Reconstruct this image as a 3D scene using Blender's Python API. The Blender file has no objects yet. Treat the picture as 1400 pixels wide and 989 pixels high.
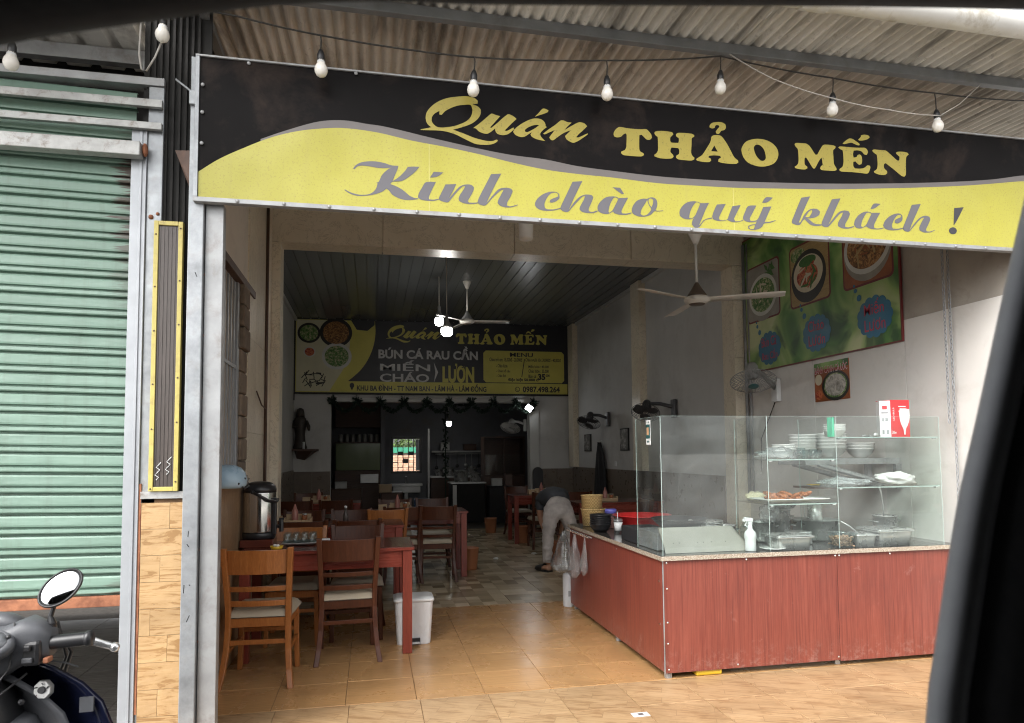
import bpy, bmesh, math, random
from mathutils import Vector, Matrix, noise
random.seed(11)
S = bpy.context.scene
COL = S.collection
PI = math.pi
R = math.radians

# ------------------------------------------------------------------ camera
cam = bpy.data.cameras.new('camera')
cam.sensor_width = 36.0
cam.lens = 932.66 / 1400 * 36.0
cam.shift_y = 0.0498
cam.clip_start = 0.05
cam.clip_end = 2000
cam.dof.use_dof = True
cam.dof.focus_distance = 5.2
cam.dof.aperture_fstop = 6.9
CAM = bpy.data.objects.new('camera', cam)
COL.objects.link(CAM)
yaw, pitch, roll = 0.202921, 0.0600424, -0.0084757
fwd = Vector((math.sin(yaw) * math.cos(pitch), math.cos(yaw) * math.cos(pitch), math.sin(pitch)))
rgt = Vector((math.cos(yaw), -math.sin(yaw), 0))
upv = rgt.cross(fwd)
r2 = math.cos(roll) * rgt + math.sin(roll) * upv
u2 = -math.sin(roll) * rgt + math.cos(roll) * upv
CAM.matrix_world = Matrix((
    (r2.x, u2.x, -fwd.x, 0), (r2.y, u2.y, -fwd.y, 0), (r2.z, u2.z, -fwd.z, 1.42), (0, 0, 0, 1)))
S.camera = CAM

# ------------------------------------------------------------------ sky, sun, exposure
W = bpy.data.worlds.new('World')
S.world = W
W.use_nodes = True
nt = W.node_tree
nt.nodes.clear()
sky = nt.nodes.new('ShaderNodeTexSky')
sky.sky_type = 'NISHITA'
sky.sun_disc = False
sky.sun_elevation = R(44)
sky.sun_rotation = R(228)
sky.air_density = 1.0
sky.dust_density = 4.0
hs = nt.nodes.new('ShaderNodeHueSaturation')
hs.inputs['Saturation'].default_value = 0.05
bg = nt.nodes.new('ShaderNodeBackground')
bg.inputs['Strength'].default_value = 0.15
wo = nt.nodes.new('ShaderNodeOutputWorld')
nt.links.new(sky.outputs[0], hs.inputs['Color'])
nt.links.new(hs.outputs[0], bg.inputs['Color'])
nt.links.new(bg.outputs[0], wo.inputs['Surface'])
sl = bpy.data.lights.new('sun', 'SUN')
sl.energy = 0.8
sl.angle = R(45)
sl.color = (1.0, 0.95, 0.88)
SUN = bpy.data.objects.new('sun', sl)
COL.objects.link(SUN)
# sun stands behind the camera, high, a little to the left: light travels towards +Y
el, az = R(44), R(228)
sd = Vector((math.sin(az) * math.cos(el), math.cos(az) * math.cos(el), math.sin(el)))
SUN.rotation_euler = (-sd).to_track_quat('-Z', 'Y').to_euler()
S.view_settings.view_transform = 'Standard'
S.view_settings.look = 'None'
S.view_settings.gamma = 1
S.view_settings.exposure = 1.68
S.view_settings.use_curve_mapping = False
try:
    S.cycles.use_denoising = True
    S.cycles.pixel_filter_type = 'BLACKMAN_HARRIS'
    S.cycles.filter_width = 1.1
    S.cycles.max_bounces = 10
    S.cycles.transparent_max_bounces = 24
    S.cycles.sample_clamp_indirect = 6
    S.cycles.caustics_reflective = False
    S.cycles.caustics_refractive = False
except Exception:
    pass

# ------------------------------------------------------------------ mesh builder
class MB:
    def __init__(s):
        s.v = []; s.f = []
    def add(s, vs, fs):
        n = len(s.v)
        s.v.extend([tuple(p) for p in vs])
        s.f.extend([tuple(i + n for i in f) for f in fs])
        return s
    def box(s, x0, x1, y0, y1, z0, z1):
        vs = [(x0, y0, z0), (x1, y0, z0), (x1, y1, z0), (x0, y1, z0), (x0, y0, z1), (x1, y0, z1), (x1, y1, z1), (x0, y1, z1)]
        return s.add(vs, [(0, 3, 2, 1), (4, 5, 6, 7), (0, 1, 5, 4), (1, 2, 6, 5), (2, 3, 7, 6), (3, 0, 4, 7)])
    def obox(s, c, sz, m):
        hx, hy, hz = sz[0] / 2, sz[1] / 2, sz[2] / 2
        c = Vector(c)
        vs = [c + m @ Vector(p) for p in [(-hx, -hy, -hz), (hx, -hy, -hz), (hx, hy, -hz), (-hx, hy, -hz), (-hx, -hy, hz), (hx, -hy, hz), (hx, hy, hz), (-hx, hy, hz)]]
        return s.add(vs, [(0, 3, 2, 1), (4, 5, 6, 7), (0, 1, 5, 4), (1, 2, 6, 5), (2, 3, 7, 6), (3, 0, 4, 7)])
    def tube(s, pts, r, seg=8, cap=True, flat=1.0):
        pts = [Vector(p) for p in pts]
        n = len(pts)
        rs = r if isinstance(r, (list, tuple)) else [r] * n
        base = len(s.v)
        ref = None
        for i, p in enumerate(pts):
            t = (pts[min(i + 1, n - 1)] - pts[max(i - 1, 0)])
            t = t.normalized() if t.length > 1e-9 else Vector((0, 0, 1))
            if ref is None:
                ref = Vector((0, 0, 1)) if abs(t.z) < .9 else Vector((1, 0, 0))
            a = (ref - t * ref.dot(t))
            a = a.normalized() if a.length > 1e-6 else t.orthogonal().normalized()
            ref = a
            b = t.cross(a)
            for k in range(seg):
                an = 2 * PI * k / seg
                s.v.append(tuple(p + a * (math.cos(an) * rs[i]) + b * (math.sin(an) * rs[i] * flat)))
        for i in range(n - 1):
            for k in range(seg):
                k2 = (k + 1) % seg
                s.f.append((base + i * seg + k, base + i * seg + k2, base + (i + 1) * seg + k2, base + (i + 1) * seg + k))
        if cap:
            s.f.append(tuple(base + k for k in reversed(range(seg))))
            s.f.append(tuple(base + (n - 1) * seg + k for k in range(seg)))
        return s
    def lathe(s, prof, c=(0, 0, 0), seg=20, m=None, sx=1.0, sy=1.0):
        c = Vector(c)
        base = len(s.v)
        for r, z in prof:
            for k in range(seg):
                an = 2 * PI * k / seg
                p = Vector((math.cos(an) * r * sx, math.sin(an) * r * sy, z))
                s.v.append(tuple(c + (m @ p if m else p)))
        for i in range(len(prof) - 1):
            for k in range(seg):
                k2 = (k + 1) % seg
                s.f.append((base + i * seg + k, base + i * seg + k2, base + (i + 1) * seg + k2, base + (i + 1) * seg + k))
        if prof[0][0] > 1e-6:
            s.f.append(tuple(base + k for k in reversed(range(seg))))
        if prof[-1][0] > 1e-6:
            s.f.append(tuple(base + (len(prof) - 1) * seg + k for k in range(seg)))
        return s
    def prism(s, poly, f0, f1):
        """poly: 2D list; f0/f1 map (a,b) to a 3D point on the two end faces"""
        n = len(poly)
        return s.add([f0(*p) for p in poly] + [f1(*p) for p in poly],
                     [tuple(reversed(range(n))), tuple(range(n, 2 * n))] + [(i, (i + 1) % n, n + (i + 1) % n, n + i) for i in range(n)])
    def grid(s, fn, nu, nv, closed=False):
        base = len(s.v)
        for j in range(nv + 1):
            for i in range(nu + 1):
                s.v.append(tuple(fn(i / nu, j / nv)))
        for j in range(nv):
            for i in range(nu):
                a = base + j * (nu + 1) + i
                s.f.append((a, a + 1, a + nu + 2, a + nu + 1))
        return s
    def sphere(s, c, r, seg=14, rings=8, sc=(1, 1, 1), m=None):
        pr = [(max(1e-7, math.sin(PI * i / rings)) * r, -math.cos(PI * i / rings) * r) for i in range(rings + 1)]
        c = Vector(c)
        base = len(s.v)
        for rr, z in pr:
            for k in range(seg):
                an = 2 * PI * k / seg
                p = Vector((math.cos(an) * rr * sc[0], math.sin(an) * rr * sc[1], z * sc[2]))
                s.v.append(tuple(c + (m @ p if m else p)))
        for i in range(rings):
            for k in range(seg):
                k2 = (k + 1) % seg
                s.f.append((base + i * seg + k, base + i * seg + k2, base + (i + 1) * seg + k2, base + (i + 1) * seg + k))
        return s

def shift_of(o):
    v = Vector((0, 0, 0))
    while o is not None:
        v += o.location
        o = o.parent
    return v

def build(mb, name, m, parent=None, smooth=False, bevel=0, label=None, kind=None, solid=0, weld=False):
    me = bpy.data.meshes.new(name)
    sh = shift_of(parent)
    me.from_pydata([(p[0] - sh.x, p[1] - sh.y, p[2] - sh.z) for p in mb.v], [], mb.f)
    me.validate()
    if bevel or weld:
        b = bmesh.new(); b.from_mesh(me)
        if weld:
            bmesh.ops.remove_doubles(b, verts=b.verts, dist=1e-5)
        if bevel:
            es = [e for e in b.edges if len(e.link_faces) == 2 and e.calc_face_angle(0) > R(30)]
            try:
                bmesh.ops.bevel(b, geom=es, offset=bevel, segments=2, profile=.5, affect='EDGES', clamp_overlap=True)
            except Exception:
                pass
        b.to_mesh(me); b.free()
    if smooth:
        for p in me.polygons:
            p.use_smooth = True
    me.materials.append(m)
    o = bpy.data.objects.new(name, me)
    COL.objects.link(o)
    if parent is not None:
        o.parent = parent
    if label: o['label'] = label
    if kind: o['kind'] = kind
    if solid:
        md = o.modifiers.new('thick', 'SOLIDIFY'); md.thickness = solid; md.offset = 0
    if smooth and bevel:
        pass
    return o

def thing(name, label, cat, loc=(0, 0, 0), group=None):
    o = bpy.data.objects.new(name, None)
    o.empty_display_size = .1
    COL.objects.link(o)
    o.location = loc
    o['label'] = label; o['category'] = cat
    if group: o['group'] = group
    return o

def tag(o, label, cat, group=None):
    o['label'] = label; o['category'] = cat
    if group: o['group'] = group
    return o

def struct(o):
    o['kind'] = 'structure'
    return o

def dup(root, loc, rz=0, label=None, mats=None):
    r = root.copy(); COL.objects.link(r)
    r.location = loc; r.rotation_euler = (0, 0, rz)
    if label: r['label'] = label
    def rec(src, dst):
        for ch in list(src.children):
            c = ch.copy(); COL.objects.link(c); c.parent = dst
            if mats and c.data:
                mm = mats.get(c.data.materials[0].name)
                if mm:
                    c.data = swap(c.data, mm)
            rec(ch, c)
    rec(root, r)
    return r
_sw = {}
def swap(me, m):
    k = (me.name, m.name)
    if k not in _sw:
        n = me.copy(); n.materials.clear(); n.materials.append(m); _sw[k] = n
    return _sw[k]

def clone(o, loc, parent, rot=None):
    c = o.copy(); COL.objects.link(c); c.parent = parent; c.location = loc
    if rot: c.rotation_euler = rot
    return c

# ------------------------------------------------------------------ materials
MATS = {}
class NT:
    def __init__(s, name):
        s.m = bpy.data.materials.new(name); s.m.use_nodes = True
        s.t = s.m.node_tree
        s.b = s.t.nodes['Principled BSDF']
        s.c = None
    def n(s, typ, **kw):
        nd = s.t.nodes.new(typ)
        for k, v in kw.items():
            setattr(nd, k, v)
        return nd
    def l(s, a, b): s.t.links.new(a, b)
    def co(s, scale=(1, 1, 1), rot=(0, 0, 0), loc=(0, 0, 0)):
        if s.c is None: s.c = s.n('ShaderNodeTexCoord')
        mp = s.n('ShaderNodeMapping')
        mp.inputs['Scale'].default_value = scale; mp.inputs['Rotation'].default_value = rot; mp.inputs['Location'].default_value = loc
        s.l(s.c.outputs['Object'], mp.inputs['Vector'])
        return mp.outputs[0]
    def noise(s, vec, scale, detail=4, rough=.55, dist=0):
        nd = s.n('ShaderNodeTexNoise')
        nd.inputs['Scale'].default_value = scale; nd.inputs['Detail'].default_value = detail
        nd.inputs['Roughness'].default_value = rough; nd.inputs['Distortion'].default_value = dist
        s.l(vec, nd.inputs['Vector'])
        return nd.outputs[0]
    def ramp(s, fac, stops, interp='LINEAR'):
        nd = s.n('ShaderNodeValToRGB'); cr = nd.color_ramp; cr.interpolation = interp
        while len(cr.elements) < len(stops): cr.elements.new(.5)
        for e, (p, c) in zip(cr.elements, stops):
            e.position = p
            e.color = (c, c, c, 1) if not hasattr(c, '__len__') else (*c, 1)
        s.l(fac, nd.inputs[0])
        return nd.outputs[0]
    def mix(s, fac, a, b, mode='MIX'):
        nd = s.n('ShaderNodeMix', data_type='RGBA', blend_type=mode)
        for sock, val in ((nd.inputs[0], fac), (nd.inputs[6], a), (nd.inputs[7], b)):
            if hasattr(val, 'is_output'): s.l(val, sock)
            elif hasattr(val, '__len__'): sock.default_value = (*val, 1)
            else: sock.default_value = val
        return nd.outputs[2]
    def math(s, op, a, b=0.0, c=0.0):
        nd = s.n('ShaderNodeMath', operation=op)
        for i, val in enumerate((a, b, c)):
            if hasattr(val, 'is_output'): s.l(val, nd.inputs[i])
            else: nd.inputs[i].default_value = val
        return nd.outputs[0]
    def bump(s, h, strength=.2, dist=.01):
        nd = s.n('ShaderNodeBump'); nd.inputs['Strength'].default_value = strength; nd.inputs['Distance'].default_value = dist
        s.l(h, nd.inputs['Height']); s.l(nd.outputs[0], s.b.inputs['Normal'])
    def jit(s, col, amt):
        oi = s.n('ShaderNodeObjectInfo')
        v = s.n('ShaderNodeHueSaturation')
        f = s.math('MULTIPLY_ADD', oi.outputs['Random'], 2 * amt, 1 - amt)
        s.l(f, v.inputs['Value']); s.l(col, v.inputs['Color'])
        return v.outputs[0]
    def done(s, col, rough=.5, metal=0, spec=.5):
        for sock, val in ((s.b.inputs['Base Color'], col), (s.b.inputs['Roughness'], rough), (s.b.inputs['Metallic'], metal)):
            if hasattr(val, 'is_output'): s.l(val, sock)
            elif hasattr(val, '__len__'): sock.default_value = (*val, 1)
            else: sock.default_value = val
        s.b.inputs['Specular IOR Level'].default_value = spec
        return s.m

def sc3(c, k): return tuple(min(1, x * k) for x in c)

def mat(name, col, rough=.5, metal=0, var=.14, scale=5, bump=0, bscale=60, spec=.5, col2=None, jit=0, rvar=.1, dirt=None, dscale=3, damt=.6):
    n = NT(name)
    v = n.co()
    f = n.noise(v, scale, 5, .6)
    c = n.mix(n.ramp(f, [(.3, 0), (.7, 1)]), col2 or sc3(col, 1 - var), sc3(col, 1 + var * .5))
    if dirt:
        d = n.noise(v, dscale, 8, .7, .4)
        c = n.mix(n.math('MULTIPLY', n.ramp(d, [(.52, 0), (.7, 1)]), damt), c, dirt)
    if jit: c = n.jit(c, jit)
    g = n.noise(v, scale * 2.3, 3)
    rr = n.math('MULTIPLY_ADD', g, rvar * 2, rough - rvar)
    if bump:
        n.bump(n.noise(v, bscale, 4), bump, .01)
    return n.done(c, rr, metal, spec)

def wood(name, c1, c2, axis='x', rough=.4, scale=1.0, jit=.08, grain=14, spec=.5):
    n = NT(name)
    st = {'x': (.6, 8, 8), 'y': (8, .6, 8), 'z': (8, 8, .6)}[axis]
    v = n.co(tuple(a * scale for a in st))
    f = n.noise(v, grain * .35, 6, .65, 1.2)
    g = n.noise(v, grain * 2.2, 3, .6, .3)
    c = n.mix(n.ramp(f, [(.32, 0), (.68, 1)]), c1, c2)
    c = n.mix(n.math('MULTIPLY', n.ramp(g, [(.4, 1), (.6, 0)]), .35), c, sc3(c1, .55))
    if jit: c = n.jit(c, jit)
    n.bump(g, .06, .004)
    return n.done(c, n.math('MULTIPLY_ADD', f, .15, rough - .07), 0, spec)

def emit(name, col, st):
    n = NT(name)
    n.b.inputs['Base Color'].default_value = (.9, .9, .9, 1)
    n.b.inputs['Emission Color'].default_value = (*col, 1)
    n.b.inputs['Emission Strength'].default_value = st
    return n.m

def glass(name, tint=(.965, .985, .975), ior=1.5, rough=0.0, haze=0.0):
    n = NT(name); t = n.t
    t.nodes.remove(n.b)
    tr = n.n('ShaderNodeBsdfTransparent'); tr.inputs[0].default_value = (*tint, 1)
    gl = n.n('ShaderNodeBsdfGlossy'); gl.inputs['Roughness'].default_value = rough
    lw_ = n.n('ShaderNodeLayerWeight'); lw_.inputs[0].default_value = .5
    k0 = ((ior - 1) / (ior + 1)) ** 2
    fr = n.math('MULTIPLY_ADD', n.math('POWER', lw_.outputs['Facing'], 5.0), .9 - k0, k0)
    mx = n.n('ShaderNodeMixShader')
    n.l(fr, mx.inputs[0]); n.l(tr.outputs[0], mx.inputs[1]); n.l(gl.outputs[0], mx.inputs[2])
    out = t.nodes['Material Output']
    last = mx.outputs[0]
    if haze:
        df = n.n('ShaderNodeBsdfDiffuse'); df.inputs[0].default_value = (.8, .85, .85, 1)
        m2 = n.n('ShaderNodeMixShader')
        nz = n.noise(n.co(), 3.0, 6, .6, .5)
        f = n.math('MULTIPLY', n.ramp(nz, [(.42, .12), (.70, 1)]), haze)
        n.l(f, m2.inputs[0]); n.l(last, m2.inputs[1]); n.l(df.outputs[0], m2.inputs[2])
        last = m2.outputs[0]
    n.l(last, out.inputs['Surface'])
    return n.m

M = {}
M['galv'] = mat('galvanised_steel', (.31, .325, .34), .42, .5, .35, 7, .08, 40, dirt=(.20, .18, .16), dscale=7, damt=.45)
M['galv_dull'] = mat('dull_galvanised', (.33, .335, .34), .5, .4, .22, 7, .05, 40, dirt=(.15, .11, .08), dscale=6, damt=.5)
M['galv_rust'] = mat('speckled_galvanised', (.40, .40, .39), .5, .4, .2, 12, .08, 60, dirt=(.16, .12, .09), dscale=16, damt=.75)
M['jamb'] = mat('jamb_aluminium', (.34, .355, .375), .42, .35, .12, 5, .03)
M['rust'] = mat('rusty_steel', (.30, .12, .06), .8, 0, .35, 18, .25, 50, col2=(.17, .06, .03))
M['purlin'] = mat('purlin_steel', (.22, .23, .24), .55, .4, .2, 6, dirt=(.1, .08, .06), damt=.5)
M['white_pl'] = mat('white_plastic', (.66, .67, .67), .35, 0, .06, 6)
M['offwhite'] = mat('aged_white_plastic', (.66, .63, .58), .4, 0, .1, 6)
M['black_pl'] = mat('black_plastic', (.018, .018, .02), .35, 0, .2, 6)
M['black_mt'] = mat('black_matte', (.015, .015, .017), .75, 0, .2, 6)
M['dark_void'] = mat('void_shade_black', (.014, .013, .012), .85, 0, .3, 5)  # near-black: shade of gaps and voids put in the colour; also cooker body
M['brown_met'] = mat('brown_iron', (.10, .06, .045), .55, .2, .3, 10, dirt=(.18, .08, .04), damt=.5)
M['steel'] = mat('stainless_steel', (.50, .50, .485), .28, .6, .06, 5, .02, 30)
M['steel_dull'] = mat('brushed_steel', (.5, .5, .49), .4, .65, .1, 9, .03, 50)
M['chrome'] = mat('chrome', (.8, .8, .8), .08, 1.0, .03, 4)
M['red_pl'] = mat('red_plastic', (.55, .03, .03), .35, 0, .08, 5)
M['plaster'] = mat('white_plaster', (.66, .60, .52), .75, 0, .09, 2.2, .06, 90, dirt=(.40, .37, .33), dscale=1.6, damt=.5)
M['plaster_in'] = mat('dining_plaster', (.52, .515, .50), .7, 0, .1, 1.6, .04, 90, dirt=(.28, .26, .24), dscale=1.2, damt=.4)
M['cement'] = mat('grey_cement', (.38, .345, .30), .85, 0, .2, 2.5, .15, 60, dirt=(.14, .115, .09), dscale=1.7, damt=.8)
M['panelwall'] = mat('pale_wall_sheet', (.665, .64, .605), .5, 0, .08, 1.8, .02, 70, dirt=(.50, .47, .43), dscale=2.6, damt=.55)
M['wains'] = mat('brown_wainscot_tile', (.15, .118, .09), .3, 0, .2, 5, jit=.06)
M['ceil'] = mat('dark_ceiling_panel', (.125, .134, .14), .27, 0, .04, 1.5, jit=.10, rvar=.01)
M['granite'] = None
M['cloth_w'] = mat('white_cloth', (.72, .72, .70), .85, 0, .12, 20, .2, 90)
M['cushion'] = mat('beige_vinyl', (.42, .36, .27), .42, 0, .1, 9, .03)
M['skin'] = mat('skin', (.42, .23, .15), .55, 0, .1, 9)
M['trouser'] = mat('grey_trousers', (.46, .42, .40), .85, 0, .3, 9, .6, 22)
M['shirt'] = mat('dark_shirt', (.05, .055, .065), .8, 0, .2, 12, .1)
M['ceram'] = mat('white_ceramic', (.78, .78, .76), .15, 0, .04, 4)
M['mdf'] = mat('tan_card', (.46, .33, .20), .6, 0, .12, 7)
M['cord'] = mat('black_cord', (.02, .018, .016), .6)
M['cord_w'] = mat('pale_cord', (.42, .40, .37), .6)
M['yellow_tr'] = mat('yellow_trim', (.48, .40, .11), .45, 0, .12, 14, dirt=(.25, .17, .07), dscale=12, damt=.5)
M['yellow_pl'] = mat('yellow_plastic', (.65, .42, .03), .4)
M['orange_pl'] = mat('terracotta_plastic', (.38, .15, .07), .5, 0, .1, 5)
M['blue_pl'] = mat('pale_blue_plastic', (.30, .42, .52), .28, 0, .06, 4)
M['bluelid'] = mat('violet_lid', (.15, .15, .55), .4)
M['teal'] = mat('dark_teal', (.02, .09, .09), .4)
M['asphalt'] = mat('asphalt', (.12, .118, .112), .9, 0, .25, 3, .4, 120)
M['conc'] = mat('concrete', (.40, .385, .36), .85, 0, .2, 4, .2, 80)
M['glass'] = glass('show_glass')
M['glass_h'] = glass('hazy_glass', (.95, .98, .97), haze=.045)
M['glass_edge'] = mat('glass_edge', (.36, .45, .42), .12, 0, .1, 6)
M['glass_green'] = mat('green_glass_edge', (.12, .52, .33), .1, 0, .1, 6)
M['clear_pl'] = glass('clear_plastic', (.93, .94, .95), 1.45, .12, .22)
M['bagm'] = glass('carrier_film', (.92, .92, .93), 1.5, .14, .36)
M['tumbler'] = glass('drinking_glass', (.86, .90, .90), 1.6, .02, .05)
M['chairo'] = wood('orange_chair_wood', (.30, .10, .024), (.39, .15, .043), 'z', .32)
M['chaird'] = wood('dark_chair_wood', (.060, .017, .007), (.098, .030, .012), 'z', .38, spec=.32, grain=10)
M['tablew'] = wood('red_table_wood', (.19, .033, .022), (.27, .053, .032), 'x', .27)
M['tableleg'] = wood('red_table_leg_wood', (.19, .034, .022), (.25, .05, .031), 'z', .3)
M['tabletop'] = wood('dark_table_top', (.10, .024, .016), (.16, .042, .026), 'x', .2, grain=10)
M['bamboo'] = None
M['food_br'] = mat('fried_food', (.36, .13, .045), .6, 0, .5, 40, .6, 60, col2=(.16, .05, .02))
M['shoe'] = mat('black_shoe', (.02, .02, .02), .5)
M['fan_grey'] = mat('grey_fan_plastic', (.26, .26, .255), .4, 0, .08, 5)
M['fan_cap'] = mat('fan_motor_brown', (.115, .085, .065), .4, 0, .1, 5)
M['statue'] = mat('bronze_statue', (.035, .028, .022), .5, .2, .3, 9)
M['dkwood'] = wood('shelf_wood', (.06, .03, .02), (.10, .05, .03), 'x', .5)
M['grey_pl'] = mat('pale_grey_plastic', (.56, .58, .60), .42, 0, .07, 5)
M['leaf'] = mat('leaf_green', (.12, .20, .05), .5, 0, .4, 3, jit=.25)
M['brickout'] = mat('outside_brick', (.74, .44, .30), .85, 0, .2, 7, .2, 80, jit=.2)
M['garl'] = mat('garland_green', (.012, .03, .018), .7, 0, .3, 30)

def _granite():
    n = NT('speckled_granite'); v = n.co()
    a = n.noise(v, 190, 3, .7); b = n.noise(v, 90, 2, .6)
    c = n.ramp(a, [(.30, (.05, .045, .04)), (.44, (.30, .25, .19)), (.56, (.46, .40, .32)), (.72, (.62, .58, .52))])
    c = n.mix(n.ramp(b, [(.5, 0), (.62, .5)]), c, (.20, .13, .09))
    return n.done(c, .22)
M['granite'] = _granite()
def _granite_top():
    n = NT('dark_polished_granite'); v = n.co()
    a = n.noise(v, 160, 3, .7)
    c = n.ramp(a, [(.35, (.02, .019, .018)), (.6, (.07, .065, .06)), (.75, (.2, .19, .18))])
    return n.done(c, .12)
M['granite_top'] = _granite_top()
def _bamboo():
    n = NT('woven_bamboo'); v = n.co((1, 1, 1))
    w = n.n('ShaderNodeTexChecker'); w.inputs['Scale'].default_value = 70
    n.l(v, w.inputs['Vector'])
    c = n.mix(w.outputs[1], (.58, .42, .19), (.40, .26, .10))
    n.bump(w.outputs[1], .5, .004)
    return n.done(c, .6)
M['bamboo'] = _bamboo()
def _laminate():
    n = NT('red_wood_laminate'); v = n.co((9, 9, .55))
    f = n.noise(v, 3.0, 6, .65, 1.6)
    lines = n.noise(n.co((60, 60, .8)), 1.6, 4, .7, .8)
    c = n.mix(n.ramp(f, [(.3, 0), (.7, 1)]), (.180, .041, .028), (.240, .064, .043))
    c = n.mix(n.math('MULTIPLY', n.ramp(lines, [(.40, 1), (.54, 0)]), .5), c, (.095, .018, .014))
    sp = n.noise(n.co(), 7, 8, .75, .3)
    c = n.mix(n.math('MULTIPLY', n.ramp(sp, [(.62, 0), (.72, 1)]), .25), c, (.5, .33, .28))
    st = n.noise(n.co((1, 1, .35)), 3.0, 7, .7, .8)
    c = n.mix(n.math('MULTIPLY', n.ramp(st, [(.52, 0), (.70, 1)]), .4), c, (.10, .03, .025))
    # scuffed dusty foot of the panels
    sx = n.n('ShaderNodeSeparateXYZ'); n.l(n.c.outputs['Object'], sx.inputs[0])
    low = n.ramp(sx.outputs[2], [(.03, 1), (.20, 0)])
    sc = n.ramp(n.noise(n.co((1, 1, 1)), 26, 6, .75), [(.5, 0), (.62, 1)])
    c = n.mix(n.math('MULTIPLY', n.math('MULTIPLY', low, sc), .3), c, (.36, .26, .22))
    return n.done(c, n.math('MULTIPLY_ADD', f, .2, .25))
M['lam'] = _laminate()
def plank(name, cA, cB, cC, rowh=.10, roww=.45, rough=.3, rot=0, spec=.5, jit=.06, wk=.75, mort=.003, bk=.4, rshift=.0, gs=1.6, gd=1.8, gk=0):
    """glazed tile printed with short staggered wood planks"""
    n = NT(name)
    v = n.co((1, 1, 1), (0, 0, rot))
    geo = n.n('ShaderNodeNewGeometry')
    oi_ = n.n('ShaderNodeObjectInfo')
    sh_ = n.n('ShaderNodeVectorMath', operation='MULTIPLY_ADD')
    n.l(oi_.outputs['Random'], sh_.inputs[0]); sh_.inputs[1].default_value = (rshift, rshift * .37, 0); n.l(v, sh_.inputs[2])
    v = sh_.outputs[0]
    br = n.n('ShaderNodeTexBrick'); br.inputs['Scale'].default_value = 1.0
    br.offset = .43; br.inputs['Brick Width'].default_value = roww; br.inputs['Row Height'].default_value = rowh
    br.inputs['Mortar Size'].default_value = mort
    br.inputs['Color1'].default_value = (.1, .1, .1, 1); br.inputs['Color2'].default_value = (.9, .9, .9, 1)
    br.inputs['Mortar'].default_value = (.5, .5, .5, 1)
    n.l(v, br.inputs['Vector'])
    off = n.n('ShaderNodeVectorMath', operation='MULTIPLY_ADD')
    n.l(br.outputs[0], off.inputs[0]); off.inputs[1].default_value = (7, 5, 3)
    n.l(v, off.inputs[2])
    mp = n.n('ShaderNodeMapping'); mp.inputs['Scale'].default_value = (2.2, 13, 13)
    n.l(off.outputs[0], mp.inputs['Vector'])
    f = n.noise(mp.outputs[0], gs, 6, .65, gd)
    wv = n.n('ShaderNodeTexWave'); wv.inputs['Scale'].default_value = 1.5; wv.inputs['Distortion'].default_value = 7
    wv.inputs['Detail'].default_value = 3; wv.inputs['Detail Scale'].default_value = 1.2; wv.bands_direction = 'Y'
    mp2 = n.n('ShaderNodeMapping'); mp2.inputs['Scale'].default_value = (1.2, 7, 7)
    n.l(off.outputs[0], mp2.inputs['Vector']); n.l(mp2.outputs[0], wv.inputs['Vector'])
    c = n.mix(n.ramp(f, [(.36, 0), (.64, 1)]), cA, cB)
    c = n.mix(n.math('MULTIPLY', n.ramp(f, [(.40, 1), (.47, 0)]), gk), c, cC)
    c = n.mix(n.math('MULTIPLY', n.ramp(wv.outputs[1], [(.12, 1), (.5, 0)]), wk), c, cC)
    c = n.mix(n.math('MULTIPLY', br.outputs[0], bk), c, sc3(cC, .95))
    c = n.mix(n.math('MULTIPLY', br.outputs[1], bk * 1.5), c, sc3(cC, .6))
    d = n.noise(geo.outputs['Position'], 1.7, 8, .72, .6)
    c = n.mix(n.math('MULTIPLY', n.ramp(d, [(.48, 0), (.72, 1)]), .5), c, sc3(cC, .55))
    sp_ = n.noise(geo.outputs['Position'], 34, 4, .7)
    c = n.mix(n.math('MULTIPLY', n.ramp(sp_, [(.66, 0), (.72, 1)]), .35), c, (.09, .065, .045))
    if jit: c = n.jit(c, jit)
    return n.done(c, n.math('MULTIPLY_ADD', d, .25, rough - .1), 0, spec)
M['plank_light'] = plank('light_plank_tile', (.41, .265, .135), (.47, .32, .18), (.25, .14, .065), .085, .36, .34, bk=.30, rshift=5, rot=R(24), wk=.12, mort=.002, gs=2.2, gd=1.0, gk=.75)
M['plank_wall'] = plank('pillar_plank_tile', (.44, .28, .13), (.50, .335, .175), (.27, .145, .055), .60, 3.0, .35, bk=.10, wk=.15, rshift=9, gs=1.7, gd=2.2, gk=.8)
M['tile_orange'] = plank('orange_floor_tile', (.42, .235, .098), (.485, .285, .128), (.29, .15, .058), .135, 2.0, .25, wk=.3, bk=.2, rshift=3)
M['tile_brown'] = plank('brown_wall_tile', (.34, .22, .125), (.40, .265, .155), (.22, .13, .07), .14, .6, .4)
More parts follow.
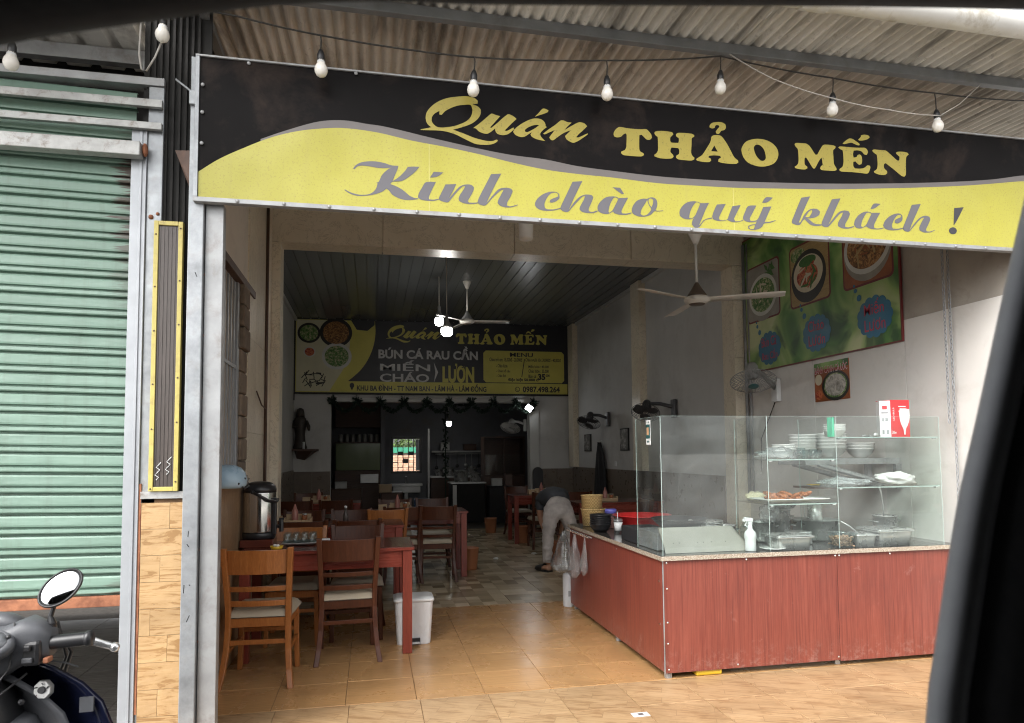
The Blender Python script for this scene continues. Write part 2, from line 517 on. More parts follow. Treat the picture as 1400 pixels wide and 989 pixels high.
def _dining():
    n = NT('patchwork_floor_tile'); v0 = n.co()
    oi_ = n.n('ShaderNodeObjectInfo'); rr_ = n.math('FLOOR', n.math('MULTIPLY', oi_.outputs['Random'], 37))
    sh_ = n.n('ShaderNodeVectorMath', operation='MULTIPLY_ADD'); n.l(rr_, sh_.inputs[0]); sh_.inputs[1].default_value = (.39999, .7998, 0); n.l(v0, sh_.inputs[2])
    v = sh_.outputs[0]
    br = n.n('ShaderNodeTexBrick'); br.inputs['Scale'].default_value = 1.0; br.offset = .0
    br.inputs['Brick Width'].default_value = .1333; br.inputs['Row Height'].default_value = .1333; br.inputs['Mortar Size'].default_value = .0
    br.inputs['Color1'].default_value = (.26, .195, .115, 1); br.inputs['Color2'].default_value = (.68, .57, .405, 1)
    br.inputs['Mortar'].default_value = (.50, .43, .32, 1)
    n.l(v, br.inputs['Vector'])
    f = n.noise(v, 9, 6, .65)
    c = n.mix(n.math('MULTIPLY', n.ramp(f, [(.35, 0), (.7, 1)]), .3), br.outputs[0], (.25, .20, .14))
    c = n.jit(c, .08)
    return n.done(c, .25)
M['tile_dining'] = _dining()
def _marble():
    n = NT('cream_marble_tile'); v = n.co()
    f = n.noise(v, 2.2, 6, .6, .6)
    w = n.noise(v, 3.5, 8, .7, 2.2)
    c = n.mix(n.ramp(f, [(.3, 0), (.7, 1)]), (.68, .60, .465), (.75, .68, .555))
    c = n.mix(n.ramp(w, [(.486, 0), (.497, .6), (.508, 0)]), c, (.14, .10, .06))
    c = n.jit(c, .05)
    return n.done(c, .3)
M['marble'] = _marble()
def _roof():
    n = NT('weathered_fibre_cement'); v = n.co()
    a = n.noise(v, 1.1, 7, .7, .5)
    b = n.noise(n.co((5, .5, 1)), 1.2, 6, .7, .8)
    sp = n.noise(v, 11, 6, .75)
    c = n.mix(n.ramp(a, [(.35, 0), (.65, 1)]), (.585, .56, .515), (.73, .705, .655))
    c = n.mix(n.math('MULTIPLY', n.ramp(b, [(.36, 1), (.52, 0)]), .75), c, (.20, .19, .175))
    c = n.mix(n.math('MULTIPLY', n.ramp(sp, [(.58, 0), (.70, 1)]), .45), c, (.13, .11, .09))
    c = n.jit(c, .10)
    return n.done(c, .9, 0, .2)
M['roof'] = _roof()
M['roof_l'] = mat('pale_ribbed_sheet', (.82, .80, .76), .7, 0, .2, 3, 0, 40, dirt=(.15, .11, .08), dscale=2.5, damt=.6)
def _shutter():
    n = NT('green_shutter_paint'); v = n.co()
    f = n.noise(n.co((.5, 1, 6)), 3, 6, .65)
    c = n.mix(n.ramp(f, [(.3, 0), (.7, 1)]), (.140, .225, .176), (.175, .27, .216))
    # rust streaks creeping in from the right-hand guide
    sx = n.n('ShaderNodeSeparateXYZ'); n.l(n.c.outputs['Object'], sx.inputs[0])
    d = n.math('SUBTRACT', -1.35, sx.outputs[0])
    e2 = n.math('SUBTRACT', n.math('MULTIPLY_ADD', n.noise(n.co((.8, 1, 30)), 1.2, 5, .75), .62, -.25), d)
    k = n.ramp(e2, [(0.0, 0), (.03, 1)])
    zf = n.ramp(n.math('MULTIPLY', sx.outputs[2], .25), [(.165, .8), (.19, .05), (.52, .04), (.62, .5), (.67, .95), (.78, .95), (.84, .1)])
    c = n.mix(n.math('MULTIPLY', k, zf), c, (.055, .032, .024))
    sp = n.noise(v, 5, 9, .8)
    c = n.mix(n.math('MULTIPLY', n.ramp(sp, [(.6, 0), (.7, 1)]), .3), c, (.18, .27, .2))
    st = n.noise(n.co((9, 1, .5)), 1.3, 6, .7, .4)
    c = n.mix(n.math('MULTIPLY', n.ramp(st, [(.5, 0), (.7, 1)]), .35), c, (.10, .135, .105))
    c = n.jit(c, .05)
    n.bump(n.noise(n.co((1.2, 1, 4)), 2.2, 3), .35, .02)
    return n.done(c, .42)
M['shut'] = _shutter()
def _yellow():
    n = NT('yellow_print'); v = n.co()
    f = n.noise(v, 2.2, 4, .6)
    s1 = n.noise(v, 75, 3, .8)
    s2 = n.noise(v, 30, 6, .8)
    c = n.mix(n.ramp(f, [(.3, 0), (.7, 1)]), (.355, .322, .036), (.39, .36, .055))
    sx = n.n('ShaderNodeSeparateXYZ'); n.l(n.c.outputs['Object'], sx.inputs[0])
    c = n.mix(n.math('MULTIPLY', n.ramp(s1, [(.55, 0), (.66, 1)]), .6), c, (.22, .17, .035))
    c = n.mix(n.math('MULTIPLY', n.ramp(s2, [(.62, 0), (.70, 1)]), .4), c, (.28, .22, .06))
    wsk = n.noise(n.co((14, 1, .8)), 1.2, 6, .7, .3)
    c = n.mix(n.math('MULTIPLY', n.ramp(wsk, [(.52, 0), (.72, 1)]), .22), c, (.30, .25, .07))
    n.bump(n.noise(v, 1.6, 2), .45, .06)
    return n.done(c, .32)
M['yel'] = _yellow()
M['gold'] = None
def _gold():
    n = NT('golden_letter_print'); v = n.co()
    s1 = n.noise(v, 60, 3, .8)
    c = n.mix(n.math('MULTIPLY', n.ramp(s1, [(.58, 0), (.68, 1)]), .6), (.30, .242, .033), (.09, .068, .012))
    return n.done(c, .4)
M['gold'] = _gold()
M['lettergrey'] = mat('grey_letter_print', (.105, .10, .112), .35, 0, .1, 3)
M['band'] = mat('taupe_band_print', (.12, .105, .10), .35, 0, .12, 3)
M['blk'] = mat('black_print', (.0075, .0065, .0065), .36, 0, .25, 2.5, spec=.06, dirt=(.05, .035, .028), dscale=2.2, damt=.5)
M['blkdot'] = mat('black_letter_print', (.03, .028, .035), .35)
# outlines of the painted letters, millimetres on the sign face
LETTERS = {
 'quan': [[[(1598,715),(1599,734),(1582,747),(1554,754),(1522,755),(1474,747),(1418,734),(1366,711),(1323,678),(1291,638),(1281,605),(1285,573),(1297,554),(1315,541),(1283,531),(1252,523),(1250,518),(1291,520),(1330,523),(1374,524),(1417,520),(1465,508),(1505,491),(1545,474),(1577,462),(1617,458),(1666,462),(1698,472),(1719,487),(1723,496),(1713,498),(1694,489),(1658,485),(1617,490),(1577,498),(1545,508),(1505,521),(1465,532),(1445,537),(1481,550),(1521,566),(1561,586),(1594,614),(1614,644),(1618,674),(1610,689),(1594,700),(1566,708)],[(1558,699),(1565,677),(1563,648),(1549,618),(1521,593),(1481,572),(1441,557),(1401,548),(1370,544),(1346,548),(1326,564),(1317,584),(1321,609),(1338,630),(1364,647),(1364,625),(1378,624),(1398,648),(1434,672),(1474,690),(1514,699),(1546,704)]],
  [[(1569,558),(1602,585),(1642,622),(1675,654),(1687,661),(1708,655),(1739,649),(1708,612),(1675,572),(1683,570),(1716,600),(1757,641),(1786,665),(1798,666),(1823,656),(1842,641),(1814,613),(1785,581),(1766,561),(1781,560),(1822,585),(1826,574),(1801,550),(1781,537),(1752,530),(1723,535),(1709,550),(1707,569),(1683,547),(1658,531),(1634,531),(1605,541),(1585,558)]],
  [[(2027,622),(2019,640),(1998,654),(1964,656),(1931,647),(1889,624),(1851,596),(1826,571),(1820,556),(1834,539),(1863,529),(1892,533),(1926,557),(1938,566),(1930,550),(1938,537),(1963,525),(1996,519),(2024,517),(2009,529),(1995,546),(1993,563),(2010,585),(2035,607),(2027,612)],[(1985,614),(1960,593),(1930,574),(1909,563),(1895,566),(1897,579),(1922,598),(1951,611),(1977,616)]],
  [[(1960,668),(1982,691),(2009,722),(2028,723),(2048,715),(2041,703),(2015,690),(1986,678),(1965,669)]],
  [[(2011,563),(2048,594),(2090,626),(2125,657),(2146,659),(2167,652),(2197,650),(2167,620),(2150,598),(2193,627),(2232,651),(2253,658),(2283,652),(2299,636),(2274,609),(2243,580),(2226,559),(2243,559),(2278,578),(2302,590),(2302,583),(2269,557),(2238,535),(2208,521),(2183,527),(2162,540),(2153,560),(2175,583),(2192,601),(2149,581),(2115,557),(2076,526),(2060,528),(2050,542),(2073,574),(2086,592),(2047,572),(2022,559)]]],
 'thao': [[[(2475,603),(2484,625),(2502,644),(2520,652),(2564,648),(2608,647),(2662,649),(2698,653),(2715,641),(2731,621),(2736,600),(2723,586),(2701,584),(2683,598),(2666,613),(2650,609),(2648,570),(2648,519),(2654,502),(2676,491),(2679,480),(2662,470),(2622,467),(2578,467),(2538,469),(2523,481),(2526,491),(2548,502),(2558,520),(2562,563),(2563,602),(2559,613),(2541,604),(2523,587),(2496,581),(2479,586)]],
  [[(2753,633),(2765,645),(2806,651),(2851,651),(2878,647),(2885,635),(2873,622),(2864,611),(2863,589),(2872,579),(2918,581),(2923,594),(2923,612),(2905,625),(2904,638),(2920,648),(2970,651),(3016,650),(3033,643),(3031,632),(3015,620),(3012,576),(3008,523),(3017,501),(3030,491),(3028,479),(3007,470),(2965,469),(2915,471),(2900,482),(2904,495),(2921,507),(2924,533),(2917,546),(2871,546),(2864,532),(2863,515),(2879,499),(2884,486),(2870,474),(2829,468),(2784,469),(2752,477),(2750,488),(2766,501),(2776,521),(2777,573),(2776,608),(2760,619)]],
  [[(3155,641),(3170,653),(3198,658),(3221,655),(3240,639),(3267,602),(3294,555),(3316,517),(3342,497),(3344,484),(3329,474),(3282,470),(3225,472),(3199,478),(3202,495),(3219,505),(3215,518),(3180,519),(3138,513),(3128,502),(3146,494),(3148,480),(3132,470),(3085,468),(3048,473),(3042,483),(3058,494),(3087,516),(3116,558),(3140,595),(3150,618)],[(3174,585),(3150,545),(3197,545)]],
  [[(3143,706),(3146,721),(3163,737),(3196,746),(3233,747),(3257,737),(3262,717),(3251,698),(3227,689),(3214,672),(3203,665),(3192,668),(3186,679),(3199,698),(3215,715),(3209,725),(3193,725),(3185,719),(3180,705),(3161,699)]],
  [[(3369,570),(3381,602),(3405,631),(3449,650),(3497,658),(3550,655),(3598,637),(3631,606),(3642,570),(3634,534),(3608,500),(3564,479),(3515,469),(3462,473),(3415,489),(3383,522)],[(3461,587),(3467,607),(3486,618),(3510,613),(3532,593),(3544,562),(3547,531),(3536,514),(3516,509),(3493,522),(3473,548)]]],
 'men': [[[(3766,645),(3779,654),(3824,656),(3858,655),(3883,638),(3921,585),(3936,585),(3962,627),(3984,656),(4014,662),(4064,661),(4082,654),(4077,641),(4061,626),(4061,580),(4064,530),(4080,504),(4082,490),(4062,482),(4007,480),(3966,481),(3955,489),(3960,504),(3976,518),(3972,555),(3968,568),(3949,544),(3917,491),(3907,485),(3895,494),(3864,541),(3850,560),(3840,553),(3837,526),(3840,508),(3857,495),(3857,484),(3837,475),(3797,474),(3766,479),(3761,488),(3780,501),(3791,522),(3793,567),(3789,612),(3773,629)]],
  [[(4101,650),(4115,658),(4176,659),(4248,660),(4310,665),(4328,653),(4335,635),(4323,615),(4303,618),(4283,637),(4252,642),(4221,637),(4215,611),(4219,588),(4243,595),(4251,609),(4269,614),(4282,603),(4285,571),(4279,547),(4261,539),(4245,549),(4233,562),(4215,558),(4214,528),(4226,512),(4262,513),(4298,521),(4325,541),(4346,540),(4348,525),(4333,491),(4317,482),(4271,483),(4199,484),(4118,482),(4103,490),(4108,501),(4129,517),(4138,550),(4138,605),(4134,632),(4114,640)]],
  [[(4136,680),(4158,700),(4189,720),(4215,720),(4250,702),(4272,688),(4267,678),(4249,679),(4208,692),(4183,687),(4152,678)]],
  [[(4261,719),(4283,742),(4283,751),(4314,759),(4345,754),(4353,743),(4334,728),(4297,716),(4269,713)]],
  [[(4367,649),(4383,659),(4429,659),(4476,659),(4507,640),(4568,595),(4584,599),(4587,623),(4565,640),(4558,650),(4577,659),(4624,662),(4656,657),(4662,645),(4642,627),(4636,580),(4632,500),(4618,482),(4595,488),(4533,530),(4472,569),(4459,561),(4458,533),(4480,512),(4481,498),(4463,485),(4421,482),(4380,493),(4375,503),(4397,519),(4406,543),(4407,590),(4404,622),(4381,636)]]],
 'kinh': [[[(856,250),(873,273),(903,291),(948,301),(994,303),(1039,297),(1077,287),(1120,287),(1112,260),(1097,223),(1085,191),(1124,221),(1162,264),(1177,285),(1245,291),(1216,256),(1177,221),(1139,196),(1085,187),(1072,172),(1108,161),(1147,140),(1185,110),(1216,98),(1235,98),(1235,93),(1201,85),(1162,82),(1124,89),(1085,108),(1066,130),(1050,143),(1025,123),(987,106),(942,94),(889,88),(844,96),(807,117),(811,122),(844,106),(889,96),(934,99),(964,111),(987,136),(998,170),(989,174),(1005,182),(1020,218),(1043,247),(1070,269),(1089,275),(1047,267),(1001,265),(956,270),(911,272),(881,264),(864,245)]],
  [[(1282,199),(1342,205),(1317,152),(1300,110),(1301,96),(1325,95),(1364,104),(1360,98),(1329,88),(1286,86),(1251,91),(1235,102),(1239,126),(1259,164)]],
  [[(1329,267),(1388,267),(1349,238),(1306,229)]],
  [[(1400,194),(1465,201),(1447,161),(1419,107),(1455,153),(1487,188),(1519,202),(1555,203),(1573,190),(1570,170),(1550,128),(1534,102),(1542,92),(1570,93),(1598,97),(1594,90),(1554,83),(1514,85),(1486,95),(1479,111),(1487,135),(1511,173),(1519,192),(1503,189),(1467,150),(1435,108),(1415,85),(1388,86),(1364,95),(1360,107),(1372,135)]],
  [[(1680,279),(1743,287),(1716,237),(1667,136),(1650,96),(1691,150),(1728,189),(1765,200),(1802,197),(1814,183),(1801,149),(1780,111),(1776,90),(1797,85),(1846,100),(1844,95),(1805,80),(1764,77),(1731,87),(1718,102),(1724,123),(1744,161),(1757,187),(1740,182),(1707,151),(1675,116),(1642,81),(1610,83),(1594,94),(1602,123),(1635,190)]]],
 'chao': [[[(2111,159),(2110,184),(2091,196),(2053,195),(2011,179),(1973,149),(1954,115),(1960,91),(1985,76),(2026,72),(2077,78),(2119,91),(2117,97),(2077,85),(2035,82),(2017,90),(2014,115),(2032,157),(2057,184),(2087,192),(2103,183),(2103,169),(2090,162),(2069,153),(2051,141),(2048,127),(2065,127),(2090,137)]],
  [[(2198,269),(2263,278),(2240,235),(2196,144),(2170,84),(2204,136),(2243,176),(2282,193),(2321,192),(2333,178),(2320,144),(2302,105),(2302,88),(2323,84),(2358,96),(2360,89),(2332,77),(2289,75),(2255,81),(2240,97),(2247,118),(2269,157),(2280,185),(2260,177),(2230,146),(2195,106),(2167,75),(2136,75),(2117,87),(2119,105),(2150,170)]],
  [[(2507,186),(2566,192),(2537,141),(2519,102),(2523,88),(2549,88),(2587,98),(2585,91),(2549,79),(2505,78),(2471,85),(2462,96),(2427,77),(2388,79),(2362,92),(2360,121),(2381,156),(2416,184),(2455,193),(2490,192),(2501,181)],[(2490,185),(2498,177),(2480,142),(2458,102),(2436,86),(2432,96),(2441,135),(2464,179),(2477,188)]],
  [[(2461,253),(2513,253),(2539,214),(2521,214)]],
  [[(2666,193),(2693,194),(2720,205),(2747,202),(2762,182),(2762,152),(2750,123),(2763,120),(2804,125),(2803,120),(2758,115),(2743,116),(2718,92),(2677,76),(2633,75),(2598,88),(2588,111),(2599,145),(2626,177)],[(2695,189),(2684,168),(2656,124),(2647,93),(2664,82),(2691,90),(2718,119),(2720,132),(2706,152),(2697,178)],[(2707,194),(2720,198),(2736,189),(2733,163),(2723,141),(2710,157),(2703,178)]]],
 'quy': [[[(3066,190),(3126,196),(3101,151),(3072,88),(3050,39),(3067,58),(3081,76),(3109,90),(3144,100),(3142,92),(3104,83),(3081,67),(3057,35),(3038,24),(3015,28),(3000,45),(3005,71),(3017,89),(2985,78),(2944,80),(2917,96),(2916,126),(2937,162),(2974,190),(3020,200),(3052,195)],[(3052,191),(3063,186),(3041,138),(3022,102),(2999,85),(2983,87),(2986,113),(3005,158),(3029,190),(3043,195)]],
  [[(3181,189),(3245,197),(3213,141),(3193,100),(3199,86),(3225,85),(3253,95),(3263,118),(3292,185),(3353,197),(3321,139),(3301,102),(3309,85),(3338,87),(3366,98),(3366,92),(3333,81),(3290,78),(3263,85),(3253,89),(3220,80),(3178,80),(3151,89),(3145,106),(3157,141)]],
  [[(3407,193),(3467,201),(3439,151),(3416,110),(3421,95),(3447,96),(3469,104),(3487,132),(3517,194),(3578,202),(3549,144),(3524,94),(3557,96),(3604,110),(3606,106),(3567,91),(3520,81),(3503,58),(3474,41),(3431,33),(3403,40),(3401,56),(3422,68),(3456,74),(3466,93),(3437,86),(3395,86),(3371,98),(3367,115),(3382,151)],[(3451,68),(3427,63),(3408,52),(3417,39),(3441,39),(3449,54)]],
  [[(3539,261),(3592,263),(3550,229),(3509,222)]]],
 'khach': [[[(3804,277),(3871,291),(3842,237),(3800,153),(3778,103),(3793,112),(3820,159),(3851,192),(3886,207),(3920,206),(3942,191),(3934,166),(3898,146),(3843,136),(3858,130),(3897,105),(3951,102),(3949,95),(3906,88),(3867,94),(3838,115),(3823,130),(3808,118),(3787,90),(3763,86),(3729,95),(3725,108),(3741,145),(3778,224)],[(3878,199),(3855,182),(3829,146),(3854,146),(3869,162),(3883,187)]],
  [[(4037,282),(4104,293),(4072,234),(4023,140),(4001,101),(4043,150),(4085,194),(4126,210),(4162,208),(4174,190),(4160,158),(4133,115),(4132,97),(4157,94),(4203,107),(4201,100),(4157,85),(4106,85),(4076,98),(4077,121),(4104,163),(4121,196),(4100,188),(4063,152),(4027,113),(3995,86),(3961,89),(3949,99),(3957,127),(3995,202)]],
  [[(4351,208),(4412,212),(4380,162),(4358,119),(4362,101),(4393,100),(4435,110),(4431,103),(4393,94),(4336,93),(4307,103),(4295,109),(4254,92),(4218,95),(4201,115),(4210,147),(4242,186),(4290,212),(4331,212),(4346,204)],[(4329,207),(4341,198),(4318,158),(4296,120),(4266,100),(4256,111),(4269,151),(4299,198),(4315,207)]],
  [[(4365,273),(4419,275),(4368,240),(4335,233)]],
  [[(4588,175),(4589,203),(4571,216),(4534,213),(4486,192),(4447,157),(4430,124),(4445,102),(4486,93),(4544,98),(4597,113),(4595,119),(4550,108),(4508,107),(4501,128),(4521,171),(4549,202),(4575,207),(4580,193),(4553,182),(4528,167),(4525,148),(4546,145),(4573,157)]],
  [[(4669,285),(4744,297),(4709,234),(4662,147),(4644,104),(4684,153),(4728,195),(4772,214),(4809,209),(4816,191),(4796,150),(4776,117),(4782,103),(4809,103),(4851,118),(4849,113),(4809,97),(4755,94),(4724,107),(4722,127),(4743,166),(4766,200),(4744,194),(4705,159),(4672,124),(4638,93),(4607,93),(4588,106),(4592,124),(4633,206)]]],
 'mark': [[[(5019,285),(5100,297),(5042,203),(5012,162),(5007,163)]],
  [[(4966,117),(4975,135),(5001,145),(5025,138),(5033,121),(5023,103),(4998,94),(4973,100)]]],
}
WAVE = [(5,165),(119,250),(259,330),(393,397),(526,444),(657,473),(802,490),(992,481),(1194,449),(1404,426),(1601,399),(1810,363),(2024,334),(2233,322),(2468,316),(2773,302),(3038,305),(3341,312),(3686,331),(4025,350),(4375,381),(4755,416),(5114,455),(5374,490),(5632,525)]
BAND = [(338,384),(493,454),(660,517),(801,537),(928,528),(1060,518),(1329,474),(1601,434),(1811,410),(2025,399),(2233,373),(2469,360),(2774,348),(3039,349),(3342,356),(3688,372),(4027,391),(4377,417),(4757,450),(5112,487),(5376,522),(5635,569)]
# ================================================================== setting: grounds and floors
struct(build(MB().add([(-400, -400, -.17), (400, -400, -.17), (400, 400, -.17), (-400, 400, -.17)], [(0, 1, 2, 3)]), 'ground', M['conc']))
struct(build(MB().add([(-300, -6, -.166), (300, -6, -.166), (300, 2.0, -.166), (-300, 2.0, -.166)], [(0, 1, 2, 3)]), 'road', M['asphalt']))
M['grout'] = mat('brown_grout', (.16, .095, .05), .85, 0, .3, 20)
M['grout_d'] = mat('grey_grout', (.15, .13, .11), .85, 0, .3, 20)

def tile_mesh(w, d, h, ch=.0015):
    mb = MB()
    vs = [(0, 0, -h), (w, 0, -h), (w, d, -h), (0, d, -h), (0, 0, -ch), (w, 0, -ch), (w, d, -ch), (0, d, -ch), (ch, ch, 0), (w - ch, ch, 0), (w - ch, d - ch, 0), (ch, d - ch, 0)]
    fs = [(8, 9, 10, 11)] + [(i, (i + 1) % 4, 4 + (i + 1) % 4, 4 + i) for i in range(4)] + [(4 + i, 4 + (i + 1) % 4, 8 + (i + 1) % 4, 8 + i) for i in range(4)]
    return mb.add(vs, fs)

def tile_floor(parent, m, x0, x1, y0, y1, ox, oy, st, gap=.003, name='floor_tile', top=0.0):
    cache = {}
    i0 = math.floor((x0 - ox) / st); j0 = math.floor((y0 - oy) / st)
    i = i0
    while ox + i * st < x1 - 1e-6:
        a, b = max(x0, ox + i * st), min(x1, ox + (i + 1) * st)
        j = j0
        while oy + j * st < y1 - 1e-6:
            c, d = max(y0, oy + j * st), min(y1, oy + (j + 1) * st)
            w, h = round(b - a - gap, 4), round(d - c - gap, 4)
            if w > .01 and h > .01:
                if (w, h) not in cache:
                    me = bpy.data.meshes.new(name)
                    t = tile_mesh(w, h, .008)
                    me.from_pydata(t.v, [], t.f); me.materials.append(m)
                    cache[(w, h)] = me
                o = bpy.data.objects.new(name, cache[(w, h)])
                COL.objects.link(o); o.parent = parent
                o.location = (a + gap / 2, c + gap / 2, top + random.uniform(-.0006, .0006))
                o.rotation_euler = (random.uniform(-.0006, .0006), random.uniform(-.0006, .0006), 0)
            j += 1
        i += 1

pf = struct(build(MB().box(-1.03, 6.2, 2.9, 4.082, -.168, -.005), 'porch_step', M['grout']))
tile_floor(pf, M['plank_light'], -1.03, 6.2, 2.9, 4.082, -.92, 2.90, .4)
sf = struct(build(MB().box(-1.03, 4.04, 4.084, 6.43, -.168, -.005), 'porch_floor', M['grout']))
tile_floor(sf, M['tile_orange'], -.94, 4.04, 4.084, 6.43, -.547, 4.084, .4047)
df = struct(build(MB().box(-1.5, 4.0, 6.432, 13.0, -.168, -.005), 'dining_floor', M['grout_d']))
tile_floor(df, M['tile_dining'], -1.39, 3.9, 6.432, 13.0, -.29, 6.432, .4)
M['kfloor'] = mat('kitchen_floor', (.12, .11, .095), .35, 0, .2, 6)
struct(build(MB().box(-1.5, 4.0, 13.002, 17.6, -.168, -.004), 'kitchen_floor', M['kfloor']))
M['dark_tile'] = plank('dark_slate_tile', (.10, .095, .088), (.15, .14, .13), (.05, .045, .04), .12, .5, .4)
nf = struct(build(MB().box(-4.6, -1.05, 3.5, 9.0, -.168, -.005), 'neighbour_floor', M['grout_d']))
tile_floor(nf, M['dark_tile'], -2.65, -1.05, 3.5, 6.7, -1.05, 3.5, .4)
# back yard seen through the kitchen window
struct(build(MB().box(-8, 12, 17.62, 40, -.168, -.02), 'back_yard', M['conc']))

# ================================================================== the building
B = thing('shop_house', 'single storey noodle shop open to the street with cream tiled beam and pale walls', 'building')
# porch side walls
def panelbox(name, m, *a, bevel=.0, parent=B, label=None):
    return build(MB().box(*a), name, m, parent, bevel=bevel, label=label)
rw = panelbox('right_wall', M['cement'], 4.062, 4.25, 3.60, 7.0, -.1, 3.40)
panelbox('right_wall_upper', M['cement'], 4.062, 4.25, 4.9, 7.0, 3.402, 3.92)
for y0, y1 in ((3.61, 4.528), (4.533, 5.646), (5.651, 6.86)):
    panelbox('wall_panel', M['panelwall'], 4.048, 4.066, y0, y1, 0, 2.43, bevel=.002, parent=rw)
lw = panelbox('left_wall', M['marble'], -1.12, -.955, 5.56, 7.0, -.1, 3.92)
panelbox('left_wall', M['plaster'], -1.12, -.955, 3.67, 5.557, 2.72, 3.78)
panelbox('left_wall', M['marble'], -1.12, -.955, 3.67, 5.557, -.1, 1.2)
for k, (y0, y1) in enumerate(((5.565, 5.95), (5.955, 6.35), (6.355, 6.78))):
    for z0, z1 in ((1.0, 1.6), (1.603, 2.35), (2.353, 3.1), (3.103, 3.88)):
        panelbox('wall_tile', M['marble'], -.957, -.945, y0, y1, z0, z1, parent=lw)
for y0, y1 in ((3.68, 4.177), (4.18, 4.70), (4.703, 5.22), (5.223, 5.56)):
    for z0, z1 in ((0, .595), (.598, 1.195)):
        panelbox('wall_tile', M['tile_brown'], -.957, -.94, y0, y1, z0, z1, parent=lw)
panelbox('sill', M['tile_brown'], -1.12, -.925, 3.67, 5.56, 1.197, 1.215, parent=lw)
# rough stone strip beside the grille
for k in range(9):
    z0 = 1.22 + k * .166
    mb = MB().box(-1.05, -.935 + random.uniform(-.012, .012), 5.30, 5.545, z0, z0 + .16)
    for q in range(4, 8): pass
    build(mb, 'stone', M['stone'] if 'stone' in M else M.setdefault('stone', mat('brown_rough_stone', (.20, .155, .115), .85, 0, .35, 9, .6, 30, jit=.15)), lw, bevel=.012)
# beam clad in cream marble tile, pillars either side
bm_ = panelbox('beam', M['marble'], -1.1, 4.06, 6.815, 7.06, 3.505, 4.36)
xs = [-1.1, .1, 1.44, 2.72, 4.05]
for a, b in zip(xs, xs[1:]):
    panelbox('beam_tile', M['marble'], a + .003, b - .003, 6.80, 6.816, 3.50, 4.2, parent=bm_, bevel=.002)
    panelbox('beam_tile', M['marble'], a + .003, b - .003, 6.80, 7.06, 3.484, 3.4995, parent=bm_)
pl = panelbox('pillar', M['marble'], -1.1, -.872, 6.815, 7.06, -.1, 3.48)
pr = panelbox('pillar', M['marble'], 3.905, 4.06, 6.815, 7.06, -.1, 3.48)
for z0, z1 in ((0, .8), (.803, 1.6), (1.603, 2.45), (2.453, 3.478)):
    panelbox('pillar_tile', M['marble'], -.975, -.868, 6.80, 6.814, z0, z1, parent=pl)
    panelbox('pillar_tile', M['marble'], 3.90, 4.045, 6.80, 6.814, z0, z1, parent=pr)
# dining room shell
dl = panelbox('dining_wall', M['plaster_in'], -1.6, -1.4, 7.06, 13.15, -.1, 4.36)
dr = panelbox('dining_wall', M['plaster_in'], 3.905, 4.1, 7.061, 13.15, -.1, 4.36)
panelbox('front_return_wall', M['plaster_in'], -1.6, -1.1, 6.83, 7.058, -.1, 4.36)
for xw, sg in ((-1.4, 1), (3.905, -1)):
    par = dl if sg > 0 else dr
    k = 0
    y = 7.07
    while y < 12.95:
        y1 = min(y + .597, 12.98)
        for z0, z1 in ((.003, .575), (.578, 1.15)):
            a, b = (xw - .003, xw + .010) if sg > 0 else (xw - .010, xw + .003)
            panelbox('wainscot_tile', M['wains'], a, b, y, y1, z0, z1, parent=par)
        y += .6
# engaged columns on the right dining wall
for y0 in (9.25, 12.62):
    panelbox('column', M['marble'], 3.80, 3.907, y0, y0 + .32, 1.155, 3.93)
bw = panelbox('back_wall', M['plaster_in'], -1.4, -.74, 13.0, 13.15, -.1, 4.36)
panelbox('back_wall', M['plaster_in'], 3.21, 3.905, 13.0, 13.15, -.1, 4.36)
panelbox('back_wall', M['plaster_in'], -.74, 3.21, 13.0, 13.15, 2.48, 4.36)
for a, b in ((-1.385, -1.07), (-1.067, -.745), (3.215, 3.55), (3.553, 3.9)):
    for z0, z1 in ((.003, .56), (.563, 1.12)):
        panelbox('wainscot_tile', M['wains'], a, b, 12.988, 13.003, z0, z1, parent=bw)
M['jambw'] = mat('pale_jamb_paint', (.55, .55, .53), .5, 0, .08, 3)
panelbox('opening_jamb', M['jambw'], 3.02, 3.208, 12.975, 13.2, 0, 2.40, bevel=.006)
panelbox('opening_lintel', M['jambw'], -.74, 3.208, 12.97, 13.2, 2.405, 2.477, bevel=.006)
# ceiling: boards laid front to back
cl = panelbox('ceiling', M['dark_void'], -1.4, 3.905, 7.06, 13.0, 3.965, 4.05)
nb = 36
wb = (3.9 + 1.395) / nb
tm = MB().box(0, wb - .014, 7.065, 12.995, -.012, 0)
tm.box(wb - .0138, wb - .0002, 7.065, 12.995, -.003, -.0005)
t0 = build(tm, 'ceiling_board', M['ceil'], cl)
t0.location = (-1.395, 0, 3.955)
for k in range(1, nb):
    clone(t0, (-1.395 + k * wb, 0, 3.955 + random.uniform(-.0015, .0015)), cl, (0, random.uniform(-.02, .02), 0))
panelbox('ceiling_trim', M['plaster_in'], -1.398, -1.35, 7.07, 12.98, 3.89, 3.94)
panelbox('ceiling_trim', M['plaster_in'], 3.85, 3.903, 7.07, 12.60, 3.89, 3.94)
# flat roof over everything behind the porch
panelbox('roof', M['cement'], -1.7, 4.4, 7.0, 17.2, 4.362, 4.5)
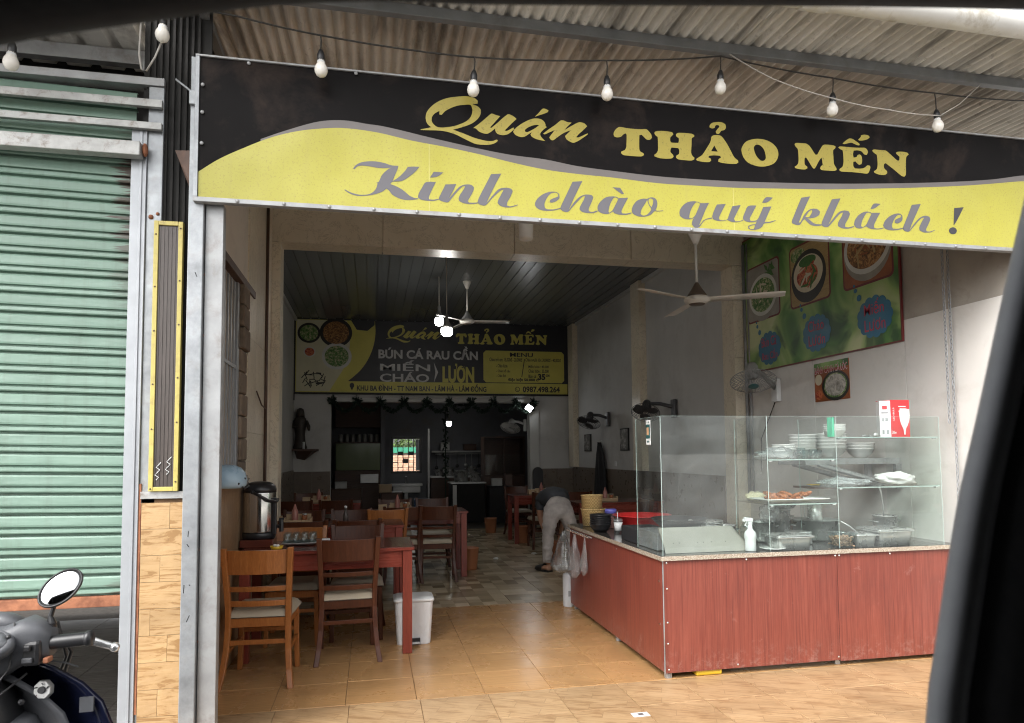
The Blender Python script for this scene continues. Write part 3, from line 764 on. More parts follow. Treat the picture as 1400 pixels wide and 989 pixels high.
# kitchen shell
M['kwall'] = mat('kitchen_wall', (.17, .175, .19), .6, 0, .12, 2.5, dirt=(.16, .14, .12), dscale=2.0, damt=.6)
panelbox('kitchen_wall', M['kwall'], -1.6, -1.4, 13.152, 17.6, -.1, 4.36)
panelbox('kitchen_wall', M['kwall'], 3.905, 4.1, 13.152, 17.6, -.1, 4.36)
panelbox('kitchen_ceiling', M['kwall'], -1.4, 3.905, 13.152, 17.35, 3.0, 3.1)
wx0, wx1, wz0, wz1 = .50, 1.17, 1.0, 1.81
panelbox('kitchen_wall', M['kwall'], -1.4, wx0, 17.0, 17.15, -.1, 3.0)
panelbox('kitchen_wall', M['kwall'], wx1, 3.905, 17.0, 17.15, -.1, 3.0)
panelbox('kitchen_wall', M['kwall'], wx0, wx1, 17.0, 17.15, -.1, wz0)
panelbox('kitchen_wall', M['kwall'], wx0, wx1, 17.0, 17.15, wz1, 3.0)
panelbox('partition', M['kwall'], .20, .30, 16.0, 17.0, 0, 3.0)
win = build(MB().box(wx0 - .04, wx0 + .015, 16.98, 17.05, wz0 - .04, wz1 + .04).box(wx1 - .015, wx1 + .04, 16.98, 17.05, wz0 - .04, wz1 + .04)
            .box(wx0 + .0152, wx1 - .0152, 16.98, 17.05, wz0 - .04, wz0 + .012).box(wx0 + .0152, wx1 - .0152, 16.98, 17.05, wz1 - .012, wz1 + .04), 'window', M['black_pl'], B)
for k in range(4):
    x = wx0 + (k + 1) * (wx1 - wx0) / 5.2
    build(MB().box(x - .009, x + .009, 17.06, 17.078, wz0, wz1), 'window_bar', M['black_pl'], win)
for (xa, xb, z) in ((wx0 + .01, wx0 + .13, 1.22), (wx0 + .13, wx0 + .26, 1.10), (wx0 + .26, wx0 + .39, 1.32), (wx0 + .39, wx0 + .52, 1.10), (wx0 + .26, wx0 + .39, 1.2), (wx0 + .39, wx0 + .52, 1.43)):
    build(MB().box(xa, xb, 17.062, 17.076, z, z + .016), 'window_bar', M['black_pl'], win)
for (xa, z) in ((wx0 + .135, 1.40), (wx0 + .265, 1.22), (wx0 + .395, 1.40)):
    build(MB().box(xa, xa + .12, 17.05, 17.085, z, z + .09), 'hanging_box', M['black_pl'], win)
build(MB().box(wx1 - .10, wx1 - .016, 17.03, 17.045, wz0 + .02, wz1 - .02), 'shutter_leaf', M['jamb'], win)

# back-yard brick wall and hedge beyond the window
bk = thing('brick_wall', 'sunlit orange brick wall with green band seen through the kitchen window', 'wall', (0, 21.5, 0))
build(MB().box(-.6, 2.6, 21.52, 21.70, -.1, 1.45), 'wall', M['grout_d'], bk)
bt = MB().box(0, .215, 0, .04, 0, .065)
b0 = None
for r in range(10):
    for c in range(13):
        x = -.3 + c * .225 + (r % 2) * .11; z = .70 + r * .076 - .06
        if x > 2.3: continue
        if b0 is None:
            b0 = build(bt, 'brick', M['brickout'], None); b0.parent = bk
            b0.location = (x, -.015, z)
        else:
            clone(b0, (x, -.015 + random.uniform(-.004, .004), z), bk)
M['greenpaint'] = mat('green_sheet_paint', (.05, .28, .17), .5)
build(MB().box(-.6, 2.6, 21.48, 21.52, 1.47, 1.64), 'green_band', M['greenpaint'], bk)
def leaf_cloud(name, parent, c, sz, n, lsz, m, seed=1):
    rnd = random.Random(seed); mb = MB()
    for _ in range(n):
        while True:
            p = Vector((rnd.uniform(-1, 1), rnd.uniform(-1, 1), rnd.uniform(-1, 1)))
            if .25 < p.length < 1 and noise.noise(p * 2.3 + Vector((seed, 0, 0))) > -.25: break
        q = Vector((c[0] + p.x * sz[0], c[1] + p.y * sz[1], c[2] + p.z * sz[2]))
        a = Vector((rnd.gauss(0, 1), rnd.gauss(0, 1), rnd.gauss(0, .6))).normalized(); b = a.orthogonal().normalized()
        l = lsz * rnd.uniform(.6, 1.3)
        mb.add([q - a * l, q + b * l * .45, q + a * l, q - b * l * .45], [(0, 1, 2, 3)])
    return build(mb, name, m, parent)
for i, (x, lab) in enumerate(((.2, 'leafy green bush behind the brick wall, left half of the kitchen window'), (1.5, 'leafy green bush behind the brick wall, right half of the kitchen window'))):
    t = thing('bush', lab, 'bush', (x, 22.5, 0), 'bushes beyond the kitchen window')
    build(MB().tube([(x, 22.5, -.1), (x + .05, 22.5, .8), (x, 22.5, 1.6)], [.05, .04, .02], 6), 'trunk', M['dkwood'], t)
    leaf_cloud('crown', t, (x, 22.5, 1.8), (.85, .5, .75), 1400, .06, M['leaf'], i + 3)

# ================================================================== porch awning
A = thing('awning', 'weathered corrugated awning with grey steel purlin hanging over the shop sign', 'awning', (1.7, 5, 4.1))
def corr(x0, x1, y0, y1, z, pitch=.076, amp=.016, zs=.056):
    n = round((x1 - x0) / pitch * 8)
    mb = MB()
    for j, y in enumerate((y0, (y0 + y1) / 2, y1)):
        for i in range(n + 1):
            x = x0 + (x1 - x0) * i / n
            mb.v.append((x, y, z + zs * (y - 4.0) + amp * math.cos(2 * PI * (x - x0) / pitch)))
    for j in range(2):
        for i in range(n):
            a = j * (n + 1) + i
            mb.f.append((a, a + 1, a + n + 2, a + n + 1))
    return mb
x = -1.24; k = 0
while x < 6.3:
    build(corr(x, x + .988, 3.50, 7.83, 4.135 + (k % 2) * .004), 'roof_sheet', M['roof'], A, smooth=True, solid=.005)
    x += .912; k += 1
build(MB().box(-1.24, 6.8, 3.975, 4.025, 4.05, 4.118), 'purlin', M['purlin'], A, bevel=.003)
build(MB().box(-1.24, 6.8, 5.6, 5.65, 4.13, 4.205), 'purlin', M['purlin'], A, bevel=.003)
for xx in (-1.0,):
    build(MB().box(xx, xx + .05, 3.55, 5.58, 4.0, 4.048), 'rafter', M['purlin'], A, bevel=.003)
# gutter pipe along the eave
M['pvc'] = mat('stained_white_pipe', (.62, .61, .58), .5, 0, .12, 4, dirt=(.30, .25, .17), dscale=5, damt=.8)
g = tag(build(MB().tube([(-1.2, 3.41, 4.085), (2.6, 3.41, 4.085), (6.9, 3.41, 4.085)], .074, 16).tube([(2.45, 3.41, 4.085), (2.62, 3.41, 4.085)], .082, 16), 'gutter_pipe', M['pvc'], smooth=True),
        'stained white drain pipe running along the front edge of the awning', 'pipe')
# chain and hook clutter under the purlin
# neighbour's awning on the left
NA = thing('neighbour_awning', 'pale ribbed roof sheet over the green roller shutter with steel beam', 'awning', (-2.5, 4.5, 4.0))
mb = MB()
x = -4.2
pr = [(0, 0), (.02, .034), (.05, .034), (.07, 0)]
pts = []
while x < -1.3:
    pts += [(x + a, b) for a, b in pr]; x += .2
for (y, z) in ((2.6, 4.075), (5.6, 3.902)):
    mb.v += [(a, y, z + b) for a, b in pts]
n = len(pts)
mb.f += [(i, i + 1, n + i + 1, n + i) for i in range(n - 1)]
build(mb, 'ribbed_sheet', M['roof_l'], NA, solid=.004)
build(MB().box(-4.4, -1.10, 4.50, 4.56, 3.865, 3.955), 'purlin', M['galv_dull'], NA, bevel=.003)
build(MB().box(-1.33, -1.27, 4.44, 4.50, 3.60, 3.93).box(-1.35, -1.28, 4.30, 4.438, 3.72, 3.78), 'bracket', M['galv_dull'], NA, bevel=.002)
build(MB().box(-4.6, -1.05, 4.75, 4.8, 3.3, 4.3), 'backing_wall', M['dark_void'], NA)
LP_ = tag(build(MB().tube([(-1.06, 3.42, 3.60), (-1.085, 3.42, 3.47), (-1.09, 3.42, 3.33), (-1.078, 3.42, 3.255), (-1.055, 3.42, 3.25), (-1.02, 3.42, 3.32), (-.985, 3.42, 3.42), (-.975, 3.42, 3.52)], .0045, 8), 'cable_loop', M['cord_w'], smooth=True), 'pale cable hanging in a U-shaped loop left of the second bulb', 'cable')

# the street front is drawn at 1:1.15; bring these things to their real size
FACADE = [A, NA]
def fit_front(o, s=.87):
    l = o.location.copy()
    o.scale = (s, s, s)
    o.location = (l.x * s, l.y * s, l.z * s + .1846)
fit_front(A); fit_front(NA); fit_front(g)
# ================================================================== flat print helpers
def smooth_loop(pts, lim=52, sub=4):
    n = len(pts); out = []
    P2 = [Vector((p[0], p[1])) for p in pts]
    sharp = []
    for i in range(n):
        a = P2[i] - P2[i - 1]; b = P2[(i + 1) % n] - P2[i]
        ang = abs(math.degrees(a.angle_signed(b))) if a.length > 0 and b.length > 0 else 0
        sharp.append(ang > lim)
    for i in range(n):
        p1, p2 = P2[i], P2[(i + 1) % n]
        p0 = P2[i - 1] if not sharp[i] else p1 + (p1 - p2) * .4
        p3 = P2[(i + 2) % n] if not sharp[(i + 1) % n] else p2 + (p2 - p1) * .4
        L = (p2 - p1).length
        for k in range(sub):
            t = k / sub
            m1 = (p2 - p0) * .5; m2 = (p3 - p1) * .5
            for m in (m1, m2):
                if m.length > L: m *= L / m.length
            out.append((2 * t**3 - 3 * t**2 + 1) * p1 + (t**3 - 2 * t**2 + t) * m1 + (-2 * t**3 + 3 * t**2) * p2 + (t**3 - t**2) * m2)
    return out

def fill_loops(loops):
    c = bpy.data.curves.new('tmp', 'CURVE'); c.dimensions = '2D'; c.fill_mode = 'FRONT'
    for lp in loops:
        sp = c.splines.new('POLY'); sp.points.add(len(lp) - 1); sp.use_cyclic_u = True
        for p, q in zip(sp.points, lp): p.co = (q[0], q[1], 0, 1)
    o = bpy.data.objects.new('tmp', c); COL.objects.link(o)
    dg = bpy.context.evaluated_depsgraph_get()
    me = bpy.data.meshes.new_from_object(o.evaluated_get(dg))
    vs = [tuple(v.co) for v in me.vertices]; fs = [tuple(p.vertices) for p in me.polygons]
    bpy.data.objects.remove(o); bpy.data.curves.remove(c); bpy.data.meshes.remove(me)
    return vs, fs

def text_geo(body, bold=0.0, spacing=1.0):
    c = bpy.data.curves.new('tmp', 'FONT'); c.body = body; c.offset = bold; c.space_character = spacing
    c.resolution_u = 3
    o = bpy.data.objects.new('tmp', c); COL.objects.link(o)
    dg = bpy.context.evaluated_depsgraph_get()
    me = bpy.data.meshes.new_from_object(o.evaluated_get(dg))
    vs = [tuple(v.co) for v in me.vertices]; fs = [tuple(p.vertices) for p in me.polygons]
    bpy.data.objects.remove(o); bpy.data.curves.remove(c); bpy.data.meshes.remove(me)
    return vs, fs

def text_fit(mb, body, a0, a1, b0, b1, f, bold=0.0, shear=0.0):
    """b0/b1: baseline and top of the whole line; f maps (a, b) on the plane to 3D"""
    vs, fs = text_geo(body, bold)
    x0 = min(v[0] for v in vs); x1 = max(v[0] for v in vs); y0 = min(v[1] for v in vs); y1 = max(v[1] for v in vs)
    sx = (a1 - a0) / (x1 - x0); sy = (b1 - b0) / (y1 - y0)
    mb.add([f(a0 + (v[0] - x0) * sx + shear * (v[1] - y0) * sy, b0 + (v[1] - y0) * sy) for v in vs], fs)

def loops_fit(mb, glyphs, f, box=None, src=None):
    """glyph outlines in mm; box=(a0,a1,b0,b1) refits them"""
    for g in glyphs:
        loops = [smooth_loop([(p[0] / 1000, p[1] / 1000) for p in lp]) for lp in g]
        vs, fs = fill_loops(loops)
        if box:
            s0, s1, t0, t1 = src
            vs = [(box[0] + (v[0] - s0) / (s1 - s0) * (box[1] - box[0]), box[2] + (v[1] - t0) / (t1 - t0) * (box[3] - box[2])) for v in vs]
        mb.add([f(v[0], v[1]) for v in vs], fs)

def glyph_box(names):
    ps = [p for nm in names for g in LETTERS[nm] for lp in g for p in lp]
    return (min(p[0] for p in ps) / 1000, max(p[0] for p in ps) / 1000, min(p[1] for p in ps) / 1000, max(p[1] for p in ps) / 1000)

# ================================================================== the big shop sign
SX, SZ, SY = -.97, 2.85, 4.02
SG = thing('shop_sign', 'long black and yellow shop sign above the entrance reading Quán THẢO MẾN', 'sign', (1.9, 4.05, 2.85))
build(MB().box(-.962, 4.76, 4.024, 4.05, 2.872, 3.685), 'panel', M['blk'], SG)
def sp(dy):
    return lambda a, b: (SX + a, SY + dy, SZ + b)
wave = [(p[0] / 1000, p[1] / 1000) for p in WAVE]
def cr_open(pts, sub=5):
    out = []
    for i in range(len(pts) - 1):
        p0 = Vector(pts[max(0, i - 1)]); p1 = Vector(pts[i]); p2 = Vector(pts[i + 1]); p3 = Vector(pts[min(len(pts) - 1, i + 2)])
        for k in range(sub):
            t = k / sub
            out.append(.5 * ((2 * p1) + (p2 - p0) * t + (2 * p0 - 5 * p1 + 4 * p2 - p3) * t * t + (3 * p1 - p0 - 3 * p2 + p3) * t**3))
    out.append(Vector(pts[-1]))
    return out
wv = cr_open([(.009, .167)] + wave[1:] + [(5.726, .512)])
mb = MB()
n = len(wv)
mb.v = [sp(.0028)(p.x, .023) for p in wv] + [sp(.0028)(p.x, p.y) for p in wv]
mb.f = [(i, i + 1, n + i + 1, n + i) for i in range(n - 1)]
build(mb, 'yellow_field', M['yel'], SG)
band = cr_open([(p[0] / 1000, p[1] / 1000) for p in BAND] + [(5.726, .557)])
def lower(x):
    for a, b in zip(wv, wv[1:]):
        if a.x <= x <= b.x: return a.y + (b.y - a.y) * (x - a.x) / max(1e-6, b.x - a.x)
    return wv[-1].y
n = len(band)
mb = MB()
mb.v = [sp(.0033)(p.x, min(p.y, lower(p.x))) for p in band] + [sp(.0033)(p.x, p.y) for p in band]
mb.v = [(v[0], v[1], v[2]) for v in mb.v]
mb.f = [(i, i + 1, n + i + 1, n + i) for i in range(n - 1)]
build(mb, 'taupe_band', M['band'], SG)
M['seam'] = mat('banner_seam', (.50, .46, .14), .4)
for xs_ in (1.30, 3.30):
    build(MB().box(SX + xs_, SX + xs_ + .004, SY + .0022, SY + .0027, SZ + .024, SZ + lower(xs_) - .002), 'panel_seam', M['seam'], SG)
for key, m in (('quan', 'gold'), ('thao', 'gold'), ('men', 'gold'), ('kinh', 'lettergrey'), ('chao', 'lettergrey'), ('quy', 'lettergrey'), ('khach', 'lettergrey'), ('mark', 'blkdot')):
    mb = MB()
    loops_fit(mb, LETTERS[key], sp(.0014))
    build(mb, 'lettering', M[m], SG)
fr = [(-.985, 4.765, 2.845, 2.8715), (-.985, 4.765, 3.6855, 3.697)]
for a, b, c, d in fr:
    build(MB().box(a, b, 4.012, 4.058, c, d), 'frame', M['galv_dull'], SG, bevel=.002)
build(MB().box(-.985, -.9625, 4.012, 4.058, 2.872, 3.685), 'frame', M['galv'], SG, bevel=.002)
build(MB().box(4.7605, 4.785, 4.012, 4.058, 2.872, 3.685), 'frame', M['galv'], SG, bevel=.002)
bolt = None
for k in range(22):
    x = -.75 + k * .252
    if bolt is None:
        bolt = build(MB().lathe([(.011, 0), (.011, .004), (.006, .008), (.0001, .009)], seg=8, m=Matrix.Rotation(R(90), 3, 'X')), 'screw', M['galv_dull'], None, smooth=True)
        bolt.parent = SG; bolt.location = (x - 1.9, -.038, .008)
    else:
        clone(bolt, (x - 1.9, -.038, .008 + random.uniform(-.003, .003)), SG)
for (x, z) in ((-.945, 3.52), (-.945, 3.36), (-.945, 3.18), (-.70, 3.672), (-.1, 3.676)):
    clone(bolt, (x - 1.9, -.033, z - 2.85), SG)
build(MB().box(-1.02, -.968, 4.03, 4.10, 3.41, 3.49).tube([(-1.02, 4.06, 3.5), (-1.10, 4.06, 3.56)], .007, 6), 'clamp', M['galv'], SG, bevel=.003)
build(MB().add([(-1.11, 4.12, 3.17), (-.99, 4.10, 3.17), (-.99, 4.10, 2.90), (-1.0, 4.12, 2.88)], [(0, 1, 2, 3)]), 'gusset_plate', M['brown_met'], SG, solid=.004)

# posts that carry the sign
p = thing('steel_post', 'white galvanised steel post at the left end of the shop sign, scratched near its foot', 'post', (-.975, 4.09, 0), 'posts left of the entrance')
build(MB().box(-1.017, -.936, 4.052, 4.13, -.16, 3.70), 'post', M['galv'], p, bevel=.004)
r0 = None
for z in (.4, .62, .9, 1.45, 1.75, 2.1, 2.45):
    if r0 is None:
        r0 = build(MB().sphere((0, 0, 0), .009, 8, 5), 'rivet', M['rust'], None, smooth=True); r0.parent = p; r0.location = (.041, .01, z)
    else: clone(r0, (.041, .01, z), p)
sc = MB()
for (x, z, dx, dz) in ((-.99, .94, .02, -.03), (-.985, .98, .004, .06), (-1.0, .72, -.004, -.09), (-.975, .72, .012, -.012), (-.985, .52, .03, .07), (-.975, 2.45, .02, -.05)):
    sc.tube([(x, 4.0515, z), (x + dx * .5, 4.0515, z + dz * .5)], .002, 5)
build(sc, 'tape_scraps', M['black_mt'], p)
p2 = thing('steel_channel', 'dull grey steel channel standing tight to the right of the white post', 'post', (-.88, 4.12, 0), 'posts left of the entrance')
build(MB().box(-.932, -.836, 4.085, 4.105, -.16, 2.86).box(-.932, -.918, 4.106, 4.155, -.16, 2.86).box(-.852, -.836, 4.106, 4.155, -.16, 2.86), 'channel', M['galv_dull'], p2, bevel=.003)

# window grille in the left porch wall
G = thing('window_grille', 'tall white painted bar grille in the left wall beside the tea urn', 'grille', (-1.0, 4.8, 1.2))
for k in range(15):
    y = 3.65 + k * .108
    build(MB().box(-.992, -.972, y, y + .022, 1.22, 2.68), 'bar', M['jamb'], G)
build(MB().box(-.996, -.968, 3.63, 5.22, 2.05, 2.075), 'rail', M['jamb'], G)
build(MB().box(-1.0, -.96, 5.225, 5.295, 1.22, 2.69), 'frame', M['jamb'], G, bevel=.003)
build(MB().box(-1.0, -.93, 3.70, 5.80, 2.692, 2.75), 'head_rail', M['brown_met'], G, bevel=.003)
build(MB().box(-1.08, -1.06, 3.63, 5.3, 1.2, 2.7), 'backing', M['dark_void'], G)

# ================================================================== neighbour's roller shutter
SH = thing('roller_shutter', 'pale green roller shutter with rusty bottom bar left of the shop', 'shutter', (0, 4.2, 0))
prof = [(.012, .1105), (.010, .108), (-.008, .106), (-.013, .098), (-.015, .060), (-.013, .050), (.004, .046), (.005, .039), (-.012, .035), (-.014, .018), (-.010, .012), (.010, .009), (.016, .005), (.016, .0)]
zz = .655; k = 0
while zz < 3.50:
    tl = R(1.35) * min(1, .25 + k / 8)
    mb = MB()
    for x in (-4.2, -1.338):
        for (py_, pz) in prof:
            mb.v.append((x, 4.2 + py_, zz + pz + math.tan(tl) * (-1.34 - x)))
    n = len(prof)
    mb.f = [(i, n + i, n + i + 1, i + 1) for i in range(n - 1)]
    build(mb, 'slat', M['shut'], SH)
    zz += .1105; k += 1
build(MB().box(-4.2, -1.352, 4.175, 4.225, .598, .656), 'bottom_bar', M['rust'], SH, bevel=.004)
SF = thing('shutter_frame', 'silvery steel frame with three speckled cross tubes round the green shutter', 'frame', (-1.3, 4.15, 0))
build(MB().box(-1.345, -1.262, 4.135, 4.16, -.16, 3.29).box(-1.345, -1.325, 4.161, 4.24, -.16, 3.29).box(-1.30, -1.285, 4.128, 4.1345, -.16, 3.29).box(-1.268, -1.262, 4.126, 4.1345, -.16, 3.29), 'guide_rail', M['jamb'], SF, bevel=.002)
build(MB().box(-1.2615, -1.180, 4.14, 4.22, -.16, 3.545), 'post', M['galv'], SF, bevel=.004)
build(MB().box(-4.3, -1.178, 4.13, 4.22, 3.548, 3.595), 'head_tube', M['galv_dull'], SF, bevel=.003)
build(MB().box(-4.3, -1.178, 4.095, 4.125, 3.405, 3.45), 'cross_tube', M['galv_rust'], SF, bevel=.003)
build(MB().box(-4.3, -1.178, 4.095, 4.125, 3.275, 3.315), 'cross_tube', M['galv_rust'], SF, bevel=.003)
build(MB().box(-4.3, -1.275, 4.05, 4.12, 3.10, 3.18), 'cross_tube', M['galv_rust'], SF, bevel=.004)
build(MB().sphere((-1.262, 4.10, 3.15), .03, 10, 6, (.5, .9, 1.3)), 'weld_patch', M['rust'], SF, smooth=True)
build(MB().sphere((-1.235, 4.138, 2.78), .014, 8, 5).sphere((-1.20, 4.138, 2.80), .010, 8, 5), 'bolt', M['rust'], SF, smooth=True)
build(MB().box(-1.2612, -1.25, 4.132, 4.139, .02, 1.27), 'rust_strip', M['rust'], SF)
# inside of the closed shop, glimpsed under the shutter
NH = thing('neighbour_shop', 'dark interior of the closed shop below the green shutter', 'building', (-2.8, 6, 0))
build(MB().box(-4.6, -4.5, 4.3, 8.0, -.1, 4.3).box(-1.20, -1.13, 4.86, 8.0, -.1, 4.3).box(-4.5, -1.2, 7.9, 8.0, -.1, 4.3).box(-4.5, -1.2, 4.82, 7.9, 4.2, 4.3), 'walls', M['cement'], NH)
mb = MB()
for k in range(9):
    mb.box(-1.28 + k * .034, -1.267 + k * .034, 4.16, 4.175, 0, 4.16)
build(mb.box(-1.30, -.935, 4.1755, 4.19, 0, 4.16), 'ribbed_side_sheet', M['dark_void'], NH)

# narrow sign and plank tiled pillar
NS = thing('narrow_sign', 'tall narrow dark brown sign in a yellow frame between shutter and entrance', 'sign', (-1.13, 4.12, 1.23))
M['brownpanel'] = wood('dark_brown_panel', (.055, .042, .036), (.085, .068, .06), 'z', .4, jit=0)
build(MB().box(-1.2, -1.06, 4.112, 4.135, 1.235, 2.742), 'panel', M['brownpanel'], NS)
for k in range(6):
    x = -1.18 + k * .02
    build(MB().box(x, x + .007, 4.109, 4.112, 1.255, 2.72), 'rib', M['brownpanel'], NS)
build(MB().box(-1.207, -1.183, 4.10, 4.137, 1.228, 2.75), 'frame', M['yellow_tr'], NS, bevel=.002)
build(MB().box(-1.079, -1.055, 4.10, 4.137, 1.228, 2.75), 'frame', M['yellow_tr'], NS, bevel=.002)
build(MB().box(-1.1825, -1.0795, 4.10, 4.137, 2.726, 2.75), 'frame', M['yellow_tr'], NS, bevel=.002)
build(MB().box(-1.1825, -1.0795, 4.10, 4.137, 1.228, 1.252), 'frame', M['yellow_tr'], NS, bevel=.002)
s0 = None
for x in (-1.195, -1.067):
    for z in (1.27, 1.6, 1.85, 2.15, 2.4, 2.7):
        zz_ = z + (x + 1.1) * .3
        if s0 is None:
            s0 = build(MB().sphere((0, 0, 0), .005, 6, 4), 'screw', M['brown_met'], None); s0.parent = NS; s0.location = (x + 1.13, -.021, zz_ - 1.23)
        else: clone(s0, (x + 1.13, -.021, zz_ - 1.23), NS)
mb = MB()
for x0, z0 in ((-1.168, 1.29), (-1.115, 1.32)):
    mb.tube([(x0 + .012 * math.sin(i * 2.1) + i * .002, 4.107, z0 + i * .014) for i in range(8)], .0025, 5)
build(mb, 'paint_squiggle', M['white_pl'], NS)
TP = thing('tiled_pillar', 'short pillar faced with light wood plank tiles below the narrow sign', 'pillar', (-1.14, 4.15, 0))
build(MB().box(-1.247, -1.025, 4.14, 4.62, -.16, 1.185), 'core', M['grout'], TP)
z = -.14; k = 0
while z < 1.15:
    h = min(.145, 1.183 - z)
    c = [-.5, -1.145, -.5, -1.10, -1.19][k % 5]
    segs = [(-1.245, -1.027)] if c == -.5 else [(-1.245, c), (c + .0015, -1.027)]
    for a, b in segs:
        build(MB().box(a, b, 4.128 - random.uniform(0, .0015), 4.1405, z, z + h - .0018), 'plank_tile', M['plank_wall'], TP)
    z += .145; k += 1
build(MB().box(-1.25, -1.03, 4.118, 4.14, 1.187, 1.226), 'cap', M['galv_rust'], TP)

# ================================================================== string of bulbs under the awning
cab = [(-3.0, 3.86, 3.90), (-1.88, 3.88, 3.70), (-1.10, 3.88, 3.90), (-.743, 3.89, 3.865), (-.309, 3.9, 3.815), (.554, 3.9, 3.782), (1.426, 3.9, 3.857), (2.198, 3.9, 3.972), (3.012, 3.9, 3.912), (3.837, 3.9, 3.889), (4.561, 3.9, 3.908), (5.6, 3.9, 3.99)]
def sag(pts, d=.02, n=6):
    out = []
    for a, b in zip(pts, pts[1:]):
        a = Vector(a); b = Vector(b)
        for i in range(n):
            t = i / n
            q = a.lerp(b, t); q.z -= d * 4 * t * (1 - t) * (b - a).length
            out.append(q)
    out.append(Vector(pts[-1]))
    return out
LC = tag(build(MB().tube(sag(cab, .012), .0055, 6), 'light_cable', M['cord'], smooth=True), 'black cable of the bulb string slung under the awning', 'cable')
LW = tag(build(MB().tube(sag([(2.25, 3.88, 3.98), (2.55, 3.87, 3.84), (3.0, 3.86, 3.745), (3.4, 3.86, 3.71), (3.83, 3.88, 3.72)], .02), .0042, 6)
      .tube([(3.83, 3.88, 3.72), (3.98, 3.87, 3.81), (4.15, 3.86, 3.96)], .0035, 5), 'loose_wire', M['cord_w'], smooth=True), 'pale loose wire drooping between the bulbs on the right of the awning', 'wire')
M['bulbw'] = mat('frosted_bulb', (.74, .71, .66), .25, 0, .05, 8)
bt = [(-1.854, 3.484, 'unlit white bulb hanging in front of the green shutter, leftmost of the string'),
      (-1.128, 3.721, 'unlit white bulb hanging over the gap between shutter and sign'),
      (-.291, 3.614, 'unlit white bulb above the empty black left part of the big sign'),
      (.584, 3.587, 'unlit white bulb hanging over the Q of Quán'),
      (1.422, 3.645, 'unlit white bulb hanging above the gap between Quán and THẢO'),
      (2.191, 3.762, 'unlit white bulb hanging above the Ả of THẢO'),
      (3.003, 3.694, 'unlit white bulb hanging above MẾN, over the letter M'),
      (3.825, 3.658, 'unlit white bulb hanging past the end of MẾN, beside the pale wire')]
ctop = [3.70, 3.885, 3.812, 3.78, 3.855, 3.97, 3.91, 3.887]
prev = None
for (x, z, lab), zt in zip(bt, ctop):
    hb = thing('hanging_bulb', lab, 'light bulb', (x, 3.9, z), 'unlit bulbs on the string under the awning')
    t = random.uniform(-.06, .06)
    sk = build(MB().lathe([(.016, .040), (.020, .045), (.021, .085), (.014, .105), (.006, .118)], seg=12), 'lamp_holder', M['black_pl'], None, smooth=True); sk.parent = hb
    gl = build(MB().lathe([(.0001, -.046), (.014, -.043), (.027, -.034), (.035, -.018), (.037, -.004), (.034, .012), (.026, .028), (.020, .040), (.020, .050)], seg=16), 'bulb', M['bulbw'], None, smooth=True); gl.parent = hb
    cp = build(MB().lathe([(.0225, .018), (.0225, .044)], seg=14), 'bulb_collar', M['white_pl'], None, smooth=True); cp.parent = hb
    dr_ = build(MB().tube([(0, 0, .11), (.003, 0, (zt - z) * .6 + .05), (0, 0, max(.13, zt - z))], .004, 6), 'drop_cord', M['cord'], None); dr_.parent = hb
    fit_front(hb)
    hb.rotation_euler = (random.uniform(-.05, .05), t, 0)

for o in (SG, p, p2, SH, SF, NH, NS, TP, LC, LW):
    fit_front(o)
# ================================================================== the car window the picture is taken through
CW = thing('car_door_frame', 'blurred black car door frame with dark grey seal along the top and right edge', 'car', (.2, .5, 1.2))
M['seal'] = mat('grey_rubber_seal', (.26, .27, .295), .6, 0, .1, 30)
M['trim'] = mat('black_headliner', (.010, .010, .012), .8, 0, .2, 30)
pil = [(.640, .5, 1.80), (.574, .5, 1.601), (.528, .5, 1.455), (.500, .5, 1.367), (.472, .5, 1.251), (.460, .5, 1.193), (.445, .5, 1.05), (.43, .5, .8)]
def sweep(path, prof, axis):
    mb = MB(); n = len(prof)
    for p in path:
        for a, b in prof:
            mb.v.append((p[0] + a, p[1] + b, p[2]) if axis == 'x' else (p[0], p[1] + b, p[2] + a))
    for i in range(len(path) - 1):
        for k in range(n):
            k2 = (k + 1) % n
            mb.f.append((i * n + k, i * n + k2, (i + 1) * n + k2, (i + 1) * n + k))
    mb.f.append(tuple(range(n))); mb.f.append(tuple(reversed(range((len(path) - 1) * n, len(path) * n))))
    return mb
def cro3(pts, sub=5):
    out = []
    for i in range(len(pts) - 1):
        p0, p1, p2, p3 = (Vector(pts[max(0, min(len(pts) - 1, j))]) for j in (i - 1, i, i + 1, i + 2))
        for k in range(sub):
            t = k / sub
            out.append(.5 * ((2 * p1) + (p2 - p0) * t + (2 * p0 - 5 * p1 + 4 * p2 - p3) * t * t + (3 * p1 - p0 - 3 * p2 + p3) * t**3))
    out.append(Vector(pts[-1])); return out
ppath = cro3(pil)
build(sweep(ppath, [(.001, 0), (.004, -.006), (.012, -.009), (.016, -.004), (.016, .012), (.004, .014), (0, .006)], 'x'), 'window_seal', M['seal'], CW, smooth=True)
build(sweep(ppath, [(.0165, -.001), (.019, -.006), (.025, -.007), (.0275, -.003), (.0275, .01), (.0165, .01)], 'x'), 'window_channel', M['seal'], CW, smooth=True)
build(sweep(ppath, [(.028, -.004), (.05, -.022), (.09, -.03), (.13, -.03), (.13, .04), (.028, .03)], 'x'), 'door_pillar', M['trim'], CW, smooth=True)
top = [(-0.6, 0.5, 1.5555), (-0.4, 0.5, 1.6405), (-0.245, 0.5, 1.6995), (-0.201, 0.5, 1.7135), (-0.155, 0.5, 1.7265), (-0.083, 0.5, 1.7465), (-0.022, 0.5, 1.7585), (0.027, 0.5, 1.7645), (0.106, 0.5, 1.7725), (0.362, 0.5, 1.8045), (0.472, 0.5, 1.8175), (0.62, 0.5, 1.8335), (0.75, 0.5, 1.8455)]
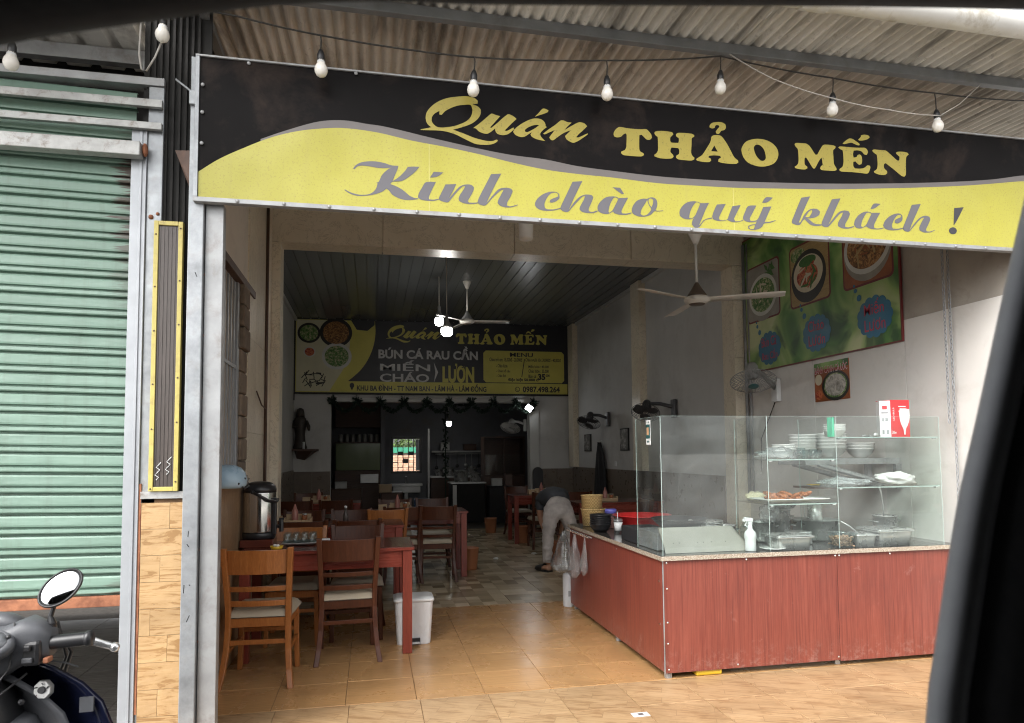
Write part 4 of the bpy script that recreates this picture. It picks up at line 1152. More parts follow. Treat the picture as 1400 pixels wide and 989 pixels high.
build(sweep(cro3(top), [(0, 0), (-.0002, -.012), (.012, -.04), (.06, -.06), (.10, -.03), (.10, .05), (.02, .03), (.004, .012)], 'z'), 'roof_rail', M['trim'], CW, smooth=True)

# the rest of the cabin round the camera: roof lining, far door and ends keep the frame in shade
build(MB().box(-1.5, 1.5, -1.15, .50, 1.93, 1.97), 'roof_lining', M['trim'], CW)
build(MB().box(-1.5, 1.5, -1.2, -1.15, .5, 1.97), 'far_door', M['trim'], CW)
build(MB().box(1.0, 1.05, -1.15, .42, .5, 1.93), 'front_bulkhead', M['trim'], CW)
build(MB().box(-1.55, -1.5, -1.2, .5, .5, 1.97), 'rear_bulkhead', M['trim'], CW)
build(MB().box(-1.5, 1.0, .46, .54, .1, .86), 'door_panel', M['trim'], CW, bevel=.02)
build(MB().box(-1.5, 1.5, -1.15, .5, .08, .12), 'floor_pan', M['trim'], CW)

# ================================================================== motor scooter at the kerb
SC = thing('motor_scooter', 'dark blue and grey motor scooter parked at lower left, round mirror raised', 'scooter', (-1.12, 2.1, -.16))
M['scgrey'] = mat('matte_grey_plastic', (.082, .085, .094), .45, 0, .2, 9, .08, 220, dirt=(.13, .12, .11), dscale=4, damt=.35)
M['scblue'] = mat('dark_blue_paint', (.008, .010, .028), .12, 0, .1, 4)
M['scdark'] = mat('satin_black_plastic', (.022, .022, .024), .36, 0, .12, 20)
M['mirror'] = mat('mirror_glass', (.52, .53, .54), .02, 1.0, .01, 2)
M['lever'] = mat('polished_alloy', (.70, .70, .71), .25, .85, .05, 9)
M['dial'] = mat('clear_dial', (.55, .57, .60), .10, .2, .3, 40)
def ell(c, rx, ry, rz, rot=None, seg=18, rings=12):
    return MB().sphere(c, 1, seg, rings, (rx, ry, rz), rot)
# handlebar cowl: a lofted shell round the bar
def loft(secs, seg=24, ex=.8):
    mb = MB()
    for (c, rx, rz, tw, ax) in secs:
        for k in range(seg):
            a = 2 * PI * k / seg
            ca, sa = math.cos(a), math.sin(a)
            ca = math.copysign(abs(ca) ** ex, ca); sa = math.copysign(abs(sa) ** ex, sa)
            if ax == 'x': v = Vector((0, ca * rx, sa * rz))
            elif ax == 'y': v = Vector((ca * rx, 0, sa * rz))
            else: v = Vector((ca * rx, sa * rz, 0))
            v = Matrix.Rotation(tw, 3, 'X') @ v
            mb.v.append(tuple(Vector(c) + v))
    n = len(secs)
    for i in range(n - 1):
        for k in range(seg):
            k2 = (k + 1) % seg
            mb.f.append((i * seg + k, i * seg + k2, (i + 1) * seg + k2, (i + 1) * seg + k))
    mb.f.append(tuple(reversed(range(seg)))); mb.f.append(tuple((n - 1) * seg + k for k in range(seg)))
    return mb
hy, hz = 2.10, .915
cx = -1.08
cowl = loft([((-.845, hy, hz + .005), .030, .034, 0, 'x'), ((-.872, hy, hz + .012), .046, .050, 0, 'x'), ((-.91, hy + .01, hz + .012), .062, .062, 0, 'x'), ((-.97, hy + .02, hz - .018), .085, .068, 0, 'x'), ((cx, hy + .03, hz - .03), .10, .074, 0, 'x'),
             ((-1.19, hy + .02, hz - .018), .085, .068, 0, 'x'), ((-1.25, hy + .01, hz + .012), .062, .062, 0, 'x'), ((-1.29, hy, hz + .012), .046, .05, 0, 'x'), ((-1.315, hy, hz + .005), .03, .034, 0, 'x')], ex=.55)
build(cowl, 'handlebar_cowl', M['scgrey'], SC, smooth=True)
dq = Vector((0, -.62, .78)).to_track_quat('Z', 'Y').to_matrix()
dz_ = build(MB().lathe([(.105, -.02), (.108, .0), (.100, .010), (.088, .006)], (-1.03, 2.025, .938), 32, dq, 1.15, .55), 'dial_bezel', M['scgrey'], SC, smooth=True)
build(MB().lathe([(.094, .0095), (.06, .016), (.0001, .018)], (-1.03, 2.025, .938), 32, dq, 1.15, .55), 'dial_lens', M['dial'], dz_, smooth=True)
build(MB().sphere((-.922, 2.03, .955), .006, 8, 6), 'bezel_screw', M['black_pl'], dz_, smooth=True)
build(loft([((-.93, hy + .05, hz + .035), .035, .022, R(-15), 'x'), ((-.985, hy + .07, hz + .05), .05, .026, R(-15), 'x'), ((cx, hy + .075, hz + .058), .055, .028, R(-15), 'x'), ((-1.2, hy + .06, hz + .045), .05, .026, R(-15), 'x')]), 'dial_visor', M['scgrey'], SC, smooth=True)
neck = loft([((cx, hy + .03, hz - .06), .10, .10, 0, 'z'), ((cx + .01, hy + .02, hz - .15), .125, .13, 0, 'z'), ((cx + .01, hy + .06, hz - .24), .15, .13, 0, 'z')])
build(neck, 'steering_neck', M['scdark'], SC, smooth=True)
# switch block, grip, lever
sb = build(MB().box(-.905, -.857, hy - .050, hy - .005, hz - .045, hz + .022), 'switch_block', M['scdark'], SC, bevel=.010, smooth=False)
build(MB().box(-.893, -.876, hy - .060, hy - .0505, hz - .004, hz + .012), 'switch_button', M['black_pl'], sb, bevel=.003)
build(MB().box(-.897, -.872, hy - .058, hy - .0505, hz - .034, hz - .020), 'switch_button', M['scgrey'], sb, bevel=.003)
build(MB().box(-.852, -.838, hy - .045, hy - .015, hz - .040, hz - .026), 'indicator_tab', M['rust'], SC, bevel=.003)
gr = MB()
prs = [(.0001, 0), (.021, .001), (.0215, .012), (.0185, .016)]
for k in range(16):
    prs += [(.0178, .018 + k * .0055), (.0186, .0205 + k * .0055)]
prs += [(.0215, .108), (.024, .112), (.024, .122)]
gdir = Vector((.985, 0, .06)).normalized()
rot = gdir.to_track_quat('Z', 'X').to_matrix()
flip = rot @ Matrix.Diagonal((1, 1, -1))
gr.lathe([(r, -z) for r, z in prs], (-.745, hy - .01, hz + .012), 16, rot)
build(gr, 'grip', M['black_pl'], SC, smooth=True)
gr = MB().lathe([(r, z) for r, z in prs], (-1.435, hy - .01, hz + .012), 16, Matrix.Rotation(R(90), 3, 'Y'))
build(gr, 'grip', M['black_pl'], SC, smooth=True)
build(MB().tube([(-.86, hy + .035, hz - .005), (-.82, hy + .058, hz - .005), (-.77, hy + .065, hz - .015), (-.72, hy + .065, hz - .033)], [.013, .0125, .0115, .010], 10, flat=.7).sphere((-.714, hy + .065, hz - .035), .0135, 10, 7), 'brake_lever', M['lever'], SC, smooth=True)
build(MB().tube([(-1.30, hy + .035, hz - .005), (-1.34, hy + .058, hz - .005), (-1.40, hy + .065, hz - .015), (-1.45, hy + .065, hz - .033)], [.011, .010, .0085, .007], 10, flat=.7), 'brake_lever', M['lever'], SC, smooth=True)
# mirror
st = Vector((-.858, hy + .02, .965)); mc = Vector((-.836, 2.115, 1.060))
build(MB().tube([st - Vector((.004, 0, .05)), st, st + Vector((-.004, 0, .02)), mc + Vector((-.016, .012, -.028))], [.011, .012, .0065, .0065], 10).box(-.872, -.850, hy + .006, hy + .03, .943, .968), 'mirror_stem', M['black_pl'], SC, smooth=False)
nrm = (Vector((.04, -.91, .42))).normalized()
q = nrm.to_track_quat('Z', 'Y').to_matrix() @ Matrix.Rotation(R(48), 3, 'Z')
back = MB().lathe([(.0001, -.030), (.030, -.026), (.050, -.014), (.058, 0), (.058, .008), (.0535, .009), (.0530, .002), (.0001, .002)], mc, 28, q, 1.06, .70)
mh = build(back, 'mirror', M['black_pl'], SC, smooth=True)
build(MB().lathe([(max(.0001, .0525 * (1 - k / 10)), .0065 + (.0525 ** 2 - (.0525 * (1 - k / 10)) ** 2) / .7) for k in range(11)], mc, 28, q, 1.06, .70), 'mirror_glass', M['mirror'], mh, smooth=True)
# inner leg shield facing the rider and painted outer shield
def shield(name, m, inset, dy, z0=.05, zt=.865):
    mb = MB()
    rows = [(zt, .105), (zt - .03, .17), (zt - .075, .235), (zt - .13, .285), (zt - .20, .31), (zt - .32, .30), (zt - .5, .25), (z0 + .12, .21)]
    nu = 18
    for z, w in rows:
        w -= inset
        for i in range(nu + 1):
            u = -1 + 2 * i / nu
            mb.v.append((cx + u * w + .055, 2.20 + dy + .06 * abs(u) ** 2.2 * -1.0 + (.865 - z) * .10, z))
    for j in range(len(rows) - 1):
        for i in range(nu):
            a = j * (nu + 1) + i
            mb.f.append((a, a + 1, a + nu + 2, a + nu + 1))
    return build(mb, name, m, SC, smooth=True, solid=.014)
shield('leg_shield', M['scblue'], 0, 0)
shield('inner_panel', M['scgrey'], .085, -.035, zt=.85)
build(loft([((cx + .05, 2.12, .60), .17, .10, 0, 'z'), ((cx + .05, 2.12, .67), .16, .10, 0, 'z'), ((cx + .06, 2.13, .715), .12, .07, 0, 'z'), ((cx + .06, 2.15, .73), .05, .03, 0, 'z')]), 'glove_box', M['scgrey'], SC, smooth=True)
build(MB().box(-.79, -.755, 2.135, 2.142, .715, .755), 'sticker', M['scgrey'], SC)
ke = MB().lathe([(.0001, .012), (.024, .012), (.026, .006), (.026, -.01)], (-.872, 2.118, .79), 8, Matrix.Rotation(R(80), 3, 'X') @ Matrix.Rotation(R(22), 3, 'Z'), .85, .98)
kp = build(ke, 'key_plate', M['steel_dull'], SC, smooth=False)
build(MB().lathe([(.0001, .017), (.009, .017), (.010, .0125)], (-.872, 2.117, .79), 12, Matrix.Rotation(R(80), 3, 'X')), 'key_hole', M['black_pl'], kp)
mb = MB()
for k, a in enumerate((20, 75, 140, 215, 290)):
    mb.tube([(-.872 + math.cos(R(a)) * .014, 2.1045, .79 + math.sin(R(a)) * .016), (-.872 + math.cos(R(a + 16)) * .020, 2.1045, .79 + math.sin(R(a + 16)) * .021)], .0016, 4)
build(mb, 'key_mark', M['black_pl'], kp)
build(MB().tube([(-.90, 2.135, .855), (-.86, 2.14, .858), (-.83, 2.14, .852), (-.80, 2.15, .835)], .0022, 6), 'shield_trim', M['scgrey'], SC, smooth=True)
build(MB().tube([(-.90, 2.14, .90), (-.87, 2.19, .93), (-.85, 2.23, .86), (-.90, 2.25, .70)], .006, 6).tube([(-.92, 2.15, .92), (-.88, 2.21, .95), (-.87, 2.25, .84), (-.93, 2.27, .7)], .005, 6), 'brake_cable', M['black_pl'], SC, smooth=True)
# the rest of the scooter, mostly below the picture
build(loft([((cx, 1.55, .16), .13, .05, 0, 'y'), ((cx, 1.85, .12), .14, .04, 0, 'y'), ((cx, 2.15, .14), .13, .05, 0, 'y')]), 'floorboard', M['scgrey'], SC, smooth=True)
build(loft([((cx, 1.62, .40), .12, .16, 0, 'y'), ((cx, 1.40, .42), .17, .18, 0, 'y'), ((cx, 1.12, .48), .15, .14, 0, 'y'), ((cx, .92, .54), .06, .06, 0, 'y')]), 'body', M['scblue'], SC, smooth=True)
build(loft([((cx, 1.62, .60), .10, .035, 0, 'y'), ((cx, 1.40, .62), .15, .05, 0, 'y'), ((cx, 1.05, .655), .13, .05, 0, 'y'), ((cx, .92, .66), .07, .03, 0, 'y')]), 'seat', M['black_mt'], SC, smooth=True)
for yy in (2.38, 1.10):
    w = build(MB().lathe([(.13, -.04), (.19, -.05), (.215, -.03), (.225, 0), (.215, .03), (.19, .05), (.13, .04), (.13, -.04)], (cx, yy, .06), 28, Matrix.Rotation(R(90), 3, 'Y')), 'wheel', M['black_mt'], SC, smooth=True)
    build(MB().lathe([(.0001, -.03), (.05, -.03), (.128, -.022), (.128, .022), (.05, .03), (.0001, .03)], (cx, yy, .06), 20, Matrix.Rotation(R(90), 3, 'Y')), 'rim', M['steel_dull'], w)
build(loft([((cx, 2.22, .30), .07, .05, 0, 'y'), ((cx, 2.40, .315), .075, .03, 0, 'y'), ((cx, 2.60, .20), .06, .02, 0, 'y')]), 'front_mudguard', M['scblue'], SC, smooth=True)
build(MB().tube([(cx - .07, 2.38, .06), (cx - .07, 2.30, .35), (cx, 2.24, .6)], .02, 8).tube([(cx + .07, 2.38, .06), (cx + .07, 2.30, .35), (cx, 2.24, .6)], .02, 8), 'fork', M['steel_dull'], SC, smooth=True)
build(MB().tube([(cx - .1, 1.3, .1), (cx - .22, 1.25, -.155)], .012, 8), 'side_stand', M['black_pl'], SC)

# power cables across the street: they only show in the scooter's mirror and the glass
build(MB().tube([(-.925, 2.065, .985), (-.918, 2.048, .93), (-.925, 2.045, .87), (-.95, 2.03, .83), (-1.0, 2.02, .80)], .0022, 5), 'panel_seam', M['black_pl'], SC)
build(MB().tube([(-.90, 2.085, .845), (-.955, 2.045, .795), (-1.02, 2.02, .765), (-1.10, 2.01, .752)], .003, 5), 'panel_seam', M['black_pl'], SC)
build(MB().sphere((-.905, 2.07, .775), .008, 8, 6), 'panel_screw', M['black_pl'], SC)
build(MB().sphere((-.96, 2.03, .72), .010, 8, 6), 'panel_screw', M['black_pl'], SC)
OC = thing('overhead_cables', 'black power cables slung above the road, mirrored in the scooter mirror', 'cables', (0, -5, 0))
for k, (y, z) in enumerate(((-4.6, 6.0), (-4.9, 6.5), (-5.1, 7.0), (-5.2, 7.7), (-5.4, 8.3))):
    build(MB().tube([(x, y + .02 * k * x * .3, z + .0016 * (x - 3 * k) ** 2 - .35 * k * .1 * x * .4) for x in range(-40, 41, 5)], .03, 6), 'cable', M['cord'], OC)
# ================================================================== serving counter
CT = thing('serving_counter', 'L-shaped red wood laminate serving counter with speckled stone top on steel feet', 'counter', (2.9, 4.4, 0))
cx0, cx1, cyF, cyB = 1.80, 3.985, 4.075, 6.13
fp = build(MB().box(cx0 + .004, 3.043, cyF, cyF + .018, .038, .742), 'front_panel', M['lam'], CT, bevel=.0015)
build(MB().box(3.047, cx1, cyF + .001, cyF + .018, .030, .742), 'front_panel', M['lam'], CT, bevel=.0015)
build(MB().box(cx0 - .002, cx0 + .016, cyF + .019, 5.02, .045, .742), 'side_panel', M['lam'], CT, bevel=.0015)
build(MB().box(cx0 - .001, cx0 + .016, 5.023, cyB, .045, .742), 'side_panel', M['lam'], CT, bevel=.0015)
build(MB().box(2.45, 2.466, 4.66, cyB, .045, .742), 'side_panel', M['lam'], CT)
build(MB().box(cx0 + .016, 2.45, cyB - .018, cyB, .045, .742), 'end_panel', M['lam'], CT)
build(MB().box(cx0 - .003, cx0 + .0035, cyF - .004, cyF + .0005, .038, .744), 'corner_strip', M['galv_dull'], CT)
build(MB().box(3.0435, 3.0465, cyF + .004, cyF + .016, .030, .742), 'joint', M['black_mt'], CT)
build(MB().box(cx0 - .016, cx1 + .03, cyF - .018, 4.66, .744, .764), 'stone_top', M['granite_top'], CT, bevel=.002)
build(MB().box(cx0 - .016, 2.48, 4.6605, cyB + .015, .744, .764), 'stone_top', M['granite_top'], CT, bevel=.002)
build(MB().box(cx0 - .0195, cx1 + .031, cyF - .0215, cyF - .0182, .737, .7645), 'stone_edge', M['granite'], CT)
build(MB().box(cx0 - .0195, cx0 - .0162, cyF - .018, cyB + .015, .737, .7645), 'stone_edge', M['granite'], CT)
leg = MB().box(-.018, .018, -.018, .018, 0, .744)
l0 = build(leg, 'leg', M['steel_dull'], None, bevel=.002); l0.parent = CT
for i, (x, y) in enumerate(((1.838, 4.115), (3.05, 4.13), (3.95, 4.13), (1.84, 5.0), (1.84, 6.08), (2.42, 6.08), (2.42, 4.7), (3.95, 4.62))):
    if i == 0: l0.location = (x - 2.9, y - 4.4, 0)
    else: clone(l0, (x - 2.9, y - 4.4, 0), CT)
for x, y in ((1.838, 4.115), (1.84, 5.0)): build(MB().lathe([(.022, 0), (.022, .03), (.012, .036)], (x, y, 0), 10), 'foot', M['galv_dull'], CT)
scw = build(MB().lathe([(.0065, 0), (.0065, .002), (.0001, .004)], seg=8, m=Matrix.Rotation(R(90), 3, 'X')), 'screw', M['chrome'], None); scw.parent = CT; scw.location = (1.825 - 2.9, cyF - 4.4 - .0005, .72)
for x, z in ((1.825, .56), (1.825, .35), (1.825, .22), (1.827, .06), (2.38, .722), (3.03, .722), (3.06, .722), (3.45, .72), (3.95, .72), (3.03, .06), (2.3, .06)):
    clone(scw, (x - 2.9, cyF - 4.4 - .0005, z), CT)
for y, z in ((4.13, .60), (4.13, .33), (4.9, .70), (5.6, .70)):
    clone(scw, (cx0 - .0025 - 2.9, y - 4.4, z), CT, (0, 0, R(-90)))
pk = tag(build(MB().box(2.02, 2.20, 4.09, 4.16, .002, .036), 'snack_packet', M['yellow_pl'], bevel=.01), 'crushed yellow packet lying under the front of the red counter', 'packet')

# ------------------------------------------------------------------ glass showcase
GC = thing('glass_showcase', 'glass showcase of upright panes and shelves on the red counter', 'showcase', (2.85, 4.2, .765))
z0, z1, yg, yb = .766, 1.652, 4.085, 4.50
def pane(x0_, x1_, y0_, y1_, za, zb, name='pane', m='glass'):
    return build(MB().box(x0_, x1_, y0_, y1_, za, zb), name, M[m], GC)
pane(1.814, 2.557, yg, yg + .006, z0, z1, m='glass_h')
pane(2.563, 3.073, yg, yg + .006, z0, z1, m='glass_h')
pane(3.079, 3.892, yg, yg + .006, z0, z1, m='glass_h')
pane(1.806, 1.812, yg + .007, yb, z0, z1, m='glass_h')
pane(3.894, 3.900, yg + .007, 4.60, z0, z1)
pane(2.56, 2.566, yg + .008, yb, z0, z1)
pane(3.076, 3.082, yg + .008, yb, z0, z1)
sv = []
for (xa, xb, z, nm) in ((3.084, 3.892, 1.512, 0), (3.084, 3.892, 1.172, 0), (2.568, 3.074, 1.366, 0), (2.568, 3.074, 1.07, 0), (1.82, 2.558, .0, 1)):
    if nm: continue
    s_ = pane(xa, xb, yg + .009, yb + .04, z - .006, z, 'shelf')
    build(MB().box(xa, xb, yg + .0065, yg + .0088, z - .0065, z + .0005), 'shelf_edge', M['glass_edge'], s_)
ed = MB()
for x in (1.808, 2.56, 3.076, 3.896):
    ed.box(x - .002, x + .002, yg - .0016, yg - .0004, z0, z1)
for x in (1.809, 2.563, 3.079):
    ed.box(x - .0018, x + .0018, yb, yb + .002, z0, z1)
build(ed, 'joint_line', M['glass_edge'], GC)
ed = MB()
for a, b in ((1.814, 2.557), (2.563, 3.073), (3.079, 3.892)): ed.box(a, b, yg + .0005, yg + .0055, z1 + .0002, z1 + .0012)
ed.box(1.8065, 1.8115, yg + .008, yb, z1 + .0002, z1 + .0012).box(3.8945, 3.8995, yg + .008, 4.6, z1 + .0002, z1 + .0012)
build(ed, 'top_edge', M['glass_edge'], GC)
build(MB().box(3.058, 3.074, yg + .0085, yg + .06, 1.515, 1.648), 'green_edge', M['glass_green'], GC)
mb = MB()
for x in (3.10, 3.86):
    for z in (1.497, 1.157): mb.box(x, x + .02, yg + .01, yg + .03, z, z + .008)
for x in (2.58, 3.045):
    for z in (1.35, 1.055): mb.box(x, x + .02, yg + .01, yg + .03, z, z + .008)
build(mb, 'shelf_clips', M['chrome'], GC)
# placard on the left pane
pcd = thing('payment_placard', 'white placard with teal middle stuck on the left glass pane', 'placard', (1.803, 4.27, 1.5))
pm = MB().box(1.8025, 1.8055, 4.235, 4.305, 1.47, 1.635)
build(pm, 'card', M['ceram'], pcd, bevel=.0008)
M['orangepr'] = mat('pale_orange_print', (.62, .36, .20), .5)
build(MB().box(1.8012, 1.8022, 4.236, 4.304, 1.512, 1.605), 'teal_field', M['teal'], pcd)
build(MB().box(1.8002, 1.8010, 4.252, 4.288, 1.535, 1.585), 'orange_square', M['orangepr'], pcd)
mb = MB()
for y in (4.25, 4.275): mb.box(1.8015, 1.8022, y, y + .012, 1.615, 1.625).box(1.8015, 1.8022, y, y + .016, 1.485, 1.498)
build(mb, 'print_marks', M['teal'], pcd)

# ------------------------------------------------------------------ food and ware in and around the showcase
def gn_pan(name, label, cat, x, y, z, w, d, h, rz=0, m='steel', group=None, content=None):
    t = thing(name, label, cat, (x, y, z), group)
    t.rotation_euler = (0, 0, rz)
    def rect(hw, hd, zz, r, n=4):
        out = []
        for (sx, sy, a0) in ((1, 1, 0), (-1, 1, 90), (-1, -1, 180), (1, -1, 270)):
            for k in range(n + 1):
                a = R(a0 + 90 * k / n)
                out.append((sx * (hw - r) + math.cos(a) * r, sy * (hd - r) + math.sin(a) * r, zz))
        return out
    mb = MB()
    rings = [rect(w / 2 - .012, d / 2 - .012, 0, .03), rect(w / 2 - .003, d / 2 - .003, h - .012, .032), rect(w / 2 - .003, d / 2 - .003, h, .032), rect(w / 2 + .012, d / 2 + .012, h + .001, .034), rect(w / 2 + .013, d / 2 + .013, h - .006, .034)]
    n = len(rings[0])
    for r_ in rings: mb.v += r_
    for j in range(len(rings) - 1):
        for i in range(n):
            mb.f.append((j * n + i, j * n + (i + 1) % n, (j + 1) * n + (i + 1) % n, (j + 1) * n + i))
    mb.f.append(tuple(reversed(range(n))))
    o = build(mb, 'pan', M[m], None, smooth=True); o.parent = t
    md = o.modifiers.new('t', 'SOLIDIFY'); md.thickness = .0012
    return t
def lid(t, w, d, h, m='steel', notch=True):
    mb = MB().grid(lambda u, v: ((u - .5) * w, (v - .5) * d, h + .004 + .010 * min(1, 8 * min(u, 1 - u, v, 1 - v))), 12, 10)
    o = build(mb, 'lid', M[m], None, smooth=True, solid=.002); o.parent = t
    return o
zt = .765
t = gn_pan('steel_pan', 'open shallow steel pan beside the middle glass joint, in front of the pots', 'pan', 2.765, 4.20, zt, .26, .20, .085, group='steel food pans'); lid(t, .27, .21, .086)
t = gn_pan('steel_pan', 'small steel pan with a ladle in it, right of the beans', 'pan', 3.318, 4.22, zt, .16, .22, .08, group='steel food pans'); lid(t, .15, .2, .075)
build(MB().tube([(3.26, 4.18, zt + .08), (3.20, 4.20, zt + .14), (3.15, 4.22, zt + .175)], .005, 6), 'ladle_handle', M['steel_dull'], t) if False else None
t = gn_pan('steel_pan', 'largest steel pan with a domed lid, rightmost on the counter', 'pan', 3.545, 4.23, zt, .27, .24, .10, group='steel food pans'); lid(t, .29, .26, .102)
lh = tag(build(MB().tube([(3.33, 4.2, zt + .07), (3.26, 4.22, zt + .13), (3.205, 4.24, zt + .165)], .0055, 8), 'spoon', M['steel_dull'], smooth=True), 'steel spoon standing in the small pan right of the beans', 'spoon')
bx = gn_pan('bean_tub', 'clear plastic tub of pinkish beans behind the right glass pane', 'tub', 3.152, 4.17, zt, .15, .13, .095, m='tumbler')
M['beans'] = mat('pinkish_beans', (.60, .36, .23), .5, 0, .3, 45, 0, 50, col2=(.42, .22, .13))
rb = random.Random(4); mb = MB()
for k in range(230):
    a = (rb.uniform(-.062, .062), rb.uniform(-.050, .050), rb.uniform(.008, .072))
    mb.sphere(a, .0075, 6, 4, (1.2, .8, .8), Matrix.Rotation(rb.uniform(0, 6), 3, 'Z'))
o = build(mb, 'beans', M['beans'], None, smooth=True, kind='stuff'); o.parent = bx
pl_ = tag(build(MB().lathe([(.0001, 0), (.05, 0), (.085, .012), (.083, .015), (.048, .004), (.0001, .004)], (2.63, 4.17, zt), 24), 'plate', M['ceram'], smooth=True), 'small white plate on the counter right of the spray bottle', 'plate')
mb = MB().lathe([(.0001, 0), (.034, 0), (.036, .004), (.036, .06), (.035, .075), (.0385, .085), (.0385, .11), (.033, .125), (.016, .145), (.014, .17)], seg=18)
sb_ = thing('spray_bottle', 'pale white spray bottle standing against the front glass', 'bottle', (2.455, 4.055, .764))
sb_.location = (2.455, 4.145, zt)
o = build(mb, 'bottle', M['white_pl'], None, smooth=True); o.parent = sb_
o = build(MB().lathe([(.016, .17), (.016, .188), (.012, .19)], seg=12).obox((-.012, 0, .205), (.062, .018, .026), Matrix.Rotation(R(8), 3, 'Y')).obox((-.047, 0, .200), (.014, .014, .014), Matrix.Identity(3)).obox((-.030, 0, .178), (.008, .010, .034), Matrix.Rotation(R(25), 3, 'Y')), 'trigger_head', M['white_pl'], None, bevel=.003); o.parent = sb_
# steel griddle tray on the left behind glass
gt = thing('griddle_tray', 'wide grey steel tray with a sloping front behind the left glass pane', 'tray', (2.15, 4.3, zt))
build(MB().add([(1.86, 4.17, zt + .035), (2.45, 4.17, zt + .035), (2.37, 4.27, zt + .155), (1.86, 4.27, zt + .155), (1.86, 4.16, zt + .001), (2.48, 4.16, zt + .001), (2.40, 4.28, zt + .15), (1.86, 4.28, zt + .15)],
               [(0, 1, 2, 3), (4, 7, 6, 5), (0, 4, 5, 1), (1, 5, 6, 2), (2, 6, 7, 3), (3, 7, 4, 0)]), 'sloped_plate', M.setdefault('beige_steel', mat('beige_steel', (.34, .33, .29), .4, .3, .1, 6)), gt)
rv = MB()
for x in (1.93, 1.97, 2.10, 2.14, 2.20, 2.30): rv.sphere((x, 4.19, zt + .062), .004, 6, 4)
build(rv, 'rivets', M['chrome'], gt)
build(MB().box(1.86, 2.42, 4.29, 4.62, zt + .001, zt + .12), 'cooker_body', M['galv_dull'], gt, bevel=.004)
# pots behind
def pot(label, x, y, r, h, z=zt, group='steel pots behind the showcase', cat='pot'):
    t = thing('steel_pot', label, cat, (x, y, z), group)
    o = build(MB().lathe([(.0001, .003), (r - .004, .003), (r, .012), (r, h), (r + .008, h + .002), (r + .006, h + .006), (r - .004, h), (r - .004, .01), (.0001, .01)], seg=26), 'body', M['steel'], None, smooth=True); o.parent = t
    h_ = MB()
    for s in (-1, 1):
        h_.tube([(s * r, -.03, h * .75), (s * (r + .028), -.025, h * .78), (s * (r + .028), .025, h * .78), (s * r, .03, h * .75)], .005, 6)
    o = build(h_, 'handles', M['steel_dull'], None); o.parent = t
    return t
pot('steel pot behind the joint beside the fried food', 2.80, 4.58, .10, .14)
pot('wide steel pot behind the middle of the showcase, under the kettle', 3.25, 4.60, .17, .14)
pot('deep steel pot at the right with a tall ladle standing in it', 3.80, 4.52, .085, .16)
pot('steel pot on the left beside the griddle tray', 2.50, 4.59, .09, .12)
for (x, y, zb, lab) in ((3.17, 4.47, .145, 'steel mug standing on a lid behind the middle glass joint'),):
    k = thing('steel_mug', lab, 'mug', (x, y, zt + zb + .005))
    o = build(MB().lathe([(.0001, 0), (.05, 0), (.052, .004), (.05, .115), (.048, .115), (.048, .006), (.0001, .006)], seg=20), 'cup', M['steel'], None, smooth=True); o.parent = k
    o = build(MB().tube([(-.05, 0, .095), (-.085, 0, .10), (-.085, 0, .03), (-.05, 0, .02)], .005, 6), 'handle', M['steel_dull'], None); o.parent = k
tag(build(MB().lathe([(.0001, .012), (.09, .012), (.165, .002), (.165, -.004), (.0001, .004)], (3.25, 4.57, zt + .148), 24), 'pot_lid', M['steel_dull'], smooth=True), 'dull steel lid covering the wide pot under the mug', 'lid')
tag(build(MB().tube([(3.79, 4.52, zt + .08), (3.77, 4.50, zt + .25), (3.745, 4.49, zt + .355), (3.72, 4.48, zt + .385)], [.007, .007, .008, .009], 8, flat=.5).sphere((3.80, 4.52, zt + .05), .035, 10, 6, (1, 1, .5)), 'ladle', M['steel_dull'], smooth=True), 'tall steel ladle leaning in the deep right pot', 'ladle')
# fried food on the white tray, shelf at 1.07
tr = thing('serving_tray', 'long white serving tray on the lower middle glass shelf', 'tray', (2.82, 4.25, 1.071))
mb = MB().box(-.24, .24, -.115, .115, 0, .006)
o = build(MB().grid(lambda u, v: ((u - .5) * .47, (v - .5) * .23, .004 + .022 * max(0, 1 - 7 * min(u, 1 - u, v * .6, (1 - v) * .6))), 28, 14), 'tray', M['ceram'], None, smooth=True, solid=.005); o.parent = tr
ff = thing('fried_food', 'heap of brown fried fish pieces on the white serving tray', 'food', (2.82, 4.25, 1.08))
rf = random.Random(9)
for k in range(26):
    a = rf.uniform(0, PI)
    mb = MB()
    L = rf.uniform(.035, .06)
    mb.sphere((0, 0, 0), 1, 10, 6, (L, rf.uniform(.017, .025), .015), Matrix.Rotation(a, 3, 'Z') @ Matrix.Rotation(rf.uniform(-.5, .5), 3, 'Y'))
    mb.v = [(v[0] * (1 + .25 * noise.noise(Vector(v) * 60)), v[1] * (1 + .25 * noise.noise(Vector(v) * 60 + Vector((3, 0, 0)))), v[2]) for v in mb.v]
    o = build(mb, 'fried_piece', M['food_br'], None, smooth=True); o.parent = ff
    o.location = (rf.uniform(-.14, .11), rf.uniform(-.06, .06), .014 + (k % 4) * .011)
